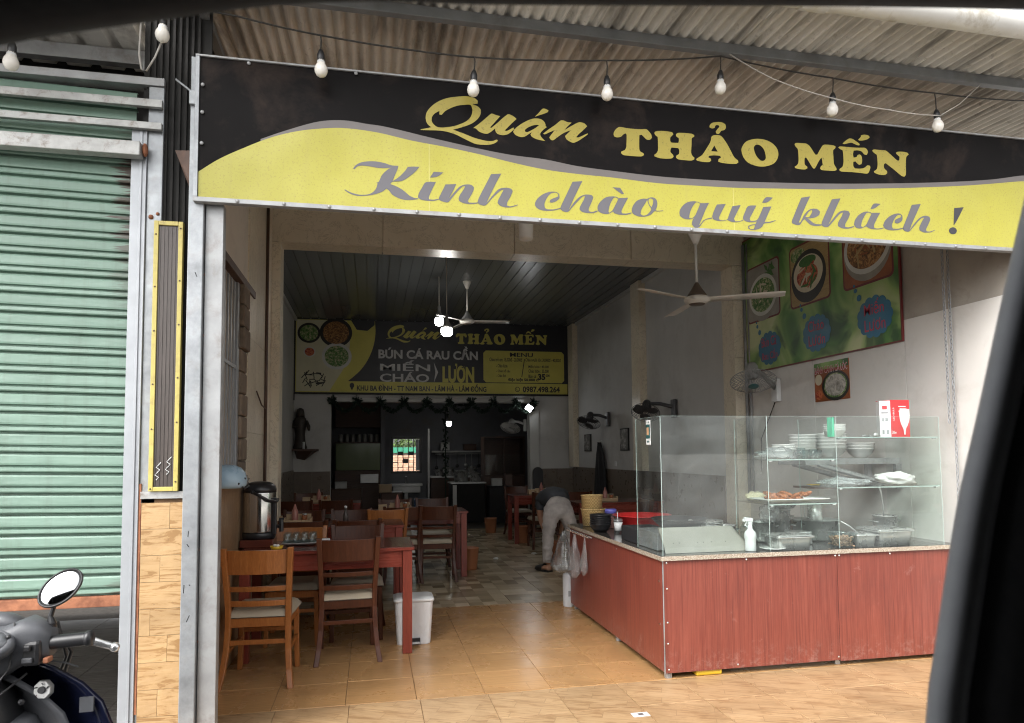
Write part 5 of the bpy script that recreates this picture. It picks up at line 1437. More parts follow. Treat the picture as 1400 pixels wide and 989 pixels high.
# crumpled bags
def crumple(name, label, cat, c, sz, m, seed=1, amp=.35, fr=9, res=(26, 16)):
    mb = MB()
    nu, nv = res
    def fn(u, v):
        th = 2 * PI * u; ph = PI * v
        p = Vector((math.cos(th) * math.sin(ph), math.sin(th) * math.sin(ph), -math.cos(ph)))
        d = 1 + amp * (noise.noise(p * 2.4 + Vector((seed, seed, 0))) + .6 * abs(noise.noise(p * fr * .8 + Vector((0, seed, 0)))) - .2)
        return (c[0] + p.x * sz[0] * d, c[1] + p.y * sz[1] * d, c[2] + max(-.98, p.z * d) * sz[2])
    mb.grid(fn, nu, nv)
    return tag(build(mb, name, M[m], smooth=True), label, cat)
crumple('plastic_bag', 'crumpled clear plastic bag on the upper middle glass shelf', 'bag', (2.75, 4.25, 1.395), (.15, .11, .045), 'bagm', 2, .6)
crumple('plastic_bag', 'flat clear plastic bag at the left end of the right middle shelf', 'bag', (3.27, 4.28, 1.197), (.18, .11, .032), 'bagm', 5, .6)
crumple('folded_cloth', 'crumpled white mesh cloth at the right end of the glass shelf', 'cloth', (3.70, 4.28, 1.215), (.145, .10, .046), 'cloth_w', 3, .4)
tag(build(MB().lathe([(.0001, 0), (.04, 0), (.075, .006), (.0001, .008)], (3.15, 4.42, 1.173), 16, None, 1, .6), 'flatbread', M['yellow_pl'], smooth=True), 'flat yellow disc lying on the right middle glass shelf', 'food')
# glasses on the upper middle shelf
gl_ = [(2.93, 4.26, .075, .030), (2.985, 4.30, .062, .03), (3.03, 4.22, .058, .03), (2.97, 4.18, .065, .03)]
for i, (x, y, h, r_) in enumerate(gl_):
    tag(build(MB().lathe([(r_ * .85, 0), (r_, h), (r_ * .93, h), (r_ * .8, .006), (.0001, .006)], (x, y, 1.367), 18), 'drinking_glass', M['tumbler'], smooth=True), ['tallest clear drinking glass beside the crumpled bag on the shelf', 'clear drinking glass behind the others on the shelf', 'short clear drinking glass nearest the glass joint', 'clear drinking glass at the front edge of the shelf'][i], 'glass', 'drinking glasses on the upper middle shelf')
# bowls
bowlp = [(.0001, .004), (.035, .004), (.036, 0), (.04, 0), (.044, .006), (.075, .03), (.092, .062), (.095, .064), (.095, .068), (.090, .066), (.072, .034), (.04, .012), (.0001, .01)]
ORD = ['bottom', 'second', 'third', 'fourth', 'fifth', 'sixth', 'seventh']
def nth(k, n): return 'lowest' if k == 0 else ('topmost' if k == n - 1 else ORD[k] + ' from below')
def bowl_stack(x, y, z, n, label, group, s=1.0, m='ceram', name='bowl', dz=.017):
    root = tag(build(MB().lathe([(a * s, b * s) for a, b in bowlp], (0, 0, 0), 26), name, M[m], smooth=True), nth(0, n) + ' ' + label, name, group)
    root.location = (x, y, z)
    for k in range(1, n):
        c = root.copy(); COL.objects.link(c); c.location = (x + random.uniform(-.003, .003), y, z + dz * s * k)
        c['label'] = nth(k, n) + ' ' + label
    return root
bowl_stack(3.23, 4.30, 1.513, 4, 'white bowl in the short stack left of the red carton', 'bowls stacked on the top glass shelf', .8)
RK = thing('steel_rack', 'grey steel wall bracket rack behind the showcase carrying white bowls', 'rack', (3.75, 4.75, 1.15))
build(MB().box(3.20, 4.02, 4.60, 4.64, 1.315, 1.362).box(3.20, 4.02, 4.92, 4.96, 1.315, 1.362).box(3.99, 4.03, 4.641, 4.919, 1.315, 1.362).box(3.20, 3.23, 4.641, 4.919, 1.315, 1.362), 'shelf_frame', M['galv_dull'], RK, bevel=.002)
for yy in (4.60, 4.92):
    build(MB().box(3.985, 4.035, yy, yy + .035, 1.13, 1.314), 'upright', M['galv_dull'], RK, bevel=.002)
    build(MB().tube([(3.32, yy + .018, 1.318), (4.0, yy + .018, 1.14)], .02, 6), 'brace', M['galv_dull'], RK)
build(MB().box(3.3, 4.03, 4.645, 4.915, 1.13, 1.145), 'lower_board', M['dkwood'], RK)
for i, (x, s, n) in enumerate(((3.02, .85, 5), (3.29, 1.1, 6), (3.53, 1.3, 5), (3.80, 1.1, 3))):
    if i == 0: continue
    bowl_stack(x, 4.76, 1.363, n, ['', 'white bowl in the leftmost stack on the steel rack', 'large white bowl, middle stack on the steel rack', 'white bowl in the rightmost stack on the steel rack'][i], ['', 'left stack of bowls on the steel rack', 'middle stack of large bowls on the steel rack', 'right stack of bowls on the steel rack'][i], s, dz=.02)
bowl_stack(2.92, 4.45, 1.367, 4, 'white bowl at the back of the upper middle glass shelf', 'bowls on the upper middle glass shelf', .85)
# more ware crowded behind the glass
pot('small steel stockpot standing behind the fried food tray', 2.98, 4.62, .075, .22)
tag(build(MB().lathe([(.0001, 0), (.09, 0), (.135, .05), (.14, .052), (.135, .056), (.088, .006), (.0001, .006)], (3.0, 4.63, zt + .232), 24), 'steel_colander', M['steel'], smooth=True), 'shallow steel colander lying on the small stockpot', 'colander')
for k in range(4):
    o = tag(build(MB().lathe([(.0001, 0), (.07, 0), (.12, .014), (.118, .018), (.068, .004), (.0001, .004)], (0, 0, 0), 24), 'steel_plate', M['steel'], smooth=True), '', 'plate', 'steel plates stacked on the griddle housing') if k == 0 else o.copy()
    if k: COL.objects.link(o)
    o['label'] = nth(k, 4) + ' steel plate stacked on the cooker housing behind the left pane'
    o.location = (2.30, 4.46, zt + .122 + k * .012)
tag(build(MB().lathe([(.0001, .004), (.12, .004), (.19, .07), (.195, .075), (.188, .075), (.12, .0), (.0001, 0)], (2.10, 4.46, zt + .122), 26), 'black_wok', M['black_pl'], smooth=True), 'black wok resting on the cooker housing behind the left pane', 'wok')
tag(build(MB().lathe([(.0001, 0), (.045, 0), (.048, .01), (.048, .12), (.03, .15), (.018, .16), (.018, .19), (.0001, .19)], (2.62, 4.46, zt), 16), 'oil_bottle', M['tumbler'], smooth=True), 'clear oil bottle behind the small white plate', 'bottle')
tag(build(MB().box(2.92, 3.04, 4.32, 4.44, zt, zt + .09), 'foil_box', M['steel_dull'], bevel=.008), 'dull steel box behind the glass joint beside the beans', 'box')
crumple('plastic_bag', 'clear bag of noodles hanging over the pots in the middle of the showcase', 'bag', (2.80, 4.46, .985), (.07, .05, .075), 'bagm', 9, .5)
M['noodle'] = mat('pale_noodles', (.66, .58, .40), .6, 0, .2, 60, .5, 120)
crumple('noodle_heap', 'pale heap of noodles on the back of the lower middle glass shelf', 'food', (2.68, 4.44, 1.10), (.07, .06, .035), 'noodle', 12, .3)
crumple('plastic_bag', 'small white plastic bag behind the bowls on the top glass shelf', 'bag', (3.33, 4.44, 1.545), (.07, .05, .035), 'cloth_w', 14, .5)
# keys
kk = MB()
for k in range(6):
    a = k * .9
    kk.tube([(3.42, 4.2, 1.517), (3.42 + .045 * math.cos(a), 4.2 + .03 * math.sin(a), 1.517 + .003 * k)], .005, 5, flat=.4)
kk.lathe([(.018, 0), (.021, .002), (.018, .004)], (3.42, 4.2, 1.522), 12).sphere((3.47, 4.19, 1.53), .016, 10, 6)
tag(build(kk, 'key_bunch', M['steel_dull']), 'bunch of keys lying on the top glass shelf', 'keys')
# red and white lamp carton on the top shelf
LB = thing('lamp_carton', 'red and white light bulb carton standing on the top glass shelf', 'box', (3.58, 4.22, 1.513))
LB.rotation_euler = (0, 0, R(0))
M['redprint'] = mat('red_card_print', (.62, .035, .04), .4, 0, .05, 4)
M['whitecard'] = mat('white_card', (.76, .75, .74), .45, 0, .05, 4)
bxh = .262
build(MB().box(3.575, 3.73, 4.16, 4.30, 1.513, 1.513 + bxh), 'carton', M['redprint'], LB, bevel=.001)
build(MB().add([(3.575, 4.1595, 1.5135), (3.525, 4.205, 1.5135), (3.525, 4.205, 1.77), (3.575, 4.1595, 1.77), (3.575, 4.30, 1.5135), (3.575, 4.30, 1.77)], [(0, 3, 2, 1), (1, 2, 5, 4), (3, 5, 2)]), 'side_flap', M['whitecard'], LB)
fa = lambda a, b: (3.578 + a, 4.1585, 1.515 + b)
mb = MB(); vs, fs = fill_loops([smooth_loop([(.075, .195), (.145, .195), (.150, .19), (.150, .13), (.135, .085), (.118, .055), (.113, .015), (.102, .015), (.097, .055), (.082, .085), (.070, .13), (.070, .18)], 60)])
mb.add([fa(*v[:2]) for v in vs], fs); build(mb, 'bulb_print', M['whitecard'], LB)
mb = MB(); text_fit(mb, 'LED BULB', .0, .09, 0, .013, lambda a, b: fa(.022 - b + .006, .20 - a + .03 if False else .115 + a), .004)
build(mb, 'lettering', M['whitecard'], LB)
mb = MB(); mb.box(3.64, 3.70, 4.1575, 4.1585, 1.725, 1.732).box(3.65, 3.705, 4.1575, 4.1585, 1.708, 1.714).box(3.64, 3.69, 4.1575, 4.1585, 1.692, 1.698)
build(mb, 'print_lines', M['whitecard'], LB)
mb = MB(); text_fit(mb, '30w', .005, .040, .02, .042, fa, .01); build(mb, 'lettering', M['whitecard'], LB)
ff_ = lambda a, b: (3.575 - .05 * a - .001, 4.1595 + .0455 * a - .0015, 1.5135 + b)
mb = MB()
for (a0, a1, b0, b1) in ((.3, .75, .195, .222),): mb.add([ff_(a0, b0), ff_(a1, b0), ff_(a1, b1), ff_(a0, b1)], [(0, 1, 2, 3)])
build(mb, 'red_mark', M['redprint'], LB)
mb = MB()
for (a0, a1, b0, b1) in ((.2, .85, .165, .18), (.25, .5, .11, .135), (.6, .8, .11, .135), (.2, .4, .02, .05), (.6, .8, .02, .05)): mb.add([ff_(a0, b0), ff_(a1, b0), ff_(a1, b1), ff_(a0, b1)], [(0, 1, 2, 3)])
build(mb, 'grey_mark', M['galv_dull'], LB)

# ------------------------------------------------------------------ on the counter's left wing
def basket(label, x, y, z, r0, r1, h):
    t = thing('bamboo_basket', label, 'basket', (x, y, z), 'bamboo baskets on the counter end')
    o = build(MB().lathe([(.0001, .004), (r0, .004), (r1, h), (r1 + .004, h + .004), (r1 - .004, h + .004), (r0 - .004, .01), (.0001, .01)], seg=28), 'body', M['bamboo'], None, smooth=True); o.parent = t
    o = build(MB().tube([(math.cos(a) * (r1 + .003), math.sin(a) * (r1 + .003), h) for a in [2 * PI * k / 24 for k in range(25)]], .006, 6, cap=False), 'rim', M['bamboo'], None, smooth=True); o.parent = t
basket('lower woven bamboo basket of the pair at the end of the counter', 1.96, 5.93, zt, .095, .108, .15)
basket('upper woven bamboo basket upside down on the other basket', 1.95, 5.93, zt + .13, .092, .095, .14)
for k in range(6):
    o = tag(build(MB().lathe([(.0001, .003), (.045, .003), (.05, 0), (.082, .04), (.088, .062), (.091, .063), (.091, .068), (.084, .066), (.05, .012), (.0001, .01)], (0, 0, 0), 24), 'black_bowl', M['black_pl'], smooth=True),
            'lowest black plastic bowl in the stack beside the drink cup', 'bowl', 'stacked black bowls') if k == 0 else o.copy()
    if k: COL.objects.link(o)
    o['label'] = nth(k, 6) + ' black plastic bowl in the stack beside the drink cup'
    o.location = (1.865 + random.uniform(-.002, .002), 5.45, zt + k * .0155)
cu = thing('drink_cup', 'small plastic drink cup with white sleeve and straw on the counter', 'cup', (1.985, 5.36, zt))
o = build(MB().lathe([(.0001, 0), (.026, 0), (.037, .095), (.038, .097)], seg=18), 'cup', M['clear_pl'], None, smooth=True); o.parent = cu
o = build(MB().lathe([(.0285, .018), (.0365, .085)], seg=18), 'sleeve', M['white_pl'], None, smooth=True); o.parent = cu
o = build(MB().lathe([(.039, .096), (.039, .102), (.034, .112), (.0001, .116)], seg=18), 'lid', M['clear_pl'], None, smooth=True); o.parent = cu
o = build(MB().tube([(0, 0, .06), (-.006, 0, .17)], .0035, 6), 'straw', M['white_pl'], None); o.parent = cu
ns = thing('red_basin', 'wide bright red plastic basin on the counter behind the glass', 'basin', (2.27, 5.55, zt))
o = build(MB().lathe([(.0001, .003), (.17, .003), (.185, .01), (.232, .115), (.25, .118), (.25, .125), (.228, .123), (.178, .014), (.0001, .012)], seg=36), 'bowl', M['red_pl'], None, smooth=True); o.parent = ns
jr = thing('lidded_jar', 'clear jar with violet blue lid between basket and drink cup', 'jar', (2.10, 5.86, zt))
o = build(MB().lathe([(.0001, 0), (.05, 0), (.055, .02), (.055, .09), (.048, .11), (.048, .12)], seg=18), 'jar', M['clear_pl'], None, smooth=True); o.parent = jr
o = build(MB().lathe([(.052, .115), (.052, .148), (.047, .152), (.0001, .152)], seg=18), 'lid', M['bluelid'], None, smooth=True); o.parent = jr
tag(build(MB().box(1.86, 2.10, 4.64, 4.96, zt, zt + .105), 'black_case', M['black_mt'], bevel=.006), 'black box on the counter just behind the left glass pane', 'box')
tag(build(MB().box(2.03, 2.12, 5.08, 5.22, zt, zt + .02), 'tissue_pack', M['white_pl'], bevel=.006), 'flat white tissue pack between drink cup and black box', 'tissue')
tag(build(MB().box(1.97, 2.06, 5.66, 5.76, zt, zt + .10), 'pink_tub', mat('pinkish_card', (.34, .19, .17), .5), bevel=.004), 'small pinkish tub behind the black bowls', 'tub')
# plastic carriers on a hook rail at the side of the counter
HR = thing('hook_rail', 'steel hook rail on the side of the counter by the bags', 'rail', (1.77, 5.75, .72))
build(MB().tube([(1.772, 5.42, .722), (1.772, 6.10, .722)], .006, 6), 'rail', M['steel_dull'], HR)
mb = MB()
for k in range(13):
    y = 5.46 + k * .05
    mb.tube([(1.772, y, .722), (1.758, y, .712), (1.75, y, .725), (1.752, y, .735)], .0028, 5)
build(mb, 'hooks', M['chrome'], HR)
def carrier(label, y, top, bot, w, d, seed):
    mb = MB()
    def fn(u, v):
        th = 2 * PI * u
        k = math.sin(PI * min(1, (1 - v) ** .75 * .60 + .02)) if v > 0 else 0
        wid = w * (.22 + .78 * math.sin(PI * (.08 + .84 * (1 - v) ** 1.4)) ** .8) if v < .98 else w * .14
        wid = w * (.16 + .84 * math.sin(PI * .5 * (1 - v)) ** 1.2) if v > .12 else w * (.35 + .65 * v / .12) * .99
        r = 1 + .35 * noise.noise(Vector((math.cos(th) * 1.6, math.sin(th) * 1.6, v * 2 + seed))) + .22 * noise.noise(Vector((math.cos(th) * 6, math.sin(th) * 6, v * 1.6 + seed)))
        return (1.765 - d * .9 + math.sin(th) * d * r * (wid / w) - .012 * (1 - v), y + math.cos(th) * wid * r, bot + (top - bot) * v + .02 * noise.noise(Vector((u * 9, v * 5, seed))))
    mb.grid(fn, 40, 22)
    t = thing('carrier_bag', label, 'bag', (1.74, y, bot), 'clear carrier bags hanging on the counter')
    build(mb, 'bag', M['bagm'], t, smooth=True)
carrier('largest clear carrier bag, leftmost on the hook rail', 5.93, .72, .36, .15, .09, 1)
carrier('narrow clear carrier bag hanging lowest, middle of the hook rail', 5.70, .72, .35, .075, .055, 4)
carrier('thin clear carrier bag nearest the street on the hook rail', 5.52, .71, .40, .07, .02, 8)
gcy = thing('grey_bin', 'pale grey cylinder standing behind the far end of the counter', 'cylinder', (1.80, 6.20, 0))
o = build(MB().lathe([(.0001, 0), (.05, 0), (.055, .01), (.055, .28), (.05, .30), (.0001, .30)], seg=18), 'body', M['grey_pl'], None, smooth=True); o.parent = gcy
o = build(MB().box(-.02, .02, -.0575, -.053, .10, .15), 'mark', M['galv_dull'], None); o.parent = gcy
# floor card
fc = thing('floor_card', 'white card with a grey rectangle lying on the front porch tiles', 'card', (1.43, 3.57, 0))
build(MB().box(1.385, 1.478, 3.545, 3.60, .0015, .004), 'card', M['whitecard'], fc)
build(MB().box(1.418, 1.447, 3.56, 3.585, .0045, .0052), 'grey_patch', M['band'], fc)

# ================================================================== right porch wall
MBD = thing('menu_board', 'large green picture menu board high on the right wall, three dishes above blue clouds', 'menu board', (4.045, 5.67, 2.265))
def wb_(dx):
    return lambda a, b: (4.03 - dx, 6.80 - a, 2.265 + b)
build(MB().box(4.031, 4.047, 4.53, 6.80, 2.265, 3.75), 'board', M['redframe'] if 'redframe' in M else M.setdefault('redframe', mat('dark_red_edge', (.16, .02, .02), .4)), MBD)
def _green():
    n = NT('green_leaf_print'); v = n.co()
    a = n.noise(v, 1.5, 3, .5, .8); b = n.noise(v, 1.6, 3, .5, 1.6)
    c = n.ramp(a, [(.28, (.02, .085, .02)), (.42, (.08, .22, .04)), (.53, (.28, .42, .13)), (.66, (.52, .57, .30))])
    c = n.mix(n.math('MULTIPLY', n.ramp(b, [(.36, 1), (.46, 0)]), .75), c, (.012, .055, .016))
    return n.done(c, .4)
M['greenprint'] = _green()
def flat(name, m, quad, dx, parent=MBD, fn=wb_):
    f = fn(dx)
    return build(MB().add([f(*q) for q in quad], [tuple(range(len(quad)))]), name, m, parent)
flat('leaf_print', M['greenprint'], [(.012, .012), (2.258, .012), (2.258, 1.47), (.012, 1.47)], .001)
def disc(a, b, ra, rb, n=30, tilt=0): return [(a + ra * math.cos(2 * PI * k / n), b + rb * math.sin(2 * PI * k / n)) for k in range(n)]
def food(name, stops, scale=30, dist=.6):
    n = NT(name); v = n.co()
    f = n.noise(v, scale, 5, .7, dist)
    c = n.ramp(f, stops)
    return n.done(c, .4)
M['f_red'] = food('red_topping_print', [(.3, (.08, .012, .008)), (.45, (.34, .03, .015)), (.55, (.55, .20, .08)), (.66, (.48, .05, .02))], 26)
M['f_green'] = food('herb_print', [(.3, (.02, .06, .015)), (.48, (.10, .22, .05)), (.58, (.42, .40, .22)), (.7, (.62, .60, .45))], 24)
M['f_brown'] = food('eel_noodle_print', [(.3, (.035, .018, .01)), (.47, (.16, .07, .02)), (.57, (.42, .20, .06)), (.7, (.5, .36, .16))], 18, 1.8)
M['f_cream'] = mat('cream_broth_print', (.60, .54, .40), .4, 0, .12, 12)
M['f_white'] = mat('white_bowl_print', (.58, .58, .54), .35, 0, .1, 5)
M['f_black'] = mat('black_pan_print', (.02, .018, .016), .35)
M['f_wood'] = wood('table_print', (.36, .24, .09), (.48, .34, .14), 'y', .4, jit=0)
M['f_grey'] = mat('grey_table_print', (.30, .28, .24), .45, 0, .3, 4)
M['f_rust'] = mat('brown_table_print', (.30, .09, .03), .45, 0, .4, 6)
M['cloudblue'] = mat('blue_cloud_print', (.018, .15, .27), .4, 0, .12, 4)
M['redtext'] = mat('red_text_print', (.50, .03, .075), .4)
M['herb'] = mat('herb_spots', (.05, .16, .03), .5, 0, .4, 40)
def rrect(a0, a1, b0, b1, r=.05):
    out = []
    for (ca, cb, s) in ((a1 - r, b1 - r, 0), (a0 + r, b1 - r, 90), (a0 + r, b0 + r, 180), (a1 - r, b0 + r, 270)):
        out += [(ca + r * math.cos(R(s + k * 22.5)), cb + r * math.sin(R(s + k * 22.5))) for k in range(5)]
    return out
for i, (a0, a1, bgm) in enumerate(((.08, .69, 'f_grey'), (.86, 1.46, 'f_wood'), (1.625, 2.215, 'f_rust'))):
    pn = build(MB().add([wb_(.0025)(*q) for q in rrect(a0, a1, .533, 1.14)], [tuple(range(20))]), 'photo_print', M['redframe'], MBD)
    f = wb_(.004)
    build(MB().add([f(*q) for q in rrect(a0 + .018, a1 - .018, .551, 1.122, .04)], [tuple(range(20))]), 'backdrop', M[bgm], pn)
    ca, cb = (a0 + a1) / 2 + (.0, -.01, .01)[i], .80 + (.0, .03, .06)[i]
    rim, inn, rr = (('f_white', 'f_green', .255), ('f_black', 'f_cream', .255), ('f_white', 'f_brown', .275))[i]
    build(MB().add([wb_(.0055)(*q) for q in disc(ca, cb - .025, rr * 1.02, rr * .98)], [tuple(range(30))]), 'bowl_side', M['f_grey' if i != 1 else 'f_black'], pn)
    build(MB().add([wb_(.007)(*q) for q in disc(ca, cb, rr, rr * .86)], [tuple(range(30))]), 'bowl_rim', M[rim], pn)
    build(MB().add([wb_(.0085)(*q) for q in disc(ca, cb, rr * .86, rr * .70)], [tuple(range(30))]), 'dish', M[inn], pn)
    if i == 1:
        build(MB().add([wb_(.0095)(*q) for q in disc(ca - .01, cb - .02, rr * .62, rr * .42)], [tuple(range(30))]), 'topping', M['f_red'], pn)
        build(MB().add([wb_(.0105)(*q) for q in disc(ca + .0, cb + .115, rr * .5, rr * .20)], [tuple(range(30))]), 'herbs', M['herb'], pn)
        build(MB().add([wb_(.0055)(*q) for q in [(a0 + .03, cb - .05), (ca - .2, cb - .03), (ca - .2, cb + .06), (a0 + .03, cb + .03)]], [(0, 1, 2, 3)]), 'pan_handle', M['f_black'], pn)
        build(MB().add([wb_(.0052)(*q) for q in disc(a0 + .14, 1.04, .11, .07)], [tuple(range(30))]), 'side_herbs', M['f_green'], pn)
    if i == 0:
        mb = MB(); rq = random.Random(2)
        for k in range(12):
            an = rq.uniform(.3, 2.8); L = rq.uniform(.08, .16); x0_, y0_ = ca + rq.uniform(-.02, .25), 1.02 + rq.uniform(-.05, .05)
            d0 = Vector((math.cos(an), math.sin(an))); pp = Vector((-d0.y, d0.x)) * .02
            pts_ = [Vector((x0_, y0_)) - d0 * L / 2, Vector((x0_, y0_)) + pp, Vector((x0_, y0_)) + d0 * L / 2, Vector((x0_, y0_)) - pp]
            pts_ = [Vector((min(max(q.x, a0 + .02), a1 - .02), min(q.y, 1.118))) for q in pts_]
            mb.add([wb_(.0054 + k * .0001)(q.x, q.y) for q in pts_], [(0, 1, 2, 3)])
        build(mb, 'leaf_print', M['herb'], pn)
    rs_ = random.Random(20 + i)
    pal = ((('herb', 16), ('f_cream', 10), ('f_green', 8)), (('f_red', 16), ('herb', 10), ('f_cream', 5)), (('f_brown', 16), ('f_rust', 10), ('f_wood', 9)))[i]
    for q_, (mk, cnt) in enumerate(pal):
        mb = MB()
        for k in range(cnt):
            an = rs_.uniform(0, 2 * PI); rad = rs_.uniform(0, .8) ** .7
            pa_, pb_ = ca + rr * .66 * rad * math.cos(an) * (.8 if i == 1 else 1), cb + rr * .52 * rad * math.sin(an) - (.015 if i == 1 else 0)
            L, w_, t_ = rs_.uniform(.025, .07), rs_.uniform(.008, .018), rs_.uniform(0, PI)
            if i == 2: L *= 1.5
            mb.add([wb_(.0112 + q_ * .0004 + k * .00002)(pa_ + math.cos(t_) * math.cos(s_) * L - math.sin(t_) * math.sin(s_) * w_, pb_ + math.sin(t_) * math.cos(s_) * L + math.cos(t_) * math.sin(s_) * w_) for s_ in [2 * PI * z_ / 8 for z_ in range(8)]], [tuple(range(8))])
        build(mb, 'food_bits', M[mk], pn, kind='stuff')
    # cloud caption
    cc = ((.475, .222), (1.24, .245), (1.985, .25))[i]
    mb = MB()
    for k in range(13):
        an = 2 * PI * k / 13
        mb.add([wb_(.004 + k * .00008)(*q) for q in disc(cc[0] + .155 * math.cos(an), cc[1] + .125 * math.sin(an), .05, .052, 18)], [tuple(range(18))])
    mb.add([wb_(.0052)(*q) for q in disc(cc[0], cc[1], .168, .14)], [tuple(range(30))])
    for (da, db, r_) in ((-.17, .19, .028), (-.21, .26, .020), (-.225, .305, .013)):
        mb.add([wb_(.0046)(*q) for q in disc(cc[0] + da, cc[1] + db, r_, r_, 16)], [tuple(range(16))])
    cl_ = build(mb, 'cloud', M['cloudblue'], MBD)
    tx = (('Bún Cá', 'Rau Cần'), ('Cháo', 'Lươn'), ('Miến', 'Lươn'))[i]
    mb = MB()
    w = (.135, .115, .115)[i]
    text_fit(mb, tx[0], cc[0] - w, cc[0] + w * .95, cc[1] + .02, cc[1] + (.12 if i != 2 else .145), wb_(.0065), .004)
    text_fit(mb, tx[1], cc[0] - w, cc[0] + w * 1.05, cc[1] - .115, cc[1] - .015, wb_(.0065), .004)
    build(mb, 'lettering', M['redtext'], cl_)
# the small poster
PO = thing('soup_poster', 'square soup poster headed BÁNH CANH CÁ LÓC below the green board', 'poster', (4.045, 5.40, 1.87))
build(MB().box(4.040, 4.0472, 5.165, 5.63, 1.872, 2.225), 'sheet', M['f_rust'], PO)
def wp(dx): return lambda a, b: (4.039 - dx, 5.63 - a, 1.872 + b)
flat('green_strip', M['greenprint'], [(0, .29), (.465, .29), (.465, .353), (0, .353)], .0005, PO, wp)
flat('pan', M['f_black'], disc(.29, .13, .185, .135), .001, PO, wp)
flat('soup', M['f_green'], disc(.29, .132, .155, .11), .002, PO, wp)
M['f_soup'] = food('pale_soup_print', [(.3, (.12, .10, .08)), (.5, (.42, .40, .36)), (.62, (.60, .56, .50)), (.72, (.40, .05, .03))], 20, 1.2)
flat('noodles', M['f_soup'], disc(.29, .135, .14, .098), .003, PO, wp)
flat('side_dish', M['f_cream'], disc(.06, .20, .05, .05), .001, PO, wp)
flat('side_dish', M['f_red'], disc(.06, .06, .05, .045), .001, PO, wp)
mb = MB(); text_fit(mb, 'BÁNH CANH CÁ LÓC', .012, .455, .255, .335, wp(.004), .018); build(mb, 'letter_edge', M['whitecard'], PO)
mb = MB(); text_fit(mb, 'BÁNH CANH CÁ LÓC', .017, .450, .259, .330, wp(.005), .0); build(mb, 'lettering', M['redtext'], PO)
# pipes next to the right pillar
for i, (x, y, r_, lab) in enumerate(((4.02, 6.83, .018, 'thin grey conduit pipe left of the menu board'), (4.03, 6.77, .012, 'thinner cable conduit right of the grey pipe'))):
    tag(build(MB().tube([(x, y - .06, .9), (x, y - .06, 3.70)], r_, 8), 'conduit_pipe', M['galv_dull'], smooth=True), lab, 'pipe')
tag(build(MB().tube([(-.935, 6.42, .8), (-.935, 6.42, 3.72)], .016, 8), 'brown_pipe', M['brown_met'], smooth=True), 'brown downpipe running up the left porch wall beside the pillar', 'pipe')
tag(build(MB().tube([(-.93, 5.9, 1.95), (-.92, 6.1, 1.85), (-.915, 6.3, 1.83), (-.915, 6.36, 1.7), (-.92, 6.33, 1.45), (-.92, 6.38, 1.2), (-.92, 6.34, .95)], .006, 6), 'dangling_cable', M['brown_met'], smooth=True), 'brown cable dangling beside the brown downpipe', 'cable')
# hanging chains
def chain(name, label, x, y, z0, z1, sl_):
    t = thing(name, label, 'chain', (x, y, z0), 'thin chains hanging at the right of the entrance')
    mb = MB().tube([(math.cos(a) * .0085, 0, math.sin(a) * .017 * (1)) for a in [2 * PI * k / 10 for k in range(11)]], .003, 5, cap=False)
    l0 = None; z = z0; k = 0
    while z < z1:
        if l0 is None:
            l0 = build(mb, 'link', M['galv'], None); l0.parent = t; l0.location = (0, 0, 0)
        else:
            clone(l0, (sl_ * (z - z0), 0, z - z0), t, (0, 0, R(90) * (k % 2)))
        z += .0275; k += 1
chain('hanging_chain', 'left one of two thin chains hanging beside the menu board', 3.955, 4.05, 1.62, 3.72, 0)
chain('hanging_chain', 'right one of two thin chains hanging beside the menu board', 4.000, 4.05, 1.0, 3.72, 0)
# ================================================================== fans
def blade_mesh(L, w0, w1, r0=.09, tilt=R(10)):
    mb = MB()
    nx = 10
    rows = []
    for i in range(nx + 1):
        t = i / nx
        w = w0 + (w1 - w0) * t
        if t > .93: w *= .82
        x = r0 + (L - r0) * t
        for j in range(3):
            s = (j - 1) * w
            mb.v.append((x, s * math.cos(tilt), s * math.sin(tilt) * -1 + .006 * (1 - (j - 1) ** 2)))
    for i in range(nx):
        for j in range(2):
            a = i * 3 + j
            mb.f.append((a, a + 1, a + 4, a + 3))
    return mb
def ceiling_fan(label, x, y, zh, ztop, L, angs, cap_m, bm, zroof):
    t = thing('ceiling_fan', label, 'ceiling fan', (x, y, zh))
    parts = [('motor', MB().lathe([(.0001, -.052), (.055, -.050), (.075, -.040), (.10, -.028), (.112, -.010), (.108, .008), (.085, .018)], seg=28), bm),
             ('motor_cap', MB().lathe([(.088, .017), (.075, .04), (.045, .085), (.022, .125), (.014, .14)], seg=24), cap_m),
             ('trim_ring', MB().lathe([(.058, -.0525), (.066, -.047), (.068, -.0455)], seg=24), 'fan_cap'),
             ('down_rod', MB().tube([(0, 0, .13), (0, 0, ztop - zh)], .011, 10), bm),
             ('canopy', MB().lathe([(.016, -.02), (.03, .01), (.058, .075), (.064, .10), (.055, .105), (.0001, .105)], (0, 0, ztop - zh - .03), 22), bm),
             ('hanger', MB().tube([(0, 0, ztop - zh + .07), (0, 0, zroof - zh)], .006, 6).tube([(.02, 0, ztop - zh + .06), (.03, .01, ztop - zh + .14), (.01, 0, zroof - zh)], .004, 5), 'cord')]
    for nm, mb, m in parts:
        o = build(mb, nm, M[m], None, smooth=True); o.parent = t
    bmz = blade_mesh(L, .058, .062)
    b0 = None
    for a in angs:
        if b0 is None:
            b0 = build(bmz, 'blade', M[bm], None, smooth=True, solid=.003); b0.parent = t; b0.location = (0, 0, -.012); b0.rotation_euler = (0, 0, R(a))
            ir0 = build(MB().box(.06, .15, -.016, .016, -.004, .001), 'blade_iron', M[bm], None); ir0.parent = b0
        else:
            c = clone(b0, (0, 0, -.012), t, (0, 0, R(a)))
            clone(ir0, (0, 0, 0), c)
    return t
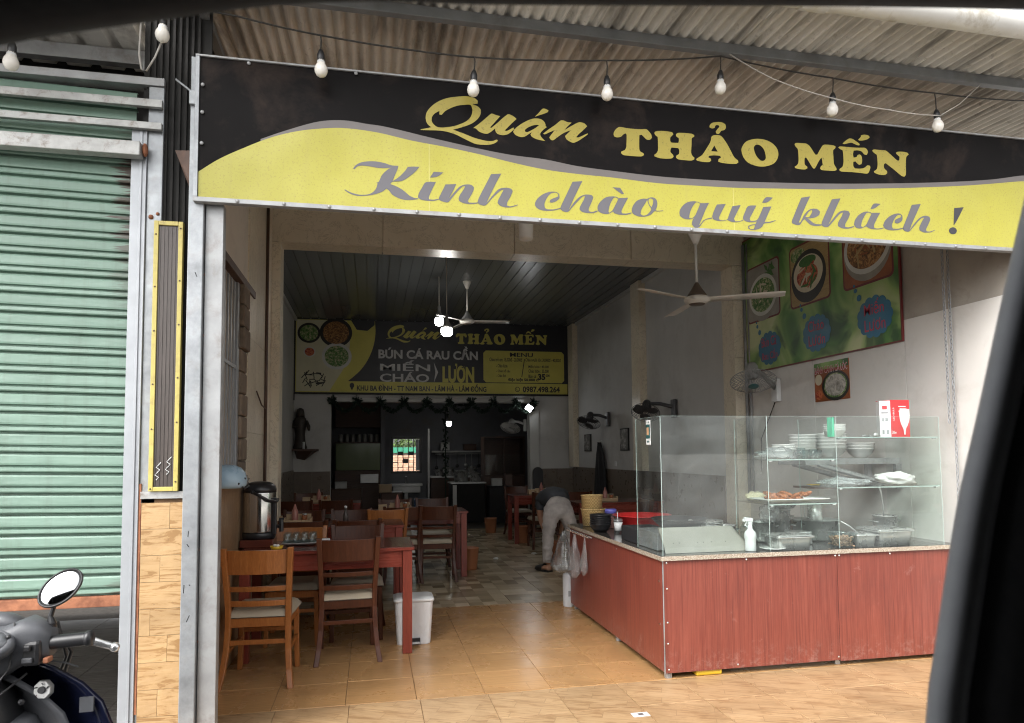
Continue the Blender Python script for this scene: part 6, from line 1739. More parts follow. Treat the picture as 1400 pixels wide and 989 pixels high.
ceiling_fan('cream ceiling fan hanging low over the porch, its blades in front of the menu board', 2.706, 5.3, 2.72, 3.24, .70, (330, 205, 85), 'fan_cap', 'offwhite', 3.86)
ceiling_fan('white ceiling fan deep in the dining room beside the two lit bulbs', 1.36, 9.8, 3.36, 3.88, .62, (222, 355, 105), 'fan_grey', 'offwhite', 3.95)
tag(build(MB().lathe([(.0001, 0), (.05, .002), (.055, .02), (.055, .72), (.0001, .72)], (1.15, 5.0, 3.05), 16), 'hanging_pipe', M['offwhite'], smooth=True), 'short pale pipe end dropping below the middle of the big sign', 'pipe')

def wall_fan(label, wall, base, head_c, aim, r=.2, m='fan_grey', gm='clear', cage=True, side=(1, 0, 0)):
    t = thing('wall_fan', label, 'wall fan', base)
    base = Vector(base); hc = Vector(head_c); n = Vector(aim).normalized()
    q = n.to_track_quat('Z', 'Y').to_matrix()
    build(MB().obox(base, (.05, .11, .24), Matrix.Identity(3)), 'wall_plate', M['white_pl'] if m == 'fan_grey' else M[m], t, bevel=.012)
    build(MB().tube([base + Vector((-.01, 0, .02)), base.lerp(hc - n * .16, .5) + Vector((0, 0, .03)), hc - n * .16], .025, 10), 'arm', M[m], t, smooth=True)
    build(MB().lathe([(.0001, -.20), (.045, -.195), (.06, -.16), (.062, -.08), (.05, -.045), (.0001, -.04)], hc, 18, q), 'motor', M[m], t, smooth=True)
    mb = MB()
    for k in range(28):
        a = 2 * PI * k / 28
        d = Vector((math.cos(a), math.sin(a), 0))
        mb.tube([hc + q @ (d * .05 + Vector((0, 0, .062))), hc + q @ (d * r * .6 + Vector((0, 0, .05))), hc + q @ (d * r + Vector((0, 0, 0)))], .0026, 4, cap=False)
        mb.tube([hc + q @ (d * .05 + Vector((0, 0, -.062))), hc + q @ (d * r * .7 + Vector((0, 0, -.05))), hc + q @ (d * r)], .0026, 4, cap=False)
    for rr, zz_ in ((r, 0), (r * .7, .045), (r * .35, .058)):
        mb.tube([hc + q @ Vector((math.cos(2 * PI * k / 28) * rr, math.sin(2 * PI * k / 28) * rr, zz_)) for k in range(29)], .003 if rr == r else .0014, 5, cap=False)
    build(mb, 'cage', M['fan_grey'] if m == 'fan_grey' else M[m], t)
    build(MB().lathe([(.0001, .066), (.035, .066), (.05, .060), (.05, .056), (.0001, .056)], hc, 18, q), 'badge', M['teal'] if m == 'fan_grey' else M[m], t, smooth=True)
    for k in range(3):
        a = 2 * PI * k / 3 + .3
        d = q @ Vector((math.cos(a), math.sin(a), 0)); s = q @ Vector((-math.sin(a), math.cos(a), 0)); zz_ = q @ Vector((0, 0, 1))
        vs = []
        for i in range(5):
            tt = i / 4
            for j in (-1, 0, 1):
                vs.append(hc + d * (.03 + tt * (r - .045)) + s * j * (.02 + .055 * math.sin(PI * (.15 + .7 * tt))) + zz_ * (j * .014))
        build(MB().add(vs, [(i * 3 + j, i * 3 + j + 1, i * 3 + j + 4, i * 3 + j + 3) for i in range(4) for j in range(2)]), 'blade', M['clear_pl'] if m == 'fan_grey' else M[m], t, smooth=True)
    return t
wall_fan('wall fan with bright cage facing down beside the green menu board', 'r', (4.02, 6.22, 2.04), (3.62, 5.98, 2.10), (-.18, -.40, -.90), .215)
M['fan_dark'] = mat('dark_fan_plastic', (.055, .055, .058), .4)
wall_fan('dark wall fan seen just above the top edge of the glass showcase', 'r', (3.87, 8.3, 1.99), (3.58, 8.55, 1.95), (-.35, -.5, -.8), .19, 'fan_dark')
wall_fan('dark wall fan above the black coat on the far right wall', 'r', (3.87, 10.85, 1.98), (3.58, 11.0, 1.93), (-.35, -.4, -.85), .20, 'fan_dark')
wall_fan('pale wall fan on the right of the kitchen opening', 'r', (3.0, 13.3, 1.98), (2.70, 13.3, 1.93), (-.3, -.45, -.85), .20, 'white_pl')
tag(build(MB().tube([(4.03, 6.24, 1.95), (4.0, 6.3, 1.8), (3.98, 6.45, 1.55), (4.0, 6.5, 1.2)], .005, 6), 'fan_cord', M['cord'], smooth=True), 'black cord falling from the bright caged wall fan', 'cord')

# ================================================================== lit bulbs
M['lit'] = emit('lit_bulb', (1.0, .98, .92), 22)
M['lit3'] = emit('dim_lit_bulb', (1.0, .98, .92), 9)
M['lit2'] = emit('lit_lamp', (.95, .98, 1.0), 22)
def pendant(label, x, y, z, ztop, w=.072, lm='lit'):
    t = thing('pendant_lamp', label, 'lamp', (x, y, z))
    o = build(MB().lathe([(.0001, -.09), (w * .5, -.088), (w * .82, -.078), (w * .97, -.058), (w, -.04), (w, .0), (w * .9, .012)], seg=28), 'bulb', M[lm], None, smooth=True); o.parent = t
    o = build(MB().lathe([(w * .95, .0125), (w * .8, .05), (.028, .10), (.022, .13), (.022, .18), (.008, .20)], seg=16), 'lamp_cap', M['fan_grey'], None, smooth=True); o.parent = t
    o = build(MB().tube([(0, 0, .19), (0, 0, ztop - z)], .006, 6), 'drop_rod', M['offwhite'], None); o.parent = t
pendant('nearer lit white bulb hanging in front of the back menu banner', .925, 8.55, 3.0, 3.95)
pendant('farther lit white bulb hanging left behind the nearer one', .93, 9.6, 3.33, 3.95, .06)
pendant('small lit bulb hanging far back inside the kitchen', 1.66, 15.0, 2.12, 2.99, .055, 'lit3')
fl = thing('flood_lamp', 'small square white flood lamp glowing at the top right of the kitchen opening', 'lamp', (3.0, 12.9, 2.3))
qq = Matrix.Rotation(R(35), 3, 'Y') @ Matrix.Rotation(R(20), 3, 'X')
build(MB().obox((2.99, 12.88, 2.30), (.14, .03, .12), qq), 'housing', M['white_pl'], fl, bevel=.004)
build(MB().obox((2.99 - .006, 12.855, 2.295), (.115, .008, .095), qq), 'lens', M['lit2'], fl)
build(MB().tube([(2.99, 12.89, 2.3), (3.03, 12.93, 2.4), (3.03, 12.96, 2.42)], .01, 6), 'bracket', M['black_pl'], fl)

# ================================================================== chairs and tables
def bar(mb, pts, w, d):
    """square-section curved bar; w along x, d along y"""
    n = len(pts); b = len(mb.v)
    for p in pts:
        for sx, sy in ((-1, -1), (1, -1), (1, 1), (-1, 1)):
            mb.v.append((p[0] + sx * w / 2, p[1] + sy * d / 2, p[2]))
    for i in range(n - 1):
        for k in range(4):
            k2 = (k + 1) % 4
            mb.f.append((b + i * 4 + k, b + i * 4 + k2, b + (i + 1) * 4 + k2, b + (i + 1) * 4 + k))
    mb.f.append((b + 3, b + 2, b + 1, b)); e = b + (n - 1) * 4
    mb.f.append((e, e + 1, e + 2, e + 3))
    return mb
def make_chair(label):
    t = thing('dining_chair', label, 'chair')
    wm = M['chaird']
    def P_(mb, nm, m=wm, bevel=.004, smooth=False):
        o = build(mb, nm, m, None, bevel=bevel, smooth=smooth); o.parent = t; return o
    for s in (-1, 1):
        pts = [(s * .212, -.262, 0), (s * .196, -.218, .10), (s * .184, -.185, .22), (s * .179, -.165, .36), (s * .180, -.168, .48), (s * .188, -.195, .64), (s * .200, -.232, .85)]
        P_(bar(MB(), pts, .034, .044), 'rear_leg')
    for s in (-1, 1):
        P_(bar(MB(), [(s * .185, .175, 0), (s * .178, .175, .22), (s * .175, .175, .405)], .032, .032), 'front_leg')
    def rail(z0, z1, y, bow, w=.168, th=.016):
        mb = MB(); n = 9
        for i in range(n + 1):
            u = -1 + 2 * i / n
            yy = y - bow * (1 - u * u)
            for (dy, z) in ((-th / 2, z0), (th / 2, z0), (th / 2, z1), (-th / 2, z1)):
                mb.v.append((u * w, yy + dy - (z - z0) * .10, z))
        for i in range(n):
            for k in range(4):
                k2 = (k + 1) % 4
                mb.f.append((i * 4 + k, (i + 1) * 4 + k, (i + 1) * 4 + k2, i * 4 + k2))
        mb.f.append((0, 1, 2, 3)); mb.f.append((n * 4 + 3, n * 4 + 2, n * 4 + 1, n * 4))
        return mb
    P_(rail(.685, .835, -.198, .030, .180, .020), 'top_rail', bevel=.003)
    P_(rail(.578, .610, -.186, .026, .175, .018), 'back_slat', bevel=.003)
    P_(rail(.485, .520, -.172, .024, .172, .018), 'back_slat', bevel=.003)
    P_(MB().box(-.17, .17, .16, .185, .355, .412), 'seat_apron', bevel=.003)
    P_(MB().box(-.17, .17, -.178, -.155, .355, .412), 'seat_apron', bevel=.003)
    for s in (-1, 1):
        P_(MB().box(s * .175 - .011, s * .175 + .011, -.153, .158, .355, .412), 'seat_apron', bevel=.003)
        P_(MB().box(s * .182 - .009, s * .182 + .009, -.18, .165, .195, .22), 'stretcher', bevel=.002)
    P_(MB().box(-.175, .175, -.187, -.169, .25, .278), 'stretcher', bevel=.002)
    P_(MB().box(-.172, .172, .165, .182, .245, .272), 'stretcher', bevel=.002)
    mb = MB()
    def fn(u, v):
        x = (u - .5) * .41; y = -.185 + v * .40
        e = min(u, 1 - u, v, 1 - v)
        return (x * (1 - .04 * (1 - v)), y, .418 + .046 * min(1, (e * 8)) ** .5)
    mb.grid(fn, 16, 16)
    n = len(mb.v)
    base = [(fn(u, v)[0], fn(u, v)[1], .414) for (u, v) in ((0, 0), (1, 0), (1, 1), (0, 1))]
    mb.add(base, [(3, 2, 1, 0)])
    P_(mb, 'seat_cushion', M['cushion'], 0, True)
    return t
OR = {'dark_chair_wood': M['chairo']}
c0 = make_chair('dark brown wooden chair pulled out at the front of the first red table')
c0.location = (-.165, 5.125, 0); c0.rotation_euler = (0, 0, R(3))
c0['group'] = 'wooden chairs round the red tables'
chairs = [
    (-.68, 4.73, R(-3), 'light orange wooden chair with beige seat, nearest the street at left', OR),
    (-.11, 5.62, R(180), 'dark chair with light shining on its backrest, on the far side of the first table', None),
    (-.575, 5.58, R(178), 'tan chair on the far side of the first table beside the tea urn', OR),
    (-.13, 6.50, R(2), 'dark chair tucked under the near side of the second table, right', None),
    (-.58, 6.52, R(-2), 'dark chair tucked under the near side of the second table, left', None),
    (-.20, 7.30, R(182), 'dark shiny-backed chair on the far side of the second table', None),
    (-.70, 7.30, R(178), 'dark chair on the far side of the second table near the left wall', None),
    (.15, 7.62, R(5), 'light brown chair edge showing left of the third table', OR),
    (.34, 7.92, R(0), 'dark chair on the near side of the third table, left', None),
    (.745, 7.93, R(-5), 'dark chair on the near side of the third table nearest the aisle', None),
    (.30, 8.85, R(180), 'dark chair on the far side of the third table, left', None),
    (.78, 8.85, R(180), 'dark chair on the far side of the third table, right', None),
    (-.45, 9.35, R(0), 'dark chair at the near side of the table below the statue, right', None),
    (-.95, 9.35, R(0), 'dark chair at the near side of the table below the statue, left', None),
    (-.95, 10.75, R(180), 'dark chair deep in the left corner below the statue', None),
    (2.55, 10.15, R(0), 'dark chair at the far right table, beside the terracotta bin', None),
    (3.05, 10.15, R(0), 'dark chair at the far right table, near the right wall', None),
    (2.5, 11.65, R(180), 'dark chair on the kitchen side of the far right table', None),
    (3.1, 8.0, R(90), 'dark chair standing by the right wall behind the counter', None),
]
for x, y, rz, lab, sw in chairs:
    dup(c0, (x, y, 0), rz, lab, sw)

def make_table(label, L=1.2, Wd=.62, H=.755):
    t = thing('dining_table', label, 'table')
    def P_(mb, nm, m, bevel=.003):
        o = build(mb, nm, m, None, bevel=bevel); o.parent = t; return o
    P_(MB().box(-L / 2, L / 2, -Wd / 2, Wd / 2, H - .024, H), 'table_top', M['tabletop'], .004)
    P_(MB().box(-L / 2 + .002, L / 2 - .002, -Wd / 2 - .003, -Wd / 2 - .0002, H - .023, H - .002), 'top_edging', M['tablew'], .0)
    P_(MB().box(L / 2 + .0002, L / 2 + .003, -Wd / 2, Wd / 2, H - .023, H - .002), 'top_edging', M['tablew'], .0)
    ix, iy = L / 2 - .045, Wd / 2 - .045
    for s in (-1, 1):
        P_(MB().box(-ix + .035, ix - .035, s * iy - .011, s * iy + .011, H - .145, H - .0245), 'apron', M['tablew'])
        P_(MB().box(s * ix - .011, s * ix + .011, -iy + .035, iy - .035, H - .145, H - .0245), 'apron', M['tablew'])
        for q in (-1, 1):
            mb = MB()
            bar(mb, [(s * ix, q * iy, 0), (s * ix, q * iy, H - .15), (s * ix, q * iy, H - .0245)], .068, .068)
            P_(mb, 'leg', M['tableleg'], .004)
    return t
T = make_table('red wooden table nearest the street with tea urn and glasses on it')
T['group'] = 'red wooden dining tables'
T.location = (-.30, 5.315, 0)
for x, y, lab in ((-.30, 6.90, 'second red table from the street along the left wall'), (.50, 8.25, 'third red table, its corner reaching the aisle'), (-.75, 10.05, 'red table in the far left corner below the statue'), (2.8, 10.9, 'dark red table far back on the right before the kitchen'), (3.3, 9.05, 'red table against the right wall behind the glass showcase')):
    dup(T, (x, y, 0), 0, lab)

# ================================================================== things on the tables
H = .7555
ub = tag(build(MB().box(-.93, -.70, 5.25, 5.46, H, H + .055), 'urn_stand', M['tabletop'], bevel=.004), 'low red wooden block on the first table under the tea urn', 'stand')
M['urn'] = mat('polished_urn_steel', (.62, .61, .58), .14, 1.0, .05, 5)
UR = thing('tea_urn', 'steel tea urn with black lid and swing handle by the left wall', 'urn', (-.812, 5.355, H + .0555))
for nm, mb, m in (('base', MB().lathe([(.0001, 0), (.105, 0), (.118, .008), (.118, .042), (.112, .05)], seg=30), 'black_pl'),
                  ('body', MB().lathe([(.115, .050), (.1155, .056), (.1155, .335), (.115, .34)], seg=36), 'urn'),
                  ('lid', MB().lathe([(.119, .339), (.119, .362), (.11, .388), (.085, .408), (.04, .418), (.0001, .419)], seg=32), 'black_pl')):
    o = build(mb, nm, M[m], None, smooth=True); o.parent = UR
o = build(MB().tube([(-.03, -.128, .345), (.02, -.150, .32), (.08, -.140, .285), (.125, -.06, .27), (.128, .02, .282)], .011, 10).sphere((-.03, -.128, .345), .015, 10, 6), 'handle', M['black_pl'], None, smooth=True); o.parent = UR
o = build(MB().tube([(.112, -.03, .09), (.165, -.045, .09)], .013, 8).tube([(.16, -.045, .135), (.162, -.045, .05)], .016, 8).box(.145, .18, -.055, -.035, .135, .15), 'tap', M['black_pl'], None); o.parent = UR
o = build(MB().box(.095, .128, -.07, -.03, .03, .30), 'tap_column', M['black_pl'], None, bevel=.006); o.parent = UR
gt_ = thing('glass_tray', 'dark tray of upturned drinking glasses on the first table', 'tray', (-.52, 5.36, H))
o = build(MB().grid(lambda u, v: ((u - .5) * .25, (v - .5) * .2, .004 + .018 * max(0, 1 - 8 * min(u, 1 - u, v, 1 - v))), 18, 14), 'tray', M['steel_dull'], None, smooth=True, solid=.003); o.parent = gt_
k = 0
for i in range(4):
    for j in range(3):
        o = tag(build(MB().lathe([(.030, 0), (.026, .075), (.024, .078), (.0001, .078)], (0, 0, 0), 14), 'upturned_glass', M['tumbler'], smooth=True), 'small clear glass turned upside down on the dark tray', 'glass', 'upturned glasses on the tray') if k == 0 else g0.copy()
        if k == 0: g0 = o
        else: COL.objects.link(o)
        o['label'] = 'small clear glass upturned on the dark tray, %s of the %s row' % (['leftmost', 'second', 'third', 'rightmost'][i], ['front', 'middle', 'back'][j])
        o.location = (-.61 + i * .06, 5.30 + j * .06, H + .009); k += 1
dsh = thing('yellow_dish', 'small yellow dish with white scraps on the first table', 'dish', (-.655, 5.10, H))
o = build(MB().lathe([(.0001, 0), (.035, 0), (.046, .028), (.043, .028), (.034, .006), (.0001, .006)], seg=18), 'dish', M['yellow_pl'], None, smooth=True); o.parent = dsh
o = build(MB().sphere((-.012, 0, .028), .014, 8, 5).sphere((.008, .008, .026), .012, 8, 5).sphere((.0, -.01, .03), .010, 8, 5), 'scraps', M['cloth_w'], None, smooth=True); o.parent = dsh
tag(build(MB().box(-.37, -.31, 5.42, 5.46, H, H + .03), 'tissue_box', M['white_pl'], bevel=.006), 'small white tissue box on the first table behind the dark chair', 'tissue')
bt_ = thing('sauce_bottle', 'thin dark sauce bottle with pale cap between the first two tables', 'bottle', (-.24, 6.70, H))
o = build(MB().lathe([(.0001, 0), (.025, 0), (.027, .09), (.012, .13), (.011, .16)], seg=14), 'bottle', M['brownpanel'], None, smooth=True); o.parent = bt_
o = build(MB().lathe([(.013, .16), (.013, .18), (.0001, .185)], seg=12), 'cap', M['white_pl'], None, smooth=True); o.parent = bt_
M['pinkb'] = mat('pinkish_bottle', (.40, .17, .14), .4)
def cond(x, y, lab, k):
    t = thing('condiment_tray', 'tan condiment tray with sauce bottle ' + lab, 'tray', (x, y, H), 'condiment trays on the tables')
    o = build(MB().box(-.13, .13, -.07, .07, 0, .012).box(-.13, -.118, -.07, .07, .0122, .06).box(.118, .13, -.07, .07, .0122, .06).box(-.1178, .1178, .06, .07, .0122, .09).box(-.1178, .1178, -.07, -.06, .0122, .04), 'tray', M['mdf'], None, bevel=.002); o.parent = t
    b = thing('squeeze_bottle', 'pinkish squeeze bottle in the condiment tray ' + lab, 'bottle', (x - .03, y, H + .0125), 'squeeze bottles on the tables')
    o = build(MB().lathe([(.0001, 0), (.028, 0), (.03, .01), (.03, .11), (.02, .13), (.006, .175), (.0001, .178)], seg=16), 'bottle', M['pinkb'], None, smooth=True); o.parent = b
    j = thing('spice_jar', 'small glass spice jar in the condiment tray ' + lab, 'jar', (x + .06, y, H + .0125), 'spice jars on the tables')
    o = build(MB().lathe([(.0001, 0), (.025, 0), (.027, .06), (.022, .07)], seg=14), 'jar', M['food_br'], None, smooth=True); o.parent = j
    o = build(MB().lathe([(.024, .07), (.024, .085), (.0001, .088)], seg=14), 'lid', M['steel'], None, smooth=True); o.parent = j
    n_ = tag(build(MB().box(x - .25, x - .15, y - .05, y + .05, H, H + .075), 'napkin_box', M['mdf'], bevel=.004), 'tan napkin box beside the condiment tray ' + lab, 'box', 'napkin boxes on the tables')
cond(-.70, 6.98, 'on the second table by the left wall', 0)
cond(.33, 8.25, 'on the third table', 1)
cond(-.70, 10.05, 'on the table below the statue', 2)
cond(2.75, 10.9, 'on the far right table', 3)
cond(3.2, 9.05, 'on the table at the right wall', 4)

# white pedal bin
PB = thing('pedal_bin', 'white ribbed plastic pedal bin under the corner of the first red table', 'bin', (.315, 5.34, 0))
mb = MB()
def rr_(w, d, z, r=.03, n=4):
    out = []
    for (sx, sy, a0) in ((1, 1, 0), (-1, 1, 90), (-1, -1, 180), (1, -1, 270)):
        for k in range(n + 1):
            a = R(a0 + 90 * k / n)
            out.append((sx * (w / 2 - r) + math.cos(a) * r, sy * (d / 2 - r) + math.sin(a) * r, z))
    return out
def stack(rings):
    mb = MB(); n = len(rings[0])
    for r_ in rings: mb.v += r_
    for j in range(len(rings) - 1):
        for i in range(n):
            mb.f.append((j * n + i, j * n + (i + 1) % n, (j + 1) * n + (i + 1) % n, (j + 1) * n + i))
    mb.f.append(tuple(reversed(range(n)))); mb.f.append(tuple(range((len(rings) - 1) * n, len(rings) * n)))
    return mb
M['binw'] = mat('dimpled_white_plastic', (.66, .67, .68), .4, 0, .06, 6, .35, 160)
o = build(stack([rr_(.245, .20, 0), rr_(.25, .205, .01), rr_(.285, .235, .315)]), 'bin_body', M['binw'], None, smooth=False); o.parent = PB
o = build(stack([rr_(.30, .25, .318), rr_(.305, .255, .325), rr_(.30, .25, .338), rr_(.26, .21, .347), rr_(.16, .12, .350)]), 'lid', M['white_pl'], None, smooth=False, bevel=.002); o.parent = PB
o = build(MB().box(-.035, .045, -.125, -.095, .012, .05), 'pedal_well', M['black_pl'], None); o.parent = PB
o = build(MB().box(-.03, .04, -.15, -.10, .016, .026), 'pedal', M['white_pl'], None, bevel=.003); o.parent = PB
# terracotta bins deeper in
for x, y, lab in ((1.19, 8.45, 'terracotta waste bin by the aisle leg of the third table'), (2.35, 10.72, 'terracotta waste bin by the far right table'), (2.10, 12.2, 'terracotta waste bin near the kitchen threshold')):
    t = thing('waste_bin', lab, 'bin', (x, y, 0), 'terracotta waste bins')
    o = build(MB().lathe([(.0001, 0), (.085, 0), (.09, .01), (.115, .26), (.12, .265), (.112, .265), (.086, .012), (.0001, .012)], seg=20), 'bin', M['orange_pl'], None, smooth=True); o.parent = t
for x, y, lab in ((1.642, 9.14, 'scrap of white tissue in the middle of the dining floor'), (2.246, 9.46, 'scrap of white tissue on the floor near the far right table')):
    crumple('tissue_scrap', lab, 'tissue', (x, y, .012), (.04, .03, .014), 'cloth_w', x, .6, res=(12, 8))
# helmet and bottle on the left ledge
HM = thing('helmet', 'pale blue half helmet on the ledge of the left porch wall', 'helmet', (-.90, 4.62, 1.216))
o = build(MB().lathe([(.104, .0), (.118, .02), (.122, .05), (.112, .095), (.085, .128), (.045, .146), (.0001, .15)], seg=28), 'shell', M['blue_pl'], None, smooth=True); o.parent = HM
o = build(MB().tube([(.1, -.05, .01), (.11, -.02, -.005), (.125, .04, .01), (.10, .07, .03)], .006, 6), 'strap', M['black_pl'], None, smooth=True); o.parent = HM
o = build(MB().sphere((.112, -.03, .06), .009, 8, 5).sphere((.085, -.08, .03), .008, 8, 5), 'studs', M['black_pl'], None, smooth=True); o.parent = HM
crumple('plastic_bag', 'clear plastic wrap lying beside the blue helmet on the ledge', 'bag', (-.89, 5.02, 1.25), (.05, .13, .045), 'bagm', 7, .5)

# ================================================================== the person bending down
def person():
    t = thing('person', 'person in grey trousers and dark top bending down over a bin, seen from behind', 'person', (2.22, 8.1, 0))
    def skin(name, verts, edges, m, sub=2):
        me = bpy.data.meshes.new(name)
        me.from_pydata([(v[0], v[1], v[2]) for v in verts], edges, [])
        o = bpy.data.objects.new(name, me); COL.objects.link(o)
        md = o.modifiers.new('skin', 'SKIN'); md.use_smooth_shade = True
        for sv_, v in zip(me.skin_vertices[0].data, verts):
            sv_.radius = (v[3], v[4] if len(v) > 4 else v[3])
        me.skin_vertices[0].data[0].use_root = True
        s = o.modifiers.new('sub', 'SUBSURF'); s.levels = sub; s.render_levels = sub
        dg = bpy.context.evaluated_depsgraph_get()
        e = bpy.data.meshes.new_from_object(o.evaluated_get(dg))
        bpy.data.objects.remove(o); bpy.data.meshes.remove(me)
        e.name = name
        if name in ('trousers', 'shirt'):
            e.update()
            for v_, n_ in [(v, v.normal.copy()) for v in e.vertices]:
                c_ = v_.co
                v_.co = c_ + n_ * (.012 * noise.noise(Vector((c_.x * 9, c_.y * 9, c_.z * 26))) + .007 * noise.noise(Vector((c_.x * 22, c_.y * 22, c_.z * 50))))
        for p in e.polygons: p.use_smooth = True
        e.materials.clear(); e.materials.append(m)
        ob = bpy.data.objects.new(name, e); COL.objects.link(ob); ob.parent = t
        return ob
    # local frame: person faces +Y, folded forward at the hips
    body_v = [(.02, .03, .82, .06, .06), (.03, .16, .85, .075, .07), (.05, .32, .86, .10, .08), (.06, .46, .85, .12, .08), (.07, .56, .81, .07, .07), (.07, .62, .75, .055, .055),
              (.07, .67, .67, .085, .095), (.07, .71, .60, .07, .08),
              (-.088, .0, .72, .05), (-.13, -.03, .45, .045), (-.155, -.05, .09, .035),
              (.128, .02, .72, .05), (.20, .06, .45, .045), (.20, .03, .09, .035),
              (-.115, .48, .82, .055), (-.085, .50, .58, .040), (-.03, .47, .38, .028), (-.025, .47, .33, .026),
              (.25, .48, .82, .055), (.23, .50, .58, .040), (.175, .47, .42, .028), (.165, .47, .37, .026)]
    body_e = [(0, 1), (1, 2), (2, 3), (3, 4), (4, 5), (5, 6), (6, 7), (0, 8), (8, 9), (9, 10), (0, 11), (11, 12), (12, 13), (3, 14), (14, 15), (15, 16), (16, 17), (3, 18), (18, 19), (19, 20), (20, 21)]
    skin('body', body_v, body_e, M['skin'])
    tr_v = [(.02, .015, .80, .145, .135), (.03, .12, .85, .140, .125), (-.075, .0, .70, .115), (-.125, -.03, .45, .078), (-.15, -.05, .14, .060), (-.152, -.05, .10, .057),
            (.118, .02, .70, .115), (.20, .06, .45, .078), (.20, .03, .14, .06), (.20, .03, .10, .057)]
    skin('trousers', tr_v, [(0, 1), (0, 2), (2, 3), (3, 4), (4, 5), (0, 6), (6, 7), (7, 8), (8, 9)], M['trouser'], 3)
    sh_v = [(.03, .07, .855, .146, .130), (.045, .20, .885, .155, .132), (.055, .38, .885, .168, .125), (.065, .50, .86, .13, .11), (-.10, .46, .83, .072), (-.10, .49, .68, .058), (.235, .46, .83, .072), (.238, .49, .68, .058)]
    skin('shirt', sh_v, [(0, 1), (1, 2), (2, 3), (2, 4), (4, 5), (2, 6), (6, 7)], M['shirt'])
    hair = MB().sphere((.07, .675, .665), .108, 16, 10, (.95, 1.1, 1.05))
    o = build(hair, 'hair', M['black_mt'], None, smooth=True); o.parent = t
    # face parts on the lowered head
    fm = MB().sphere((.07, .745, .61), .016, 8, 6, (.7, 1, 1))
    o = build(fm, 'nose', M['skin'], None, smooth=True); o.parent = t
    # hands with five fingers
    for hx, hz_, s in ((-.022, .30, 1), (.16, .34, -1)):
        v = [(hx, .47, hz_ + .03, .022, .028), (hx + .004 * s, .475, hz_ - .02, .016, .036), (hx + .006 * s, .478, hz_ - .045, .012, .034)]
        e = [(0, 1), (1, 2)]
        for f_, (dy, L) in enumerate(((-.027, .052), (-.009, .064), (.010, .060), (.027, .048))):
            b = len(v)
            v += [(hx + .008 * s, .478 + dy, hz_ - .058, .0088), (hx + .018 * s, .478 + dy, hz_ - .058 - L * .5, .008), (hx + .034 * s, .478 + dy, hz_ - .058 - L * .85, .007)]
            e += [(2, b), (b, b + 1), (b + 1, b + 2)]
        b = len(v)
        v += [(hx + .015 * s, .452, hz_ - .005, .011), (hx + .03 * s, .438, hz_ - .030, .0095), (hx + .042 * s, .435, hz_ - .052, .008)]
        e += [(0, b), (b, b + 1), (b + 1, b + 2)]
        skin('hand', v, e, M['skin'], 1)
    for fx, fy, rz in ((-.152, -.05, 118), (.20, .03, 60)):
        d = Vector((math.cos(R(rz)), math.sin(R(rz)), 0))
        q = d.to_track_quat('Y', 'Z').to_matrix()
        foot = MB()
        for (yy, w, h0, h1) in ((-.06, .034, .012, .075), (-.03, .040, .012, .09), (.03, .044, .012, .075), (.10, .048, .012, .05), (.15, .042, .012, .036), (.175, .022, .014, .028)):
            for k in range(10):
                a = 2 * PI * k / 10
                foot.v.append(tuple(Vector((fx, fy, 0)) + q @ Vector((math.cos(a) * w, yy, (h0 + h1) / 2 + math.sin(a) * (h1 - h0) / 2))))
        for i in range(5):
            for k in range(10):
                foot.f.append((i * 10 + k, i * 10 + (k + 1) % 10, (i + 1) * 10 + (k + 1) % 10, (i + 1) * 10 + k))
        foot.f.append(tuple(reversed(range(10)))); foot.f.append(tuple(range(50, 60)))
        o = build(foot, 'foot', M['skin'], None, smooth=True); o.parent = t
        sho = MB(); n8 = 14
        out_ = [(-.066, .036), (-.05, .044), (.0, .046), (.08, .054), (.13, .052), (.165, .038), (.185, .012)]
        ol = [(w, y) for y, w in out_] + [(-w, y) for y, w in reversed(out_)]
        sho.prism(ol, lambda a, b: tuple(Vector((fx, fy, 0)) + q @ Vector((a, b, .001))), lambda a, b: tuple(Vector((fx, fy, 0)) + q @ Vector((a, b, .022))))
        st_ = MB().grid(lambda u, v: tuple(Vector((fx, fy, 0)) + q @ Vector(((u - .5) * .112 , .045 + v * .115, .02 + (.072 - v * .032) * math.sin(PI * u) ** .5 if 0 < u < 1 else .02))), 12, 6)
        o = build(sho, 'shoe_sole', M['shoe'], None, bevel=.004); o.parent = t
        o = build(st_, 'shoe_upper', M['shoe'], None, smooth=True, solid=.004); o.parent = t
person()
hb_ = thing('held_bin', 'terracotta basket on the floor held by the bending person', 'basket', (2.30, 8.58, 0))
o = build(MB().lathe([(.0001, 0), (.10, 0), (.105, .01), (.13, .28), (.136, .285), (.126, .285), (.10, .014), (.0001, .014)], seg=22), 'basket', M['orange_pl'], None, smooth=True); o.parent = hb_

# ================================================================== back banner of the dining room
BN = thing('menu_banner', 'wide dark menu banner over the kitchen opening with yellow price panel', 'banner', (1.2, 12.95, 2.57))
bx0, bz0, bW, bH = -1.385, 2.565, 5.19, 1.375
k_ = bW / 1272.0
def bn(dy): return lambda a, b: (bx0 + a, 12.955 - dy, bz0 + b)
def bpx(u, v):
    """banner coordinates from a 1272 x 337 drawing grid"""
    return (u * k_, bH - v * bH / 337.0)
M['bnblk'] = mat('navy_black_banner', (.022, .022, .028), .45, 0, .2, 2)
M['bnyel'] = mat('banner_yellow', (.62, .56, .12), .5, 0, .1, 3)
M['bncream'] = mat('banner_cream', (.58, .55, .38), .5, 0, .1, 3)
M['bngrey'] = mat('banner_grey', (.60, .60, .60), .5)
build(MB().box(bx0, bx0 + bW, 12.956, 12.985, bz0, bz0 + bH), 'board', M['bnblk'], BN)
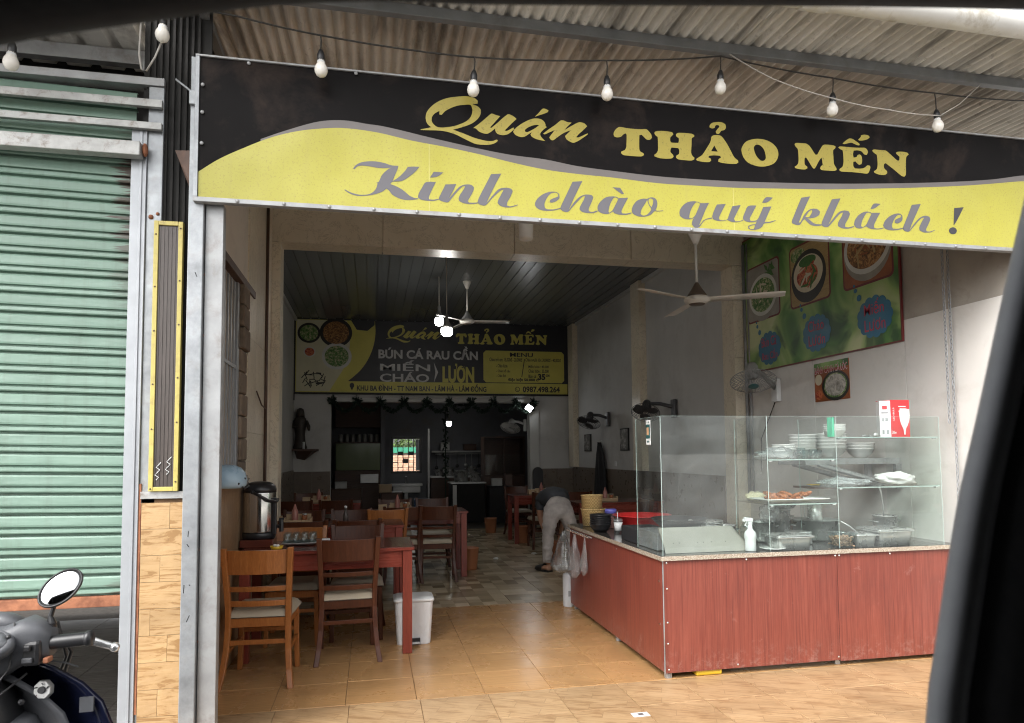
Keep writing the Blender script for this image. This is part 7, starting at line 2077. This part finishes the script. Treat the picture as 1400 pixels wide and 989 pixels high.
def poly(name, m, pts, dy, fn=bn, parent=BN):
    f = fn(dy)
    return build(MB().add([f(*p) for p in pts], [tuple(range(len(pts)))]), name, m, parent)
arc = cr_open([bpx(*p) for p in ((352, 8), (354, 60), (345, 120), (322, 180), (285, 235), (232, 283))])
poly('yellow_field', M['bnyel'], [bpx(3, 334), bpx(3, 4), bpx(352, 4)] + [tuple(p) for p in arc] + [bpx(1268, 284), bpx(1268, 334)], .001)
arc2 = cr_open([bpx(*p) for p in ((225, 6), (240, 80), (235, 150), (215, 220), (180, 280))])
poly('cream_field', M['bncream'], [bpx(6, 330), bpx(6, 6)] + [tuple(p) for p in arc2] + [bpx(150, 330)], .002)
for i, (u, v, r_, m1, m2) in enumerate(((60, 66, 50, 'f_black', 'f_green'), (178, 62, 72, 'f_black', 'f_brown'), (63, 152, 26, 'f_white', 'f_red'), (182, 170, 66, 'f_white', 'f_green'))):
    a, b = bpx(u, v); rr2 = r_ * k_
    poly('dish_print', M[m1], disc(a, b, rr2, rr2 * .92), .003 + i * .0003)
    poly('dish_print', M[m2], disc(a, b, rr2 * .8, rr2 * .72), .0045 + i * .0003)
rq = random.Random(5); mb = MB()
for k in range(26):
    u, v = 85 + rq.uniform(-45, 45), 272 + rq.uniform(-28, 28); an = rq.uniform(0, PI); L = rq.uniform(20, 40)
    a, b = bpx(u, v); d0 = Vector((math.cos(an), math.sin(an))) * L * k_; p0 = Vector((-d0.y, d0.x)).normalized() * .008
    mb.add([bn(.003 + k * .0001)(*(Vector((a, b)) + s1 * d0 / 2 + s2 * p0)) for s1, s2 in ((-1, -1), (1, -1), (1, 1), (-1, 1))], [(0, 1, 2, 3)])
build(mb, 'herb_sketch', M['f_black'], BN)
poly('corner_patch', M['bnblk'], [bpx(245, 4), bpx(350, 4), bpx(350, 22), bpx(318, 50), bpx(270, 46)], .0035)  # dark patch along the banner's top edge
gq = glyph_box(['quan']); a0, b0 = bpx(402, 100); a1, b1 = bpx(650, 18)
mb = MB(); loops_fit(mb, LETTERS['quan'], bn(.003), (a0, a1, b0, b1), gq); build(mb, 'lettering', M['bnyel'], BN)
gq = glyph_box(['thao', 'men']); a0, b0 = bpx(725, 100); a1, b1 = bpx(1170, 20)
mb = MB(); loops_fit(mb, LETTERS['thao'] + LETTERS['men'], bn(.003), (a0, a1, b0, b1), gq); build(mb, 'lettering', M['bnyel'], BN)
def line(body, u0, u1, v1, v0, m, bold=.03, dy=.003):
    mb = MB(); a0, b0 = bpx(u0, v0); a1, b1 = bpx(u1, v1)
    text_fit(mb, body, a0, a1, b0, b1, bn(dy), bold)
    return build(mb, 'lettering', m, BN)
line('BÚN CÁ RAU CẦN', 368, 830, 112, 176, M['bngrey'], .035)
line('MIẾN', 375, 605, 182, 232, M['bngrey'], .022)
line('CHÁO', 375, 600, 236, 284, M['bngrey'], .022)
line('LƯƠN', 662, 812, 194, 284, M['bnyel'], .05)
poly('arrow', M['bngrey'], [bpx(622, 190), bpx(642, 236), bpx(622, 284), bpx(629, 236)], .003)
pa = [bpx(*p) for p in ((868, 128), (1240, 128), (1252, 140), (1252, 268), (1240, 280), (868, 280), (856, 268), (856, 140))]
poly('price_panel', M['bnyel'], list(reversed(pa)), .003)
line('MENU', 985, 1098, 136, 156, M['bnblk'], .02, .0045)
line('Cháo trẻ em: 15,000đ - 20,000đ', 885, 1045, 160, 182, M['bnblk'], .02, .0045)
line('Cháo người lớn: 30,000đ - 40,000đ', 1060, 1236, 160, 182, M['bnblk'], .02, .0045)
for s, u0, u1, v in (('- Cháo lươn', 918, 972, 192), ('- Cháo bồ câu', 918, 985, 215), ('- Cháo ếch', 918, 965, 238)):
    line(s, u0, u1, v, v + 16, M['bnblk'], .02, .0045)
for s, u0, u1, v in (('Miến lươn : 40.000', 1075, 1175, 192), ('Cháo lươn : 35.000', 1075, 1175, 215), ('Bún cá :', 1075, 1118, 240)):
    line(s, u0, u1, v, v + 16, M['bnblk'], .02, .0045)
line('35', 1122, 1158, 236, 266, M['bnblk'], .05, .0045); line('000', 1160, 1180, 238, 250, M['bnblk'], .04, .0045)
line('Đặc biệt 50.000 đ', 975, 1125, 258, 276, M['bnblk'], .04, .0045)
poly('slash', M['bnblk'], [bpx(1040, 252), bpx(1044, 252), bpx(1058, 166), bpx(1054, 166)], .0046)
line('KHU BA ĐÌNH - TT NAM BAN - LÂM HÀ - LÂM ĐỒNG', 272, 870, 288, 326, M['bnblk'], .03)
line('0987.498.264', 1046, 1230, 297, 326, M['bnblk'], .03)
pn_ = bpx(250, 302)
poly('pin_mark', M['bnblk'], disc(pn_[0], pn_[1], .042, .05, 16), .003); poly('pin_mark', M['bnblk'], [bpx(242, 308), bpx(250, 326), bpx(258, 308)], .0033)
pn_ = bpx(1020, 312)
poly('phone_mark', M['bnblk'], disc(pn_[0], pn_[1], .05, .05, 18), .003); poly('phone_mark', M['bnyel'], disc(pn_[0], pn_[1], .038, .038, 18), .0036)
mb = MB().tube([bn(.005)(pn_[0] - .02, pn_[1] + .018), bn(.005)(pn_[0] - .012, pn_[1] - .012), bn(.005)(pn_[0] + .02, pn_[1] - .02)], .006, 5); build(mb, 'phone_mark', M['bnblk'], BN)
build(MB().box(bx0 - .03, bx0 - .002, 12.93, 12.985, bz0 - .14, bz0 + bH).box(bx0 - .03, bx0 + bW, 12.93, 12.985, bz0 - .022, bz0 - .001), 'frame', M['black_mt'], BN)

# garland over the kitchen opening
GA = thing('garland', 'dark tinsel garland in swags along the top of the kitchen opening', 'garland', (1.2, 12.93, 2.4))
rg = random.Random(3); mb = MB()
def tuft(p, r_, n):
    for _ in range(n):
        d = Vector((rg.gauss(0, 1), rg.gauss(0, .6), rg.gauss(0, 1))).normalized(); b = d.orthogonal().normalized()
        q = Vector(p) + d * r_ * rg.uniform(.2, 1)
        mb.add([Vector(p), q + b * .012, q + d * .02, q - b * .012], [(0, 1, 2, 3)])
nsw = 9
for s in range(nsw):
    xa, xb = -.70 + s * 3.86 / nsw, -.70 + (s + 1) * 3.86 / nsw
    for k in range(14):
        t = k / 14
        tuft((xa + (xb - xa) * t, 12.93, 2.40 - .17 * math.sin(PI * t)), .05, 16)
    tuft((xa, 12.92, 2.42), .11, 60)
tuft((3.1, 12.92, 2.42), .11, 60)
build(mb, 'tinsel', M['garl'], GA)
# second garland with leaves hanging further in
GB = thing('leaf_vine', 'string of dark artificial leaves hanging beside the kitchen post', 'vine', (1.55, 14.2, 1.2))
mb = MB()
for k in range(60):
    tt = k / 59
    p = Vector((1.50 + .5 * max(0, tt - .8) * 5 + rg.uniform(-.05, .05), 14.2 + rg.uniform(-.04, .04), .9 + 1.55 * min(1, tt / .8)))
    a = Vector((rg.gauss(0, 1), rg.gauss(0, .5), rg.gauss(0, 1))).normalized(); b = a.orthogonal().normalized()
    mb.add([p - a * .05, p + b * .03, p + a * .05, p - b * .03], [(0, 1, 2, 3)])
build(mb, 'leaves', M['garl'], GB)
build(MB().tube([(1.5, 14.2, .5), (1.5, 14.2, 2.4), (2.0, 14.2, 2.45)], .012, 6), 'stem', M['garl'], GB)

# statue on its shelf
SS = tag(build(MB().box(-1.40, -.95, 12.72, 12.985, 1.50, 1.53).add([(-1.38, 12.98, 1.499), (-1.30, 12.74, 1.499), (-1.05, 12.74, 1.499), (-.98, 12.98, 1.499), (-1.34, 12.98, 1.36), (-1.2, 12.98, 1.33)], [(0, 1, 2, 3), (0, 4, 1), (1, 4, 5, 2), (2, 5, 3), (0, 3, 5, 4)]), 'wall_shelf', M['dkwood']), 'dark wooden wall shelf under the statue, back left of the dining room', 'shelf')
ST = thing('statue', 'dark robed standing statue on the wall shelf at the back left', 'statue', (-1.27, 12.86, 1.531))
o = build(MB().lathe([(.12, 0), (.125, .03), (.10, .10), (.085, .25), (.10, .38), (.115, .48), (.10, .56), (.045, .60), (.04, .62)], seg=18, sy=.75), 'robe', M['statue'], None, smooth=True); o.parent = ST
o = build(MB().sphere((0, 0, .675), .055, 14, 10, (.9, 1, 1.15)), 'head', M['statue'], None, smooth=True); o.parent = ST
o = build(MB().lathe([(.075, .58), (.072, .66), (.058, .72), (.02, .745), (.0001, .748)], (0, .012, 0), 14), 'veil', M['statue'], None, smooth=True); o.parent = ST
o = build(MB().tube([(.10, 0, .50), (.15, -.04, .40), (.16, -.09, .34)], [.04, .034, .022], 8).tube([(-.10, 0, .50), (-.12, -.06, .40), (-.05, -.12, .40)], [.04, .034, .022], 8), 'arms', M['statue'], None, smooth=True); o.parent = ST
tag(build(MB().lathe([(.0001, 0), (.02, 0), (.02, .13), (.0001, .13)], (-1.20, 12.78, 1.531), 12), 'candle', M['white_pl'], smooth=True), 'short white candle on the shelf before the statue', 'candle')

# right dining wall: coat and pictures
CO = thing('black_coat', 'long black coat hanging on the far right wall under the fan', 'coat', (3.86, 11.2, .55))
def coatf(u, v):
    z = .52 + 1.08 * v
    w = .30 * (1 - v) ** .6 + .13 if v < .86 else .15 * (1 - (v - .86) / .14 * .8) + .02
    y = 11.22 - (u - .5) * w * 1.7
    x = 3.86 - .05 * math.sin(PI * u) - .018 * math.sin(u * 19 + v * 3) * (1 - v * .6)
    return (x, y, z)
build(MB().grid(coatf, 34, 16), 'coat', M['black_mt'], CO, smooth=True, solid=.006)
build(MB().tube([(3.90, 11.22, 1.62), (3.86, 11.22, 1.64), (3.85, 11.22, 1.60)], .007, 6), 'hook', M['steel_dull'], CO)
M['pic'] = food('picture_print', [(.3, (.02, .02, .02)), (.5, (.10, .095, .09)), (.6, (.30, .29, .27)), (.75, (.40, .39, .37))], 9, 1.0)
for y0, y1, za, zb, lab in ((11.84, 12.22, 1.45, 1.76, 'dark framed picture at the left of the black coat'), (9.98, 10.34, 1.45, 1.80, 'dark framed picture on the wall between coat and showcase')):
    t = thing('wall_picture', lab, 'picture', (3.9, y0, za), 'framed pictures on the right dining wall')
    build(MB().box(3.885, 3.905, y0, y1, za, zb), 'frame', M['black_mt'], t)
    build(MB().box(3.882, 3.8845, y0 + .015, y1 - .015, za + .015, zb - .015), 'print', M['pic'], t)
tag(build(MB().box(3.893, 3.905, 10.55, 10.63, 1.20, 1.28), 'wall_socket', M['white_pl'], bevel=.003), 'white socket on the right wall above the dado', 'socket')
tag(build(MB().box(-1.398, -1.375, 10.2, 10.32, 1.12, 1.24), 'wall_socket', M['white_pl'], bevel=.003), 'white socket on the left dining wall near the pillar', 'socket')
# ================================================================== kitchen
KC = thing('glass_cabinet', 'kitchen cabinet with a wide pale green glass front and jars on top', 'cabinet', (-.25, 16.0, .5))
M['gglass'] = mat('pale_green_panel', (.20, .24, .13), .12, 0, .1, 2)
build(MB().box(-.80, .19, 16.0, 16.4, 1.07, 1.68), 'green_panel', M['gglass'], KC, bevel=.004)
build(MB().box(-.82, .195, 16.05, 16.45, .0, 1.065), 'lower_cupboard', M['dkwood'], KC, bevel=.004)
build(MB().box(-.82, .195, 16.02, 16.42, 1.69, 1.71), 'top_board', M['dkwood'], KC)
build(MB().box(-.82, .195, 16.1, 16.45, 2.05, 2.75), 'upper_cupboard', M['dkwood'], KC, bevel=.004)
M['jar'] = mat('jar_mix', (.25, .24, .22), .3, 0, .3, 3)
for k in range(7):
    o = tag(build(MB().lathe([(.0001, 0), (.045, 0), (.048, .01), (.048, .14), (.04, .16), (.04, .18), (.0001, .18)], (0, 0, 0), 14), 'storage_jar', M['jar'], smooth=True), 'storage jar in the row on top of the green glass cabinet', 'jar', 'jars on the kitchen cabinet') if k == 0 else j0.copy()
    if k == 0: j0 = o
    else: COL.objects.link(o)
    o['label'] = 'storage jar on the green glass cabinet, ' + ['leftmost of the row', 'second from the left', 'third from the left', 'in the middle of the row', 'third from the right', 'second from the right', 'rightmost of the row'][k]
    o.location = (-.70 + k * .135, 16.15, 1.711)
tag(build(MB().box(-.25, .15, 15.86, 15.98, .78, .98), 'steel_box', M['steel_dull'], bevel=.006), 'long dull steel box below the green glass cabinet', 'box')
SK = thing('wash_sink', 'white wash basin on the wall below the kitchen window', 'sink', (.8, 16.8, .6))
build(MB().box(.45, 1.20, 16.55, 16.98, .66, .72).box(.50, 1.15, 16.6, 16.95, .50, .659), 'basin', M['ceram'], SK, bevel=.012)
build(MB().tube([(.82, 16.93, .72), (.82, 16.93, .86), (.82, 16.82, .88), (.82, 16.80, .84)], .012, 8), 'tap', M['chrome'], SK, smooth=True)
build(MB().lathe([(.06, 0), (.05, .5)], (.82, 16.8, 0), 14), 'pedestal', M['ceram'], SK)
KP = thing('kitchen_post', 'pale vertical post right of the kitchen window', 'post', (1.25, 15.6, 0))
build(MB().box(1.25, 1.29, 15.6, 15.64, 0, 2.0), 'post', M['jambw'], KP)
KS = thing('kitchen_shelf', 'long pale shelf along the kitchen back wall with pots and ladles', 'shelf', (2.2, 16.9, 1.45))
build(MB().box(1.45, 3.0, 16.6, 16.98, 1.46, 1.50), 'board', M['jambw'], KS)
build(MB().box(1.40, 3.05, 16.5, 16.99, 0, .85), 'worktop', M['dkwood'], KS)
build(MB().box(1.38, 3.07, 16.45, 16.98, .855, .89), 'top_slab', M['steel_dull'], KS)
kp_ = [(1.6, .09, .16), (1.85, .12, .2), (2.15, .1, .13), (2.4, .13, .22), (2.75, .09, .15)]
for i, (x, r_, h) in enumerate(kp_):
    pot(['blackened pot, leftmost on the kitchen worktop', 'tall stock pot second on the kitchen worktop', 'low pot in the middle of the kitchen worktop', 'largest stock pot on the kitchen worktop', 'small pot at the right of the kitchen worktop'][i], x, 16.7, r_, h, .891, 'pots on the kitchen worktop')
KD = thing('dish_cupboard', 'dark wooden glass-fronted dish cupboard on the right of the kitchen', 'cupboard', (2.9, 15.2, .8))
build(MB().box(2.42, 3.35, 15.3, 15.32, .95, 1.75), 'back', M['dkwood'], KD)
for za, zb in ((1.76, 1.80), (.93, .949)): build(MB().box(2.42, 3.35, 14.9, 15.3, za, zb), 'board', M['dkwood'], KD)
for a_, b_, c_ in ((2.42, 2.45, 15.299), (3.32, 3.35, 15.299), (2.87, 2.90, 14.93)): build(MB().box(a_, b_, 14.9, c_, .95, 1.758), 'upright', M['dkwood'], KD)
build(MB().box(2.455, 3.315, 14.905, 14.91, .96, 1.40), 'glass_door', M['glass'], KD)
build(MB().box(2.42, 3.35, 14.9, 15.3, 0, .92), 'lower_cupboard', M['dkwood'], KD)
KF = thing('cooker_block', 'dull steel cooker block standing in the middle of the kitchen', 'cooker', (1.9, 14.4, 0))
build(MB().box(1.62, 2.32, 14.1, 14.7, 0, .80), 'body', M['dark_void'], KF, bevel=.01)
build(MB().box(1.60, 2.34, 14.08, 14.72, .805, .83), 'top', M['steel_dull'], KF, bevel=.003)
build(MB().box(1.64, 1.72, 14.085, 14.098, .05, .78), 'pale_strip', M['jambw'], KF)
pot('big stock pot on the cooker block in the kitchen', 1.85, 14.4, .14, .24, .831, 'pots on the kitchen cooker')
pot('second stock pot on the right of the cooker block', 2.16, 14.4, .11, .18, .831, 'pots on the kitchen cooker')
AR = thing('arched_chair', 'black high-backed chair with curved top by the right end of the kitchen opening', 'chair', (3.1, 12.6, 0))
build(MB().prism([(2.99, .75), (2.99, 1.06)] + [(3.09 - .10 * math.cos(a), 1.06 + .10 * math.sin(a)) for a in [PI * k / 10 for k in range(11)]] + [(3.19, 1.06), (3.19, .75)], lambda a, b: (a, 12.62, b), lambda a, b: (a, 12.66, b)), 'backrest', M['black_pl'], AR)
build(MB().box(2.93, 3.25, 12.25, 12.66, .43, .48), 'seat', M['black_mt'], AR, bevel=.01)
for x in (2.95, 3.23):
    for y in (12.27, 12.64): build(MB().box(x - .015, x + .015, y - .015, y + .015, 0, .745 if y > 12.5 else .428), 'leg', M['black_pl'], AR)

# ------------------------------------------------------------------ kitchen clutter, dim behind the opening
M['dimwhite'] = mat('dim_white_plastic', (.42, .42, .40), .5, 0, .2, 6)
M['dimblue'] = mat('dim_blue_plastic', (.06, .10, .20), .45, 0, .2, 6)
rc = random.Random(31)
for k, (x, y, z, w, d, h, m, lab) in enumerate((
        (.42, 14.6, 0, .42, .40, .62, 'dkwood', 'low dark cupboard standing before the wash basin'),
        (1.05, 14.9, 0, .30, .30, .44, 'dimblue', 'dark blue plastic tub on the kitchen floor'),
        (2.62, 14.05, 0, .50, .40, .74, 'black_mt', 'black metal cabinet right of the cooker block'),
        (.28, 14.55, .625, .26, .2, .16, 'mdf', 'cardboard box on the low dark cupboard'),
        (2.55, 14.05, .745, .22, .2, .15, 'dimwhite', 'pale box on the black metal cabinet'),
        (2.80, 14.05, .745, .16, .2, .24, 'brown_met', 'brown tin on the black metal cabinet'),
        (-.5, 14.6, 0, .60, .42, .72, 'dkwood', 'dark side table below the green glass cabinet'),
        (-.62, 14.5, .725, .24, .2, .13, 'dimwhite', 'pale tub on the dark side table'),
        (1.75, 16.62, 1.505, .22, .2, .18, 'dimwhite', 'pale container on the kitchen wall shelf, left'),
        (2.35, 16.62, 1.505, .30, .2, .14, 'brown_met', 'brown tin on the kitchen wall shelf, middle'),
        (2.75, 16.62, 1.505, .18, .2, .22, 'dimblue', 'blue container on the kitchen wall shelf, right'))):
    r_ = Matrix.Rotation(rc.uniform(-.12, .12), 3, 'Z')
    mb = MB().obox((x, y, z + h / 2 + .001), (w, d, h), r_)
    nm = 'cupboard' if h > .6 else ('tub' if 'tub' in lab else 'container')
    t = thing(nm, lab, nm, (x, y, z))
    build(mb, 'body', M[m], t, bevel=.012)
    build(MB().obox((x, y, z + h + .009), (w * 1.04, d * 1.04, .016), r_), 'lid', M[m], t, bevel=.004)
UT = thing('utensil_rail', 'row of steel ladles and strainers hanging under the kitchen shelf', 'utensils', (2.2, 16.58, 1.4))
build(MB().tube([(1.5, 16.58, 1.42), (2.95, 16.58, 1.42)], .006, 6), 'rail', M['steel_dull'], UT)
for k in range(9):
    x = 1.56 + k * .165 + rc.uniform(-.03, .03); L = rc.uniform(.2, .38)
    build(MB().tube([(x, 16.57, 1.42), (x + rc.uniform(-.01, .01), 16.57, 1.42 - L)], .006, 6).sphere((x, 16.57, 1.42 - L - .03), .045, 10, 7, (1, .5, 1)), 'ladle', M['steel_dull'] if k % 3 else M['black_pl'], UT, smooth=True)
